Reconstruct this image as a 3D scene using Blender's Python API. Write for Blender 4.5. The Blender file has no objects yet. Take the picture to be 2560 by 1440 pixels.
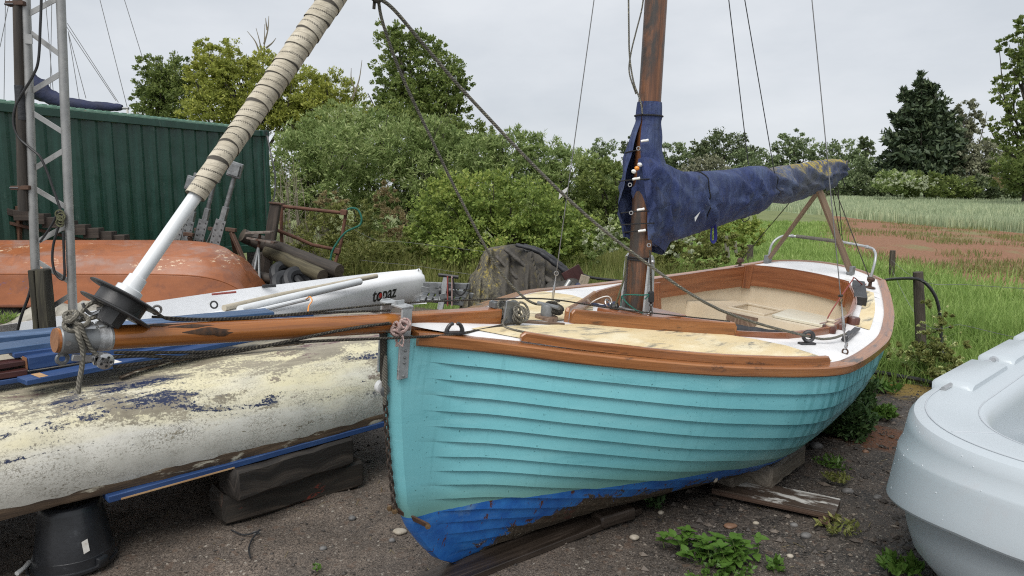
import bpy, math, random
import numpy as np
from mathutils import Vector, Matrix

sc = bpy.context.scene
C = sc.collection
R = math.radians
random.seed(7)
rng = np.random.default_rng(11)

# ------------------------------------------------------------------ camera
FPX, HCAM, PITCH = 1775.0, 1.62, math.atan(235 / 1775)
cam_d = bpy.data.cameras.new('camera')
cam_d.sensor_width = 36
cam_d.lens = 36 * FPX / 2560
cam_d.clip_start, cam_d.clip_end = 0.05, 3000
cam = bpy.data.objects.new('camera', cam_d)
cam.location = (0, 0, HCAM)
cam.rotation_euler = (math.pi / 2 - PITCH, 0, 0)
C.objects.link(cam)
sc.camera = cam

# ------------------------------------------------------------------ light
SUN_EL, SUN_AZ = R(54), R(200)
wd = bpy.data.worlds.new('World')
sc.world = wd
wd.use_nodes = True
wn = wd.node_tree
wn.nodes.clear()
w_out = wn.nodes.new('ShaderNodeOutputWorld')
w_bg = wn.nodes.new('ShaderNodeBackground')
w_sky = wn.nodes.new('ShaderNodeTexSky')
w_sky.sky_type = 'NISHITA'
w_sky.sun_disc = False
w_sky.sun_elevation = SUN_EL
w_sky.sun_rotation = SUN_AZ
w_tc = wn.nodes.new('ShaderNodeTexCoord')
w_map = wn.nodes.new('ShaderNodeMapping')
w_map.inputs['Scale'].default_value = (1.0, 1.0, 2.6)
w_noise = wn.nodes.new('ShaderNodeTexNoise')
w_noise.inputs['Scale'].default_value = 2.4
w_noise.inputs['Detail'].default_value = 8
w_noise.inputs['Roughness'].default_value = 0.55
w_ramp = wn.nodes.new('ShaderNodeValToRGB')
w_ramp.color_ramp.elements[0].position = 0.36
w_ramp.color_ramp.elements[0].color = (5.9, 6.25, 6.7, 1)
w_ramp.color_ramp.elements[1].position = 0.64
w_ramp.color_ramp.elements[1].color = (7.3, 7.55, 7.9, 1)
w_mix = wn.nodes.new('ShaderNodeMix')
w_mix.data_type = 'RGBA'
w_mix.inputs[0].default_value = 0.93          # a closed cloud deck over the clear sky
wn.links.new(w_tc.outputs['Generated'], w_map.inputs['Vector'])
wn.links.new(w_map.outputs[0], w_noise.inputs['Vector'])
wn.links.new(w_noise.outputs['Fac'], w_ramp.inputs['Fac'])
wn.links.new(w_sky.outputs[0], w_mix.inputs[6])
wn.links.new(w_ramp.outputs[0], w_mix.inputs[7])
wn.links.new(w_mix.outputs[2], w_bg.inputs['Color'])
w_bg.inputs['Strength'].default_value = 0.050
wn.links.new(w_bg.outputs[0], w_out.inputs[0])

sun_d = bpy.data.lights.new('sun', 'SUN')
sun_d.energy = 1.5
sun_d.angle = R(40)
sun_d.color = (1.0, 0.97, 0.93)
sun = bpy.data.objects.new('sun', sun_d)
sun.rotation_euler = (R(90) - SUN_EL, 0, math.pi - SUN_AZ)
sun.location = (0, 0, 30)
C.objects.link(sun)

vs = sc.view_settings
vs.view_transform = 'Standard'
vs.look = 'None'
vs.exposure = 1.15
vs.gamma = 1.0
vs.use_curve_mapping = False
sc.cycles.max_bounces = 8
sc.cycles.transparent_max_bounces = 8
sc.cycles.use_denoising = False
sc.cycles.filter_width = 1.15

# ------------------------------------------------------------------ photograph -> place
_F = np.array([0, math.cos(PITCH), -math.sin(PITCH)])
_U = np.array([0, math.sin(PITCH), math.cos(PITCH)])
_O = np.array([0, 0, HCAM])
def ray(px, py):
    return _F + np.array([(px - 1280) / FPX, 0, 0]) + _U * (720 - py) / FPX
def PY(px, py, Y):
    """point seen at a pixel of the photograph, Y metres down the view"""
    d = ray(px, py); return _O + d * (Y / d[1])
def PZ(px, py, z=0.0):
    """point seen at a pixel, on the level z"""
    d = ray(px, py); return _O + d * ((z - HCAM) / d[2])
def V(*a): return np.array(a, float)
def unit(v): v = np.asarray(v, float); return v / (np.linalg.norm(v) + 1e-12)

# ------------------------------------------------------------------ mesh builder
def frames(pts, up=None):
    pts = np.asarray(pts, float)
    T = np.gradient(pts, axis=0) if len(pts) > 1 else np.array([[0, 0, 1.0]])
    T /= np.linalg.norm(T, axis=1)[:, None] + 1e-12
    u0 = np.array(up if up is not None else (0, 0, 1.0), float)
    if abs(u0 @ T[0]) > 0.95: u0 = np.array([1.0, 0, 0])
    N = []
    n = u0 - (u0 @ T[0]) * T[0]; n /= np.linalg.norm(n)
    for t in T:
        n = n - (n @ t) * t; n = n / (np.linalg.norm(n) + 1e-12); N.append(n)
    N = np.array(N)
    return T, N, np.cross(T, N)

def smooth_path(pts, n=8):
    """Catmull-Rom through the points"""
    p = np.asarray(pts, float)
    if len(p) < 3: return np.array([p[0] + (p[-1] - p[0]) * k / n for k in range(n + 1)])
    q = np.vstack([2 * p[0] - p[1], p, 2 * p[-1] - p[-2]])
    out = []
    for i in range(1, len(q) - 2):
        for k in range(n):
            t = k / n
            a, b, c, d = q[i - 1], q[i], q[i + 1], q[i + 2]
            out.append(0.5 * ((2 * b) + (c - a) * t + (2 * a - 5 * b + 4 * c - d) * t * t + (-a + 3 * b - 3 * c + d) * t ** 3))
    out.append(p[-1])
    return np.array(out)

class MB:
    def __init__(s): s.v = []; s.f = []; s.uv = []
    def add(s, verts, faces, uvs=None):
        o = len(s.v)
        s.v += [tuple(map(float, x)) for x in verts]
        s.uv += [tuple(map(float, x)) for x in uvs] if uvs is not None else [(0.0, 0.0)] * len(verts)
        s.f += [tuple(i + o for i in f) for f in faces]
        return s
    def loft(s, rings, closed=True, caps=True, us=None, flip=False):
        """rings: list of equal-length point rings"""
        n = len(rings[0]); vs_, fs, uv = [], [], []
        u = 0.0
        for i, r in enumerate(rings):
            r = np.asarray(r, float)
            if i: u += float(np.linalg.norm(r.mean(0) - np.asarray(rings[i - 1]).mean(0)))
            w = 0.0
            for j in range(n):
                if j: w += float(np.linalg.norm(r[j] - r[j - 1]))
                vs_.append(r[j]); uv.append((us[i] if us is not None else u, w))
        m = n if closed else n - 1
        for i in range(len(rings) - 1):
            for j in range(m):
                k = (j + 1) % n
                q = (i * n + j, i * n + k, (i + 1) * n + k, (i + 1) * n + j)
                fs.append(q[::-1] if flip else q)
        if caps and closed:
            a = tuple(range(n)); b = tuple(range((len(rings) - 1) * n, len(rings) * n))
            fs.append(a if flip else a[::-1]); fs.append(b[::-1] if flip else b)
        return s.add(vs_, fs, uv)
    def tube(s, pts, r, n=8, caps=True, flat=1.0, up=None):
        pts = np.asarray(pts, float)
        T, N, B = frames(pts, up)
        r = np.broadcast_to(np.asarray(r, float), (len(pts),))
        a = np.linspace(0, 2 * math.pi, n, endpoint=False)
        return s.loft([p + rr * (np.outer(np.cos(a), nn) * flat + np.outer(np.sin(a), bb)) for p, nn, bb, rr in zip(pts, N, B, r)], caps=caps)
    def rod(s, a, b, r, n=8):
        return s.tube([a, b], r, n)
    def beam(s, a, b, w, h, up=(0, 0, 1), ch=None, seg=1, jit=0.0):
        """a chamfered bar from a to b; w across, h along up"""
        a, b = np.asarray(a, float), np.asarray(b, float)
        t = unit(b - a); u = np.array(up, float); u = unit(u - (u @ t) * t) if abs(unit(u) @ t) < 0.98 else unit(np.cross(t, (1.0, 0.3, 0))); x = np.cross(t, u)
        c = min(w, h) * 0.12 if ch is None else ch
        def ring(p, k=1.0, dw=0, dh=0):
            ww, hh = w / 2 * 1.0 + dw, h / 2 + dh
            ww -= c * (1 - k); hh -= c * (1 - k)
            cc = c * 0.8
            P = [(-ww, -hh + cc), (-ww, hh - cc), (-ww + cc, hh), (ww - cc, hh), (ww, hh - cc), (ww, -hh + cc), (ww - cc, -hh), (-ww + cc, -hh)]
            return [p + x * q[0] + u * q[1] for q in P]
        Ln = np.linalg.norm(b - a)
        rings = [ring(a, 0.0)]
        for k in range(seg + 1):
            f = k / seg
            p = a + (b - a) * f
            if k == 0: p = a + t * min(c, Ln * .2)
            if k == seg: p = b - t * min(c, Ln * .2)
            rings.append(ring(p, 1.0, random.uniform(-jit, jit), random.uniform(-jit, jit)))
        rings.append(ring(b, 0.0))
        return s.loft(rings, flip=True)
    def box(s, c, x, y, z, ch=0.004, ax=(1, 0, 0), up=(0, 0, 1)):
        """box by centre, size and the direction of its long axis"""
        a = unit(ax); c = np.asarray(c, float)
        return s.beam(c - a * x / 2, c + a * x / 2, y, z, up=up, ch=ch)
    def lathe(s, base, axis, prof, n=24, caps=True):
        base = np.asarray(base, float); ax = unit(axis)
        u = unit(np.cross(ax, (0, 0, 1.0) if abs(ax[2]) < .9 else (1.0, 0, 0))); w = np.cross(ax, u)
        a = np.linspace(0, 2 * math.pi, n, endpoint=False)
        return s.loft([base + ax * d + r * (np.outer(np.cos(a), u) + np.outer(np.sin(a), w)) for d, r in prof], caps=caps)
    def torus(s, c, axis, R_, r, n=20, m=8, a0=0.0, a1=2 * math.pi):
        ax = unit(axis); u = unit(np.cross(ax, (0, 0, 1.0) if abs(ax[2]) < .9 else (1.0, 0, 0))); w = np.cross(ax, u)
        full = abs(a1 - a0 - 2 * math.pi) < 1e-6
        an = np.linspace(a0, a1, n + 1)
        pts = [np.asarray(c, float) + R_ * (math.cos(t) * u + math.sin(t) * w) for t in an]
        b = np.linspace(0, 2 * math.pi, m, endpoint=False)
        rings = [p + r * (np.outer(np.cos(b), unit(p - np.asarray(c, float))) + np.outer(np.sin(b), ax)) for p in pts]
        return s.loft(rings, caps=not full)
    def sheet(s, grid, uvs=None, flip=False, thick=0.0):
        """grid[i][j] of points"""
        g = np.asarray(grid, float); n, m = g.shape[:2]
        vs_ = g.reshape(-1, 3)
        if uvs is None:
            uvs = [(np.linalg.norm(g[i, 0] - g[0, 0]), np.linalg.norm(g[i, j] - g[i, 0])) for i in range(n) for j in range(m)]
        fs = []
        for i in range(n - 1):
            for j in range(m - 1):
                q = (i * m + j, i * m + j + 1, (i + 1) * m + j + 1, (i + 1) * m + j)
                fs.append(q[::-1] if flip else q)
        return s.add(vs_, fs, uvs)

def mesh_of(mb, off=(0, 0, 0), mat=None, angle=35, name='mesh'):
    me = bpy.data.meshes.new(name)
    v = np.asarray(mb.v, float) - np.asarray(off, float)
    me.from_pydata(v.tolist(), [], mb.f)
    if any(u != (0.0, 0.0) for u in mb.uv[:50]):
        uvl = me.uv_layers.new(name='UVMap')
        li = np.empty(len(me.loops), dtype=np.int32); me.loops.foreach_get('vertex_index', li)
        uvl.data.foreach_set('uv', np.asarray(mb.uv, np.float32)[li].ravel())
    me.polygons.foreach_set('use_smooth', np.ones(len(me.polygons), dtype=bool))
    if angle is not None and angle < 180: me.set_sharp_from_angle(angle=R(angle))
    if mat: me.materials.append(mat)
    me.update()
    return me

def big_mesh(v, f, mat, name, smooth=False):
    """numpy vertices (n,3) and faces (m,k)"""
    v = np.asarray(v, np.float32); f = np.asarray(f, np.int32)
    me = bpy.data.meshes.new(name)
    k = f.shape[1]
    me.vertices.add(len(v)); me.vertices.foreach_set('co', v.ravel())
    me.loops.add(f.size); me.loops.foreach_set('vertex_index', f.ravel())
    me.polygons.add(len(f))
    me.polygons.foreach_set('loop_start', np.arange(0, f.size, k, dtype=np.int32))
    me.polygons.foreach_set('loop_total', np.full(len(f), k, dtype=np.int32))
    me.polygons.foreach_set('use_smooth', np.full(len(f), smooth, dtype=bool))
    me.materials.append(mat)
    me.update(calc_edges=True)
    return me

LOC = {}
def tag(o, label, cat, group=None, kind=None):
    o['label'] = label; o['category'] = cat
    if group: o['group'] = group
    if kind: o['kind'] = kind
    return o
def thing(name, label, cat, loc, group=None):
    o = bpy.data.objects.new(name, None); o.location = tuple(map(float, loc)); o.empty_display_size = .1
    C.objects.link(o); LOC[o.name] = np.asarray(loc, float)
    return tag(o, label, cat, group)
def part(name, mb, mat, parent, angle=35, label=None, mod=None):
    off = LOC[parent.name]
    o = bpy.data.objects.new(name, mesh_of(mb, off, mat, angle, name) if isinstance(mb, MB) else mb)
    C.objects.link(o); o.parent = parent; LOC[o.name] = off
    if label: o['label'] = label
    return o
def single(name, label, cat, mb, mat, loc=None, group=None, angle=35):
    """a thing that is one mesh, its origin at its base"""
    v = np.asarray(mb.v)
    if loc is None: loc = np.array([v[:, 0].mean(), v[:, 1].mean(), v[:, 2].min()])
    o = bpy.data.objects.new(name, mesh_of(mb, loc, mat, angle, name))
    o.location = tuple(map(float, loc)); C.objects.link(o); LOC[o.name] = np.asarray(loc, float)
    return tag(o, label, cat, group)
def setting(name, me_or_mb, mat=None, kind='structure', angle=60):
    me = mesh_of(me_or_mb, (0, 0, 0), mat, angle, name) if isinstance(me_or_mb, MB) else me_or_mb
    o = bpy.data.objects.new(name, me); C.objects.link(o); o['kind'] = kind; LOC[o.name] = np.zeros(3)
    return o
def copy_tree(o, parent=None):
    c = o.copy(); C.objects.link(c)
    if parent is not None: c.parent = parent
    LOC[c.name] = LOC.get(o.name, np.zeros(3))
    for ch in list(o.children): copy_tree(ch, c)
    return c

# ------------------------------------------------------------------ materials
class Mat:
    """small helper round one node tree"""
    def __init__(s, name):
        s.m = bpy.data.materials.new(name); s.m.use_nodes = True
        s.t = s.m.node_tree; s.b = s.t.nodes['Principled BSDF']; s.o = s.t.nodes['Material Output']
    def n(s, kind, **kw):
        x = s.t.nodes.new(kind)
        for k, v in kw.items(): setattr(x, k, v)
        return x
    def put(s, sock, v):
        if v is None: return
        if hasattr(v, 'links'): s.t.links.new(v, sock)
        elif isinstance(v, (tuple, list)) and len(v) == 3 and sock.type == 'RGBA': sock.default_value = (*v, 1)
        else: sock.default_value = v
    def pos(s): return s.n('ShaderNodeNewGeometry').outputs['Position']
    def uv(s): return s.n('ShaderNodeUVMap').outputs[0]
    def obj(s): return s.n('ShaderNodeTexCoord').outputs['Object']
    def rnd(s): return s.n('ShaderNodeObjectInfo').outputs['Random']
    def scale(s, vec, sc3, loc=None):
        x = s.n('ShaderNodeMapping'); s.put(x.inputs[0], vec); x.inputs['Scale'].default_value = sc3
        if loc is not None: s.put(x.inputs['Location'], loc)
        return x.outputs[0]
    def noise(s, vec, scale=5, detail=4, rough=.55, dist=0.0):
        x = s.n('ShaderNodeTexNoise'); s.put(x.inputs['Vector'], vec)
        x.inputs['Scale'].default_value = scale; x.inputs['Detail'].default_value = detail
        x.inputs['Roughness'].default_value = rough; x.inputs['Distortion'].default_value = dist
        return x.outputs[0]
    def voro(s, vec, scale=5, feature='F1', out=0):
        x = s.n('ShaderNodeTexVoronoi', feature=feature); s.put(x.inputs['Vector'], vec); x.inputs['Scale'].default_value = scale
        return x.outputs[out]
    def ramp(s, fac, stops, interp='LINEAR'):
        x = s.n('ShaderNodeValToRGB'); s.put(x.inputs[0], fac); r = x.color_ramp; r.interpolation = interp
        while len(r.elements) < len(stops): r.elements.new(.5)
        for e, (p, c) in zip(r.elements, stops):
            e.position = p; e.color = (*c, 1) if isinstance(c, (tuple, list)) else (c, c, c, 1)
        return x.outputs[0]
    def mix(s, f, a, b, mode='MIX'):
        x = s.n('ShaderNodeMix', data_type='RGBA', blend_type=mode)
        s.put(x.inputs[0], f); s.put(x.inputs[6], a); s.put(x.inputs[7], b); return x.outputs[2]
    def math(s, op, a, b=0.0, c=None):
        x = s.n('ShaderNodeMath', operation=op); s.put(x.inputs[0], a); s.put(x.inputs[1], b)
        if c is not None: s.put(x.inputs[2], c)
        return x.outputs[0]
    def xyz(s, vec):
        x = s.n('ShaderNodeSeparateXYZ'); s.put(x.inputs[0], vec); return x.outputs
    def bump(s, h, strength=.3, dist=.01, prev=None):
        x = s.n('ShaderNodeBump'); x.inputs['Strength'].default_value = strength; x.inputs['Distance'].default_value = dist
        s.put(x.inputs['Height'], h); s.put(x.inputs['Normal'], prev); return x.outputs[0]
    def out(s, col=None, rough=None, metal=None, normal=None, coat=None, spec=None):
        s.put(s.b.inputs['Base Color'], col); s.put(s.b.inputs['Roughness'], rough); s.put(s.b.inputs['Metallic'], metal)
        s.put(s.b.inputs['Normal'], normal)
        if coat: s.b.inputs['Coat Weight'].default_value = coat; s.b.inputs['Coat Roughness'].default_value = .12
        if spec is not None: s.put(s.b.inputs['Specular IOR Level'], spec)
        return s.m

def plain(name, c1, c2, scale=6, rough=.6, metal=0.0, bump=.15, bscale=60, bdist=.003, stretch=(1, 1, 1), use='pos', spots=(), coat=None, spec=None):
    m = Mat(name)
    src = {'pos': m.pos, 'uv': m.uv, 'obj': m.obj}[use]()
    if use == 'uv':
        cmb = m.n('ShaderNodeCombineXYZ'); m.put(cmb.inputs[0], m.math('MULTIPLY', m.rnd(), 37.0)); m.put(cmb.inputs[1], m.math('MULTIPLY', m.rnd(), 91.0))
        v = m.scale(src, stretch, cmb.outputs[0])
    else: v = m.scale(src, stretch)
    f = m.ramp(m.noise(v, scale, 6, .6), [(.32, 0.0), (.68, 1.0)])
    col = m.mix(f, c1, c2)
    for (c, ssc, lo, hi) in spots:
        k = m.ramp(m.noise(v, ssc, 8, .65, .2), [(lo, 0.0), (hi, 1.0)])
        col = m.mix(k, col, c)
    nrm = m.bump(m.noise(v, bscale, 5, .6), bump, bdist)
    return m.out(col, m.math('ADD', m.math('MULTIPLY', f, .12), rough - .06), metal, nrm, coat, spec)

def wood(name, c1, c2, c3, grain=(2.2, 42, 42), rough=.5, spots=(), coat=None, bump=.25, knots=True):
    """planks: grain runs along u"""
    m = Mat(name)
    cmb = m.n('ShaderNodeCombineXYZ'); m.put(cmb.inputs[0], m.math('MULTIPLY', m.rnd(), 37.0)); m.put(cmb.inputs[1], m.math('MULTIPLY', m.rnd(), 91.0))
    u = m.scale(m.uv(), (1, 1, 1), cmb.outputs[0])
    g = m.scale(u, grain)
    gr = m.noise(g, 1.0, 6, .6, .6)
    fine = m.noise(m.scale(u, (grain[0] * 2.5, grain[1] * 5, 1)), 1.0, 4, .7)
    col = m.ramp(gr, [(.25, c1), (.5, c2), (.75, c3)])
    col = m.mix(m.math('MULTIPLY', m.ramp(fine, [(.45, 0.0), (.75, 1.0)]), .45), col, tuple(x * .5 for x in c1))
    for (c, ssc, lo, hi) in spots:
        k = m.ramp(m.noise(m.scale(u, (1, 3.5, 1)), ssc, 8, .68, .4), [(lo, 0.0), (hi, 1.0)])
        col = m.mix(k, col, c)
    nrm = m.bump(m.math('ADD', gr, fine), bump, .0025)
    return m.out(col, m.math('ADD', m.math('MULTIPLY', gr, .25), rough - .1), 0.0, nrm, coat)
# ------------------------------------------------------------------ the materials
def mat_hull(mud=False):
    m = Mat('hull_paint' if not mud else 'hull_mud')
    uv = m.uv(); p = m.pos(); s, z, _ = m.xyz(uv)
    big = m.noise(p, 2.2, 5, .6); fine = m.noise(p, 26, 6, .65)
    turq = m.mix(m.ramp(big, [(.3, 0.0), (.7, 1.0)]), (.165, .470, .520), (.215, .550, .595))
    # chalky scuffs, drips and damp streaks
    st = m.noise(m.scale(uv, (17, 1.3, 1)), 1.0, 5, .6, .3)
    turq = m.mix(m.math('MULTIPLY', m.ramp(st, [(.62, 0.0), (.72, 1.0)]), .22), turq, (.060, .235, .250))
    ch = m.noise(m.scale(uv, (3, 16, 1)), 1.0, 7, .7, .3)
    turq = m.mix(m.math('MULTIPLY', m.ramp(ch, [(.52, 0.0), (.72, 1.0)]), .5), turq, (.27, .60, .64))
    sc2 = m.noise(m.scale(uv, (2.2, 7, 1), (3, 7, 0)), 1.0, 9, .75, .8)
    turq = m.mix(m.math('MULTIPLY', m.ramp(sc2, [(.56, 0.0), (.66, 1.0)]), .38), turq, (.095, .33, .37))
    dp = m.math('MULTIPLY', m.ramp(m.noise(m.scale(uv, (55, 2.5, 1)), 1.0, 3, .5), [(.62, 0.0), (.66, 1.0)]), m.ramp(m.math('ADD', z, 1.0), [(.72, 0.0), (.90, .22)]))
    turq = m.mix(dp, turq, (.06, .22, .24))
    turq = m.mix(m.ramp(m.noise(p, 75, 3, .5), [(.695, 0.0), (.72, .8)]), turq, (.045, .16, .17))
    # drip zone near the quarter
    dr = m.math('MULTIPLY', m.ramp(m.noise(m.scale(uv, (34, 1.6, 1)), 1.0, 4, .6), [(.50, 0.0), (.58, 1.0)]), m.ramp(s, [(.0, 0.0)] and [(.55, 0.0), (.66, 1.0)]))
    sN = m.math('DIVIDE', s, 4.7)
    dr = m.math('MULTIPLY', m.ramp(m.noise(m.scale(uv, (30, 1.3, 1)), 1.0, 4, .6), [(.48, 0.0), (.56, .85)]), m.ramp(sN, [(.36, 0.0), (.46, 1.0)]))
    turq = m.mix(dr, turq, (.050, .225, .235))
    # green scum just above the boot line
    zn = m.math('ADD', z, m.math('MULTIPLY', m.math('SUBTRACT', big, .5), .05))
    scum = m.math('MULTIPLY', m.ramp(m.math('ADD', m.math('MULTIPLY', zn, 1.0), 1.0), [(.25, 1.0), (.38, 0.0)]), .55)
    turq = m.mix(scum, turq, (.135, .235, .150))
    # blue antifouling below
    wl = m.math('LESS_THAN', m.math('ADD', z, m.math('MULTIPLY', m.math('SUBTRACT', fine, .5), .008)), -.765)
    blue = m.mix(m.ramp(m.noise(p, 9, 7, .7), [(.35, 0.0), (.65, 1.0)]), (.012, .100, .39), (.032, .195, .56))
    blue = m.mix(m.math('MULTIPLY', m.ramp(m.noise(m.scale(uv, (4, 22, 1)), 1, 6, .7), [(.56, 0.0), (.72, 1.0)]), .5), blue, (.13, .28, .52))
    blue = m.mix(m.math('MULTIPLY', m.ramp(m.noise(m.scale(uv, (5, 6, 1), (2, 1, 0)), 1, 6, .65), [(.58, 0.0), (.70, .7)]), m.ramp(m.math('DIVIDE', s, 4.7), [(.08, 1.0), (.16, 0.0)])), blue, (.16, .29, .42))
    col = m.mix(wl, turq, blue)
    # mud and bare timber lower still, ragged edge
    mz = m.math('ADD', m.math('ADD', m.math('MULTIPLY', m.noise(m.scale(uv, (5, 8, 1)), 1.0, 9, .76, .8), .58), m.math('MULTIPLY', fine, .05)), m.math('ADD', z, m.math('MULTIPLY', m.ramp(sN, [(0.05, 1.0), (.20, 0.0)]), .30)))
    mudk = m.ramp(m.math('ADD', mz, 1.0), [(.445, 1.0), (.465, 0.0)])
    mudc = m.mix(m.ramp(m.noise(p, 30, 8, .7), [(.3, 0.0), (.7, 1.0)]), (.030, .022, .014), (.115, .085, .055))
    mudc = m.mix(m.ramp(m.noise(p, 120, 4, .6), [(.62, 0.0), (.68, 1.0)]), mudc, (.30, .27, .21))
    col = m.mix(mudk, col, mudc)
    # flaked spots on the bow foot
    fl = m.math('MULTIPLY', m.ramp(m.noise(m.scale(uv, (16, 9, 1)), 1.0, 7, .7, .5), [(.605, 0.0), (.625, 1.0)]), wl)
    col = m.mix(fl, col, (.09, .035, .022))
    if mud: col = mudc
    rough = m.math('ADD', m.math('MULTIPLY', mudk, .5), m.math('ADD', .30, m.math('MULTIPLY', big, .12)))
    h = m.math('ADD', m.math('MULTIPLY', m.noise(p, 14, 4, .5), .6), m.math('MULTIPLY', m.math('MULTIPLY', mudk, m.noise(p, 110, 5, .7)), 2.0))
    return m.out(col, rough, 0.0, m.bump(h, .25, .004))
M_hull = mat_hull(); M_hullmud = mat_hull(True)

def mat_peel():
    m = Mat('peeling_paint'); uv = m.uv(); s, v, _ = m.xyz(uv); p = m.pos()
    n1 = m.noise(m.scale(uv, (1.6, 5.0, 1)), 1.0, 9, .70, .5); n2 = m.noise(m.scale(uv, (3.0, 10, 1), (7, 3, 0)), 1.0, 9, .72, .5)
    n3 = m.noise(m.scale(uv, (1.2, 4.2, 1), (3, 9, 0)), 1.0, 8, .68, .6); f = m.noise(uv, 60, 6, .75)
    fine = m.math('MULTIPLY', m.math('SUBTRACT', f, .5), .30)
    vv = m.math('DIVIDE', v, 1.05)
    base = m.mix(m.ramp(n2, [(.3, 0.0), (.7, 1.0)]), (.16, .138, .098), (.40, .36, .27))      # bare, weathered
    base = m.mix(m.ramp(m.math('ADD', m.noise(m.scale(uv, (1.3, 3.6, 1), (1, 5, 0)), 1.0, 8, .7, .4), fine), [(.55, 0.0), (.60, 1.0)]), base, (.13, .075, .075))  # old maroon primer
    navyk = m.ramp(m.math('ADD', n3, fine), [(.54, 0.0), (.565, 1.0)])
    navyk = m.math('MULTIPLY', navyk, m.ramp(vv, [(.10, .0), (.20, 1.0)]))
    base = m.mix(navyk, base, (.011, .019, .056))
    # top coat: white low down, creamy yellow further up, mostly gone near the keel
    cov = m.math('ADD', m.math('ADD', m.math('MULTIPLY', n1, .55), m.math('MULTIPLY', n2, .45)), m.math('MULTIPLY', fine, 1.1))
    thr = m.math('MULTIPLY', m.ramp(vv, [(.0, .36), (.12, .385), (.24, .415), (.36, .445), (.46, .485), (.58, .53), (1.0, .58)]), 1.0)
    topk = m.math('MULTIPLY', m.math('SUBTRACT', cov, thr), 34.0); topk = m.math('MINIMUM', m.math('MAXIMUM', topk, 0.0), 1.0)
    nh = m.math('ADD', m.noise(m.scale(uv, (1.15, 4.6, 1), (11, 2, 0)), 1.0, 8, .70, .7), fine)
    nh = m.math('MULTIPLY', m.ramp(nh, [(.578, 0.0), (.598, 1.0)]), m.math('MULTIPLY', m.ramp(vv, [(.12, 0.0), (.20, 1.0)]), m.ramp(vv, [(.44, 1.0), (.54, .35)])))
    topk = m.math('MULTIPLY', topk, m.math('SUBTRACT', 1.0, nh)); base = m.mix(nh, base, (.011, .019, .056))
    yel = m.ramp(m.math('ADD', m.math('MULTIPLY', m.noise(m.scale(uv, (1.1, 5, 1), (4, 4, 0)), 1.0, 5, .6), .7), m.math('MULTIPLY', vv, .85)), [(.50, 0.0), (.72, 1.0)])
    top = m.mix(yel, (.61, .595, .535), (.60, .55, .37))
    top = m.mix(m.math('MULTIPLY', m.ramp(m.noise(uv, 8, 7, .7), [(.45, 0.0), (.75, 1.0)]), .55), top, (.33, .32, .27))
    crk = m.ramp(m.voro(m.mix(.35, m.scale(uv, (1, 1.25, 1)), m.noise(uv, 30, 3, .5)) if False else m.scale(uv, (1, 1.2, 1)), 70, 'DISTANCE_TO_EDGE'), [(.0, 1.0), (.10, 0.0)])
    crk2 = m.ramp(m.voro(m.mix(.12, uv, m.n('ShaderNodeTexNoise').outputs[1]), 26, 'DISTANCE_TO_EDGE'), [(.0, .9), (.028, 0.0)])
    ck = m.math('MULTIPLY', m.math('MAXIMUM', m.math('MULTIPLY', crk, .75), crk2), m.ramp(m.noise(m.scale(uv, (1, 2.2, 1)), 3.2, 8, .75), [(.46, 0.0), (.62, 1.0)]))
    top = m.mix(m.math('MULTIPLY', m.ramp(m.noise(uv, 75, 5, .8), [(.53, 0.0), (.60, 1.0)]), m.ramp(m.noise(m.scale(uv, (1, 2.5, 1), (5, 1, 0)), 3, 7, .7), [(.44, 0.0), (.60, .9)])), top, (.20, .18, .135))
    top = m.mix(m.math('MULTIPLY', ck, .8), top, (.16, .14, .105))
    yb = m.math('MULTIPLY', m.ramp(m.noise(m.scale(uv, (2.4, 6, 1), (2, 8, 0)), 1.0, 6, .65), [(.66, 0.0), (.69, 1.0)]), .9)
    top = m.mix(yb, top, (.66, .52, .12))
    col = m.mix(topk, base, top)
    h = m.math('ADD', m.math('MULTIPLY', topk, .7), m.math('SUBTRACT', m.math('MULTIPLY', n2, .3), m.math('MULTIPLY', m.math('MULTIPLY', ck, topk), .5)))
    return m.out(col, m.math('ADD', .45, m.math('MULTIPLY', topk, .12)), 0.0, m.bump(h, .55, .004))
M_peel = mat_peel()

M_varnish = wood('varnished_wood', (.125, .046, .016), (.295, .115, .037), (.41, .18, .065), (1.6, 30, 30), .30, [((.035, .020, .012), 3.2, .57, .66), ((.16, .12, .085), 6, .66, .72)], coat=.4)
M_varnish_pale = wood('weathered_varnish', (.16, .08, .05), (.30, .17, .12), (.42, .29, .22), (1.8, 34, 34), .42, [((.06, .04, .03), 3.0, .62, .72)], coat=.2)
M_mahogany = wood('mahogany', (.125, .038, .015), (.245, .084, .030), (.34, .130, .052), (1.4, 26, 26), .34, coat=.4)
M_spar = wood('oiled_spar', (.15, .042, .010), (.36, .125, .026), (.47, .19, .045), (1.5, 26, 26), .27, [((.030, .018, .012), 2.2, .62, .70)], coat=.6)
M_spar_square = wood('grained_spar', (.10, .030, .010), (.34, .115, .028), (.43, .17, .045), (1.3, 16, 16), .33, [((.026, .018, .013), 2.4, .58, .68)], coat=.4)
M_mast = wood('mast_wood', (.035, .018, .012), (.155, .062, .026), (.27, .115, .050), (1.2, 46, 46), .45, [((.040, .032, .027), 2.0, .47, .60)], coat=.2, bump=.5)
M_blackwood = plain('blackened_wood', (.016, .010, .006), (.10, .042, .014), 60, .6, bump=.6)
M_endgrain = wood('end_grain', (.14, .06, .03), (.24, .11, .05), (.30, .15, .07), (20, 20, 20), .65)
M_oldwood = wood('worn_brown_wood', (.07, .040, .026), (.17, .11, .075), (.30, .23, .17), (3, 40, 40), .6)
M_crutch = wood('grey_brown_timber', (.12, .075, .045), (.21, .14, .09), (.28, .20, .13), (2, 36, 36), .6)
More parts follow.
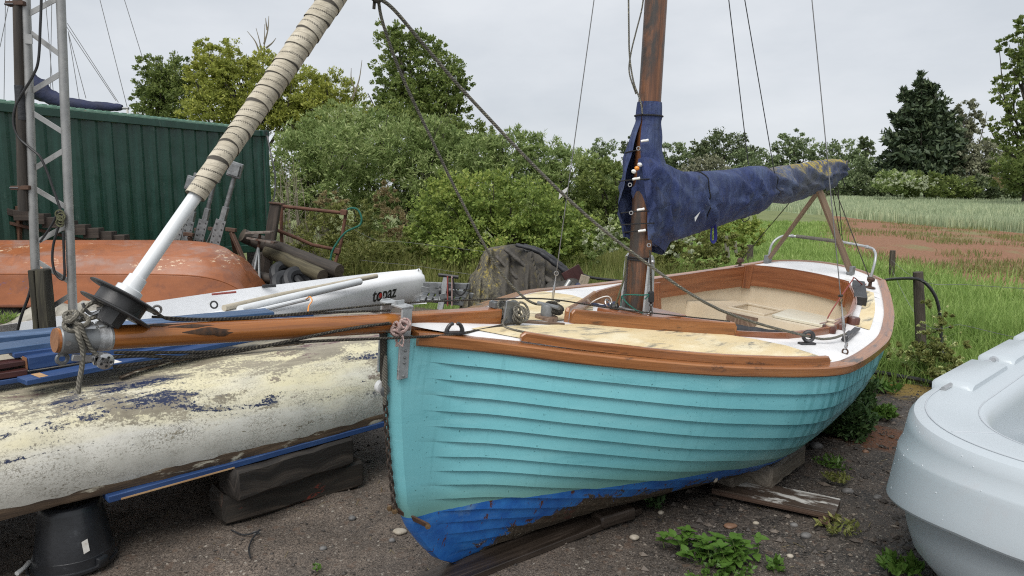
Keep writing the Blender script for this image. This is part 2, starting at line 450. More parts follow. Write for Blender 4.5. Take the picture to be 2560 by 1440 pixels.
M_rotwood = wood('rotten_gunwale', (.022, .014, .009), (.075, .048, .028), (.17, .115, .07), (3, 30, 30), .75, [((.40, .37, .29), 5, .57, .63)], bump=.8)
M_rawwood = wood('bare_wood', (.30, .17, .08), (.44, .27, .13), (.55, .38, .20), (3, 40, 40), .6)
M_sleeper = wood('tarred_sleeper', (.006, .005, .0045), (.022, .018, .015), (.075, .060, .048), (1.6, 18, 18), .62, [((.14, .12, .10), 40, .72, .76)], bump=.9)
M_sleeper_red = wood('tarred_sleeper_with_red_paint', (.007, .006, .005), (.026, .021, .016), (.085, .062, .046), (1.6, 18, 18), .62, [((.20, .030, .016), 2.0, .575, .60), ((.14, .12, .10), 40, .73, .77)], bump=.9)
M_wetplank = wood('wet_dark_plank', (.012, .009, .007), (.035, .026, .020), (.080, .062, .050), (2, 30, 30), .38, bump=.5)
M_greytimber = wood('grey_timber', (.085, .068, .050), (.17, .145, .115), (.27, .235, .19), (2.5, 30, 30), .7, [((.05, .04, .03), 3, .55, .68)], bump=.5)
M_ply = wood('plywood_face', (.035, .024, .017), (.065, .046, .034), (.105, .078, .06), (2, 22, 22), .45, [((.50, .49, .46), 3.2, .50, .58), ((.02, .02, .022), 5, .66, .68)])
M_plyedge = wood('plywood_edge', (.03, .018, .012), (.07, .04, .026), (.12, .075, .05), (2, 60, 60), .6)
M_creosote = wood('creosoted_wood', (.012, .010, .008), (.035, .028, .022), (.075, .060, .046), (2, 24, 24), .7, bump=.8)
M_oldtimber = wood('old_dark_timber', (.016, .012, .009), (.042, .032, .025), (.085, .066, .052), (2, 26, 26), .72, bump=.7)
M_mosslog = wood('mossy_log', (.028, .024, .013), (.075, .064, .036), (.13, .115, .07), (2, 20, 20), .8, bump=.7)
M_logend = wood('log_end', (.030, .024, .018), (.07, .055, .04), (.11, .09, .065), (18, 18, 18), .8)
M_rotpost = wood('rotten_post', (.010, .009, .006), (.030, .027, .018), (.085, .080, .050), (2.5, 26, 26), .8, [((.16, .16, .12), 20, .66, .72)], bump=1.0)
M_fencepost = wood('weathered_post', (.020, .016, .012), (.060, .048, .036), (.125, .105, .085), (3, 34, 34), .8, [((.17, .16, .10), 12, .64, .70)], bump=1.0)
M_palepost = wood('pale_post', (.09, .08, .065), (.17, .155, .125), (.26, .24, .20), (3, 34, 34), .8, bump=.8)
M_paleplank = wood('pale_plank', (.20, .16, .11), (.34, .28, .20), (.44, .38, .29), (2.5, 28, 28), .7, [((.10, .085, .06), 4, .58, .7)])
M_pinkplank = wood('pinkish_plank', (.20, .13, .11), (.33, .24, .21), (.42, .34, .30), (2.5, 28, 28), .7)
M_maroon = wood('maroon_paint', (.028, .009, .008), (.050, .015, .013), (.085, .030, .026), (2, 18, 18), .4)
M_rustwood = wood('brown_post', (.06, .028, .016), (.11, .055, .032), (.16, .085, .05), (2, 24, 24), .7)

def blue_paint(name, c1, c2, wear):
    m = Mat(name); cmb = m.n('ShaderNodeCombineXYZ'); m.put(cmb.inputs[0], m.math('MULTIPLY', m.rnd(), 37.0)); m.put(cmb.inputs[1], m.math('MULTIPLY', m.rnd(), 11.0))
    u = m.scale(m.uv(), (1, 1, 1), cmb.outputs[0])
    g = m.noise(m.scale(u, (2.5, 40, 40)), 1.0, 5, .6, .4)
    col = m.mix(m.ramp(g, [(.3, 0.0), (.7, 1.0)]), c1, c2)
    col = m.mix(m.math('MULTIPLY', m.ramp(m.noise(m.scale(u, (1.8, 9, 9)), 1, 6, .65), [(.5, 0.0), (.72, 1.0)]), wear), col, (.15, .24, .42))
    col = m.mix(m.ramp(m.noise(m.scale(u, (3, 16, 16)), 1, 7, .7, .4), [(.71, 0.0), (.73, 1.0)]), col, (.30, .20, .12))
    return m.out(col, m.math('ADD', .30, m.math('MULTIPLY', g, .2)), 0.0, m.bump(g, .3, .002))
M_blue = blue_paint('blue_paint', (.016, .042, .125), (.026, .064, .175), .25)
M_bluewet = blue_paint('worn_blue_paint', (.026, .058, .128), (.050, .100, .190), .75)

M_deck = plain('white_deck', (.68, .68, .68), (.78, .78, .78), 5, .38, spots=[((.50, .49, .46), 9, .60, .75), ((.20, .19, .17), 30, .715, .74)], bump=.06)
def mat_panel():
    m = Mat('cream_nonslip'); uv = m.uv(); p = m.pos()
    w = m.scale(uv, (2.2, 9, 1))
    col = m.mix(m.ramp(m.noise(w, 1.0, 7, .65, .4), [(.3, 0.0), (.7, 1.0)]), (.60, .47, .25), (.70, .60, .39))
    col = m.mix(m.ramp(m.noise(m.scale(uv, (1.6, 4, 1)), 1.3, 7, .65), [(.5, 0.0), (.62, .8)]), col, (.74, .67, .48))
    k = m.math('MULTIPLY', m.ramp(m.noise(m.scale(uv, (4.5, 26, 1)), 1.0, 8, .75, .5), [(.47, 0.0), (.58, .9)]), m.ramp(m.noise(m.scale(uv, (1.8, 5, 1), (3, 1, 0)), 1.4, 4, .55), [(.50, 0.0), (.58, 1.0)]))
    col = m.mix(k, col, (.17, .165, .14))
    return m.out(col, .62, 0.0, m.bump(m.noise(p, 260, 2, .5), .25, .002))
M_panel = mat_panel()
M_cream = plain('cream_gelcoat', (.56, .47, .34), (.64, .56, .43), 3, .36, spots=[((.34, .27, .18), 5, .64, .80), ((.25, .2, .14), 40, .72, .76)], bump=.05)
M_lid = plain('pale_lid', (.60, .57, .46), (.66, .64, .54), 6, .4, spots=[((.24, .23, .18), 14, .66, .72)], bump=.05)
M_gelcoat = plain('white_gelcoat', (.70, .71, .72), (.78, .79, .80), 3, .28, bump=.03, spots=[((.55, .55, .53), 12, .64, .74)])
M_greyplastic = plain('pale_grey_plastic', (.405, .45, .48), (.44, .485, .515), 1.2, .34, bump=.05, bscale=180, bdist=.0012, spots=[((.42, .44, .46), 6, .60, .8)])
M_greyseam = plain('grey_seam', (.40, .43, .46), (.46, .49, .52), 3, .4)
M_whitetube = plain('white_tube', (.62, .64, .65), (.70, .72, .73), 8, .30, bump=.03, spots=[((.42, .43, .42), 16, .66, .76)])
M_beigespar = plain('beige_spar', (.36, .32, .24), (.46, .41, .32), 8, .5)
M_whiteplastic = plain('white_plastic', (.68, .68, .66), (.76, .76, .74), 12, .35)
M_whitepatch = plain('white_patch', (.68, .69, .70), (.75, .76, .77), 12, .5)
M_whitepatch_old = plain('stained_sticker', (.58, .55, .50), (.70, .68, .64), 30, .6, spots=[((.36, .22, .12), 22, .60, .64)])
M_orangeplastic = plain('orange_plastic', (.72, .26, .03), (.80, .32, .05), 12, .4)
M_blackplastic = plain('black_plastic', (.012, .013, .015), (.026, .028, .032), 6, .32, bump=.3, bscale=34, bdist=.003, spots=[((.075, .08, .088), 12, .60, .78)])
M_blackrubber = plain('black_rubber', (.012, .012, .013), (.024, .024, .025), 8, .45)
M_tyre = plain('tyre_rubber', (.010, .011, .013), (.022, .024, .027), 8, .6)
M_blackink = plain('black_lettering', (.008, .008, .01), (.012, .012, .014), 4, .4)
M_redink = plain('red_print', (.62, .045, .04), (.66, .06, .05), 4, .4)
M_galv = plain('galvanised_steel', (.15, .157, .16), (.27, .28, .285), 14, .48, metal=.55, bump=.2, bscale=60, spots=[((.13, .125, .115), 20, .58, .72), ((.42, .43, .42), 34, .64, .72)])
M_galv_pale = plain('pale_galvanised_steel', (.33, .345, .35), (.47, .485, .49), 16, .5, metal=.45, bump=.25, bscale=70, spots=[((.16, .16, .16), 30, .60, .68)])
M_alu = plain('dull_aluminium', (.27, .27, .265), (.36, .36, .35), 9, .45, metal=.6, spots=[((.17, .165, .155), 7, .56, .72)], bump=.12)
M_steel = plain('steel', (.4, .4, .4), (.5, .5, .5), 10, .3, metal=.9)
M_stainless = plain('stainless_steel', (.40, .40, .40), (.52, .52, .52), 20, .28, metal=.85)
M_wire = plain('wire', (.16, .16, .16), (.24, .24, .24), 20, .4, metal=.5)
M_darkwire = plain('dark_line', (.022, .024, .026), (.04, .042, .044), 20, .6)
M_darkmetal = plain('dark_metal', (.045, .045, .047), (.085, .085, .088), 20, .42, metal=.6)
M_bronze = plain('bronze', (.20, .13, .075), (.30, .21, .12), 20, .4, metal=.8)
M_rust = plain('rusty_tube', (.075, .030, .016), (.135, .060, .036), 12, .75, bump=.5, spots=[((.05, .035, .03), 9, .55, .68)])
M_rustbrown = plain('brown_rust', (.055, .030, .020), (.105, .058, .038), 14, .7, metal=.2, bump=.4)
M_rustgrey = plain('grey_rust', (.11, .085, .07), (.24, .21, .185), 10, .7, metal=.3, bump=.4, spots=[((.09, .045, .03), 12, .52, .62)])
M_rustchain = plain('rusty_chain', (.040, .032, .027), (.095, .072, .058), 40, .6, metal=.5, bump=.4)
M_tape = plain('silver_tape', (.34, .345, .35), (.50, .505, .51), 22, .38, metal=.5, bump=.7, bscale=55, bdist=.004, spots=[((.60, .58, .54), 24, .60, .64), ((.25, .14, .10), 60, .68, .70)])
M_brownpad = wood('brown_pad', (.05, .018, .013), (.095, .035, .025), (.14, .058, .042), (3, 30, 30), .4, coat=.3)
M_barnacle = plain('barnacles', (.20, .175, .135), (.36, .33, .27), 40, .8)
M_shell = plain('shell', (.50, .42, .32), (.62, .55, .44), 40, .6)
M_drop = plain('water_drop', (.50, .54, .57), (.55, .59, .62), 10, .08)
M_drum = plain('black_drum', (.022, .022, .023), (.045, .045, .046), 14, .42, bump=.2, spots=[((.11, .105, .10), 10, .62, .78)])

def ropemat(name, c1, c2, fleck=(.4, .38, .32), k=0.0):
    m = Mat(name); uv = m.uv(); u, v, _ = m.xyz(uv)
    w = m.n('ShaderNodeTexWave', wave_type='BANDS', bands_direction='DIAGONAL'); m.put(w.inputs['Vector'], m.scale(uv, (1, 1, 1))); w.inputs['Scale'].default_value = 55; w.inputs['Distortion'].default_value = .5
    col = m.mix(w.outputs[1] if len(w.outputs) > 1 else w.outputs[0], c1, c2)
    col = m.mix(m.ramp(m.noise(m.pos(), 14, 4, .6), [(.45, 0.0), (.75, .6)]), col, tuple(x * .6 for x in c1))
    if k: col = m.mix(m.ramp(m.noise(m.scale(uv, (90, 140, 1)), 1, 2, .5), [(.60, 0.0), (.64, k)]), col, fleck)
    return m.out(col, .85, 0.0, m.bump(w.outputs[1], .6, .003))
M_rope = ropemat('braided_rope', (.075, .072, .060), (.16, .155, .13), (.40, .37, .25), .7)
M_darkrope = ropemat('dark_rope', (.016, .014, .011), (.055, .048, .036), (.24, .21, .14), .35)
M_greyrope = ropemat('grey_rope', (.10, .093, .075), (.21, .195, .16), (.42, .40, .33), .3)
M_pinkrope = ropemat('pink_rope', (.30, .20, .18), (.46, .36, .33), (.30, .05, .06), .5)
M_oliverope = ropemat('olive_rope', (.060, .062, .030), (.13, .13, .068))
M_blackcord = ropemat('black_cord', (.008, .009, .011), (.022, .023, .026))
M_greencord = ropemat('green_cord', (.010, .085, .062), (.020, .16, .115))
M_redcord = ropemat('red_cord', (.20, .040, .032), (.33, .085, .07))

def mat_canvas():
    m = Mat('dirty_canvas'); uv = m.uv(); u, v, _ = m.xyz(uv); p = m.pos()
    col = m.mix(m.ramp(m.noise(p, 16, 7, .7), [(.3, 0.0), (.7, 1.0)]), (.34, .30, .225), (.55, .50, .40))
    col = m.mix(m.ramp(m.noise(p, 42, 6, .7), [(.56, 0.0), (.74, .75)]), col, (.185, .165, .125))
    f = m.math('FRACT', u)
    edge = m.ramp(f, [(.0, 1.0), (.03, 1.0), (.055, 0.0), (.985, 0.0), (.992, 1.0)])
    col = m.mix(m.math('MULTIPLY', edge, .90), col, (.022, .019, .017))
    # zig-zag stitching
    zz = m.math('PINGPONG', m.math('MULTIPLY', v, 9.0), .5)
    d = m.math('ABSOLUTE', m.math('SUBTRACT', m.math('SUBTRACT', f, .40), m.math('MULTIPLY', zz, .16)))
    col = m.mix(m.math('MULTIPLY', m.math('LESS_THAN', d, .030), .85), col, (.025, .022, .020))
    gr = m.ramp(m.math('ABSOLUTE', m.math('SUBTRACT', f, .72)), [(.0, .5), (.04, 0.0)])
    col = m.mix(gr, col, (.16, .14, .11))
    h = m.math('ADD', m.noise(m.scale(uv, (3, .6, 1)), 3, 4, .6), m.math('MULTIPLY', m.noise(p, 30, 4, .6), .5))
    return m.out(col, .85, 0.0, m.bump(h, .6, .006))
M_canvas = mat_canvas()

def mat_cover():
    m = Mat('navy_canvas'); uv = m.uv(); p = m.pos(); x, y, z = m.xyz(p)
    col = m.mix(m.ramp(m.noise(p, 7, 6, .65), [(.3, 0.0), (.7, 1.0)]), (.013, .023, .078), (.031, .052, .165))
    # faded patches all over, made stronger to paint in highlights
    nz = m.xyz(m.n('ShaderNodeNewGeometry').outputs['Normal'])[2]
    fade_highlight = m.math('MULTIPLY', m.ramp(m.noise(p, 4.5, 7, .7), [(.46, 0.0), (.62, 1.0)]), .75)
    col = m.mix(fade_highlight, col, (.062, .088, .170))
    dirt = m.ramp(m.noise(p, 11, 7, .7, .3), [(.55, 0.0), (.72, .75)])
    col = m.mix(dirt, col, (.020, .021, .022))
    # mould and yellow lichen on the weathered outer end of the boom
    far = m.ramp(m.math('DIVIDE', y, 10.0), [(.475, 0.0), (.525, 1.0)])
    grey = m.math('MULTIPLY', far, m.ramp(m.noise(p, 6, 6, .7), [(.38, 0.2), (.60, .85)]))
    col = m.mix(grey, col, (.085, .090, .095))
    up = m.ramp(nz, [(.25, 0.0), (.62, 1.0)])
    far2 = m.ramp(m.math('DIVIDE', y, 10.0), [(.475, 0.0), (.55, 1.0)])
    lk = m.math('MULTIPLY', m.math('MULTIPLY', far2, up), m.ramp(m.noise(p, 22, 8, .75), [(.47, 0.0), (.52, 1.0)]))
    col = m.mix(lk, col, (.38, .29, .030))
    col = m.mix(m.ramp(m.noise(p, 120, 2, .5), [(.74, 0.0), (.76, .8)]), col, (.30, .31, .33))
    sf = m.noise(m.scale(p, (8, 8, 1.7)), 1.0, 5, .6, .9)
    col = m.mix(m.math('MULTIPLY', m.ramp(sf, [(.52, 0.0), (.68, 1.0)]), .5), col, (.092, .128, .235))  # pale streaks paint highlights onto the same folds the bump raises
    h = m.math('ADD', m.math('ADD', m.math('MULTIPLY', sf, 1.2), m.math('MULTIPLY', m.noise(p, 7, 4, .6, .5), .5)), m.math('MULTIPLY', m.noise(p, 500, 2, .5), .06))
    return m.out(col, .75, 0.0, m.bump(h, .9, .045))
M_cover = mat_cover()
M_farcover = plain('far_navy_cover', (.006, .010, .032), (.016, .024, .07), 4, .75, bump=.5, bscale=8, bdist=.05)
M_bluestrap = plain('blue_webbing', (.010, .014, .14), (.018, .024, .20), 30, .7)
M_blackcanvas = plain('black_canvas', (.012, .013, .016), (.030, .031, .036), 9, .6, bump=.7, bscale=24, bdist=.01)
M_bluecloth = plain('dark_blue_cloth', (.016, .022, .055), (.045, .055, .10), 8, .8, bump=.7, bscale=20, bdist=.02)
def mat_tarp():
    m = Mat('mouldy_tarpaulin'); uv = m.uv(); p = m.pos(); u, v, _ = m.xyz(uv); x, y, z = m.xyz(p)
    col = m.mix(m.ramp(m.noise(p, 5, 6, .65), [(.3, 0.0), (.7, 1.0)]), (.014, .013, .012), (.070, .062, .052))
    lft = m.ramp(m.math('ADD', x, m.math('MULTIPLY', m.noise(p, 4, 4, .6), .5)), [(-.12, 1.0), (.22, 0.0)])
    hi = m.ramp(z, [(.35, 0.0), (.75, 1.0)])
    mould = m.math('MULTIPLY', m.math('MAXIMUM', lft, .12), m.ramp(m.noise(p, 34, 9, .8), [(.44, 0.0), (.60, 1.0)]))
    col = m.mix(mould, col, (.155, .140, .088))
    lich = m.math('MULTIPLY', m.math('MAXIMUM', m.math('MULTIPLY', lft, hi), .18), m.ramp(m.noise(p, 15, 9, .8), [(.555, 0.0), (.59, .9)]))
    col = m.mix(lich, col, (.33, .26, .045))
    return m.out(col, .75, 0.0, m.bump(m.noise(p, 12, 6, .65), .6, .03))
M_tarp = mat_tarp()
M_tarpgrey = plain('grey_tarpaulin', (.030, .028, .024), (.095, .085, .072), 7, .7, bump=.6, bscale=16, bdist=.03, spots=[((.018, .018, .018), 5, .55, .7)])
M_sheeting = plain('pale_sheeting', (.20, .19, .16), (.38, .36, .31), 6, .7, bump=.7, bscale=14, bdist=.04, spots=[((.08, .07, .055), 5, .55, .7)])
M_sheeting_dark = plain('dirty_sheeting', (.06, .058, .052), (.16, .15, .135), 6, .75, bump=.7, bscale=14, bdist=.04)

def mat_orange():
    m = Mat('worn_orange'); p = m.pos(); x, y, z = m.xyz(p)
    col = m.mix(m.ramp(m.noise(m.scale(p, (1, 1, 2.5)), 2.2, 6, .65), [(.3, 0.0), (.7, 1.0)]), (.235, .078, .030), (.325, .112, .042))
    col = m.mix(m.ramp(m.noise(p, 3.2, 7, .7, .4), [(.52, 0.0), (.70, .75)]), col, (.145, .058, .036))
    grey = m.math('MULTIPLY', m.ramp(m.noise(m.scale(p, (1, 1, 3)), 2.6, 6, .65), [(.50, 0.0), (.66, .75)]), m.ramp(z, [(.50, 0.0), (.74, 1.0)]))
    col = m.mix(grey, col, (.26, .17, .14))
    band = m.math('MULTIPLY', m.ramp(z, [(.58, 0.0), (.64, 1.0)]), m.math('MULTIPLY', m.ramp(m.noise(m.scale(p, (2, 2, 7)), 5, 8, .75), [(.56, 0.0), (.58, 1.0)]), m.ramp(m.noise(m.scale(p, (1, 1, 4)), 1.6, 3, .5), [(.52, 0.0), (.60, 1.0)])))
    col = m.mix(band, col, (.62, .48, .33))
    blu = m.math('MULTIPLY', m.math('MULTIPLY', m.ramp(z, [(.30, 0.0), (.36, 1.0)]), m.ramp(z, [(.50, 1.0), (.56, 0.0)])), m.math('MULTIPLY', m.ramp(m.math('MULTIPLY', x, -.1), [(.62, 0.0), (.65, 1.0)]), m.ramp(m.noise(m.scale(p, (3, 3, 9)), 3, 6, .75), [(.60, 0.0), (.63, .85)])))
    col = m.mix(blu, col, (.030, .075, .24))
    return m.out(col, .36, 0.0, m.bump(m.noise(p, 20, 5, .6), .12, .006))
M_orange = mat_orange()
M_orange_dark = plain('dark_orange_edge', (.12, .045, .025), (.20, .07, .035), 5, .5)
def mat_green():
    m = Mat('green_steel'); p = m.pos(); x, y, z = m.xyz(p)
    col = m.mix(m.ramp(m.noise(p, 2.5, 6, .65), [(.3, 0.0), (.7, 1.0)]), (.0085, .042, .029), (.014, .060, .041))
    st = m.ramp(m.noise(m.scale(p, (9, 9, .8)), 1.0, 6, .65), [(.52, 0.0), (.70, .65)])
    col = m.mix(st, col, (.022, .080, .060))
    col = m.mix(m.ramp(m.noise(m.scale(p, (22, 22, 3)), 1, 5, .6), [(.66, 0.0), (.70, .5)]), col, (.10, .15, .12))
    return m.out(col, .34, 0.0, m.bump(m.noise(p, 5, 5, .6), .25, .02))
M_green = mat_green()
M_green_dark = plain('dark_green_casting', (.005, .028, .022), (.012, .05, .038), 10, .5)
M_paleroof = plain('pale_green_roof', (.11, .21, .16), (.17, .29, .22), 6, .5, spots=[((.26, .24, .17), 5, .62, .70)])

# ground
def mat_gravel():
    m = Mat('dark_gravel'); p = m.pos(); x, y, z = m.xyz(p)
    big = m.noise(p, .9, 5, .6); mid = m.noise(p, 5, 6, .65); v1 = m.voro(p, 95, 'F1', 1); v2 = m.voro(p, 210, 'F1', 1); v3 = m.voro(p, 38, 'F1', 1)
    g1 = m.xyz(v1)[0]; g2 = m.xyz(v2)[0]; g3 = m.xyz(v3)[1]
    lft = m.ramp(m.math('ADD', x, m.math('MULTIPLY', m.math('SUBTRACT', mid, .5), 1.2)), [(.0, 1.0), (.9, 0.0)])
    dark = m.mix(g1, (.010, .009, .0085), (.080, .070, .062)); brown = m.mix(g2, (.046, .036, .030), (.245, .195, .156))
    col = m.mix(m.math('MULTIPLY', m.math('ADD', m.math('MULTIPLY', m.ramp(mid, [(.40, 0.0), (.60, 1.0)]), .9), m.math('MULTIPLY', lft, 1.1)), .5), dark, brown)
    col = m.mix(m.ramp(g2, [(.93, 0.0), (.95, 1.0)]), col, (.20, .17, .14))
    col = m.mix(m.ramp(g1, [(.985, 0.0), (.99, 1.0)]), col, (.30, .27, .23))
    col = m.mix(m.math('MULTIPLY', m.ramp(g3, [(.93, 0.0), (.94, 1.0)]), .5), col, (.13, .085, .06))
    # rusty patch and yellow moss near the far edge
    def spot(cx, cy, r):
        dx = m.math('SUBTRACT', x, cx); dy = m.math('SUBTRACT', y, cy)
        d = m.math('SQRT', m.math('ADD', m.math('MULTIPLY', dx, dx), m.math('MULTIPLY', dy, dy)))
        return m.ramp(m.math('ADD', m.math('DIVIDE', d, r), m.math('MULTIPLY', m.math('SUBTRACT', m.noise(p, 9, 6, .7), .5), 1.6)), [(.6, 1.0), (.95, 0.0)])
    q = PZ(2205, 1092, 0); col = m.mix(m.math('MULTIPLY', spot(float(q[0]), float(q[1]), .34), .9), col, (.13, .048, .016))
    q = PZ(2240, 962, 0); col = m.mix(m.math('MULTIPLY', spot(float(q[0]), float(q[1]), .42), .85), col, (.24, .16, .030))
    col = m.mix(m.math('MULTIPLY', m.ramp(big, [(.56, 0.0), (.70, 1.0)]), .35), col, (.055, .045, .036))
    h = m.math('ADD', m.math('ADD', m.math('MULTIPLY', g1, .6), m.math('MULTIPLY', g2, .4)), m.math('MULTIPLY', mid, .8))
    return m.out(col, m.math('ADD', .52, m.math('MULTIPLY', g1, .3)), 0.0, m.bump(h, 1.0, .016))
M_gravel = mat_gravel()
def mat_ground():
    m = Mat('field_ground'); p = m.pos(); a = m.n('ShaderNodeAttribute', attribute_name='zone'); r, g, b = m.xyz(a.outputs['Vector'])
    n = m.noise(p, 1.1, 7, .65); n2 = m.noise(m.scale(p, (1, .35, 1)), .6, 6, .65); f = m.noise(p, 14, 5, .6)
    grass = m.mix(m.ramp(n, [(.3, 0.0), (.7, 1.0)]), (.095, .125, .040), (.18, .20, .075))
    soil = m.mix(m.ramp(f, [(.3, 0.0), (.7, 1.0)]), (.165, .078, .040), (.27, .135, .074))
    soil = m.mix(m.ramp(n2, [(.53, 0.0), (.64, .8)]), soil, (.17, .17, .07))
    wheat = m.mix(m.ramp(m.noise(m.scale(p, (1, .25, 1)), .35, 6, .6), [(.3, 0.0), (.7, 1.0)]), (.19, .24, .155), (.27, .32, .19))
    ks = m.ramp(m.math('ADD', r, m.math('MULTIPLY', m.math('SUBTRACT', n2, .5), .9)), [(.42, 0.0), (.58, 1.0)])
    kw = m.ramp(m.math('ADD', g, m.math('MULTIPLY', m.math('SUBTRACT', n2, .5), .4)), [(.42, 0.0), (.58, 1.0)])
    col = m.mix(kw, m.mix(ks, grass, soil), wheat)
    return m.out(col, .9, 0.0, m.bump(m.noise(p, 20, 6, .65), .6, .05))
M_ground = mat_ground()

def leafmat(name, stops, trans=.45, rough=.55):
    """leaves: a colour for each leaf, some light through them"""
    m = Mat(name)
    g = m.n('ShaderNodeNewGeometry'); rp = g.outputs['Random Per Island']
    n = m.noise(g.outputs['Position'], .9, 3, .5)
    f = m.math('ADD', m.math('MULTIPLY', rp, .65), m.math('MULTIPLY', m.ramp(n, [(.3, 0.0), (.7, 1.0)]), .35))
    col = m.ramp(f, stops)
    m.put(m.b.inputs['Base Color'], col); m.b.inputs['Roughness'].default_value = rough; m.b.inputs['Specular IOR Level'].default_value = .3
    tr = m.n('ShaderNodeBsdfTranslucent'); m.put(tr.inputs[0], col)
    mx = m.n('ShaderNodeMixShader'); mx.inputs[0].default_value = trans
    m.t.links.new(m.b.outputs[0], mx.inputs[1]); m.t.links.new(tr.outputs[0], mx.inputs[2]); m.t.links.new(mx.outputs[0], m.o.inputs[0])
    return m.m
ML_olive = leafmat('olive_leaves', [(0, (0.155, 0.187, 0.038)), (.5, (0.324, 0.361, 0.077)), (1, (0.544, 0.538, 0.130))])
ML_dark = leafmat('dark_leaves', [(0, (0.071, 0.109, 0.029)), (.5, (0.160, 0.212, 0.059)), (1, (0.307, 0.353, 0.109))])
ML_tall = leafmat('tall_tree_leaves', [(0, (0.073, 0.115, 0.030)), (.5, (0.169, 0.229, 0.060)), (1, (0.336, 0.387, 0.120))])
ML_willow = leafmat('willow_leaves', [(0, (0.112, 0.173, 0.051)), (.5, (0.247, 0.325, 0.110)), (.85, (0.449, 0.513, 0.223)), (1, (0.645, 0.660, 0.547))])
ML_haw = leafmat('hawthorn_leaves', [(0, (0.109, 0.169, 0.043)), (.5, (0.251, 0.337, 0.079)), (.9, (0.453, 0.506, 0.139)), (1, (0.607, 0.552, 0.184))], .5)
ML_weed = leafmat('pale_weeds', [(0, (0.081, 0.103, 0.025)), (.5, (0.184, 0.207, 0.057)), (.9, (0.345, 0.333, 0.127)), (1, (0.483, 0.437, 0.230))])
ML_straw = leafmat('straw', [(0, (.17, .13, .06)), (.6, (.32, .26, .13)), (1, (.42, .37, .22))])
ML_flower = leafmat('white_flowers', [(0, (.30, .34, .18)), (.5, (.48, .52, .36)), (1, (.66, .68, .56))])
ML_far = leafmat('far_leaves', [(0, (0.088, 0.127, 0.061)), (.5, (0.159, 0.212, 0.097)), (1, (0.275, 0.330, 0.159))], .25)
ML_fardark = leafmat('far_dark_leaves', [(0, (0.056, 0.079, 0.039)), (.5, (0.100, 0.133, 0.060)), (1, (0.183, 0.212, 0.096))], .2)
ML_conifer = leafmat('conifer_needles', [(0, (0.026, 0.040, 0.023)), (.5, (0.051, 0.077, 0.040)), (1, (0.115, 0.145, 0.069))], .1)
ML_brown = leafmat('brownish_leaves', [(0, (0.107, 0.125, 0.078)), (.5, (0.204, 0.212, 0.135)), (1, (0.336, 0.337, 0.211))], .25)
ML_nettle = leafmat('nettle_leaves', [(0, (0.048, 0.108, 0.018)), (.5, (0.084, 0.164, 0.029)), (1, (0.136, 0.224, 0.052))], .3, .45)
ML_hemlock = leafmat('hemlock_leaves', [(0, (0.028, 0.062, 0.022)), (.6, (0.066, 0.125, 0.041)), (1, (0.133, 0.203, 0.070))], .3)
ML_umbel = leafmat('umbels', [(0, (.26, .33, .08)), (.5, (.46, .50, .20)), (1, (.70, .72, .46))], .3)
ML_grass = leafmat('grass_blades', [(0, (0.139, 0.225, 0.051)), (.45, (0.248, 0.367, 0.095)), (.85, (0.386, 0.501, 0.164)), (1, (0.580, 0.633, 0.291))], .45)
ML_wheat = leafmat('wheat_blades', [(0, (0.215, 0.277, 0.162)), (.5, (0.354, 0.419, 0.258)), (1, (0.578, 0.606, 0.383))], .25)
ML_soilgrass = leafmat('thin_grass', [(0, (0.101, 0.133, 0.035)), (.5, (0.190, 0.199, 0.070)), (1, (0.309, 0.253, 0.117))], .25)
M_bark = wood('bark', (.020, .017, .012), (.048, .040, .030), (.09, .078, .060), (2, 14, 14), .85, bump=1.0)
M_twig = wood('bare_twigs', (.10, .085, .06), (.20, .175, .13), (.30, .265, .20), (2, 14, 14), .85)
M_stem = plain('green_stem', (.07, .11, .025), (.12, .16, .045), 20, .6)
M_stone = leafmat('stones', [(0, (.012, .011, .010)), (.45, (.050, .043, .038)), (.78, (.115, .094, .077)), (.92, (.20, .17, .14)), (.97, (.36, .32, .28)), (1, (.55, .52, .47))], 0.0, .6)
M_pebble_pale = plain('pale_pebble', (.30, .26, .20), (.42, .38, .32), 30, .6)
M_pebble_brown = plain('brown_pebble', (.14, .075, .045), (.21, .12, .075), 30, .55)
M_pebble_grey = plain('grey_pebble', (.085, .082, .08), (.16, .155, .15), 30, .6)
# ================================================================== ground
YARD = [(-14, -3), (9, -3), (6.6, 4.1), (3.75, 6.0), (3.0, 6.9), (1.9, 8.2), (.2, 9.3), (-1.5, 10.6), (-3.0, 12.0), (-4.4, 15.0), (-9, 17), (-14, 17)]
def inside(x, y, poly):
    x = np.asarray(x); y = np.asarray(y); c = np.zeros(x.shape, bool); n = len(poly)
    for i in range(n):
        x1, y1 = poly[i]; x2, y2 = poly[(i + 1) % n]
        k = ((y1 > y) != (y2 > y)) & (x < (x2 - x1) * (y - y1) / ((y2 - y1) or 1e-9) + x1); c ^= k
    return c
wv = np.random.default_rng(21); WV = [(wv.uniform(.3, 3.2), wv.uniform(0, 6.28), wv.uniform(0, 6.28)) for _ in range(14)]
def bumps(x, y, amp=.012, f0=1.0):
    z = 0
    for f, a, p in WV: z = z + np.sin(f0 * f * 3 * (x * math.cos(a) + y * math.sin(a)) + p) / (1 + f)
    return z * amp
def terrain(x, y):
    x = np.asarray(x, float); y = np.asarray(y, float)
    z = np.clip((y - 24) / 96, 0, 1.0); z = 1.42 * z ** 1.4 + np.clip(y - 120, 0, None) * .004
    z = z + bumps(x, y, .05, .12) * np.clip((np.hypot(x, y) - 6) / 6, 0, 1)
    z = np.where(inside(x, y, YARD), -.07, z)
    return z
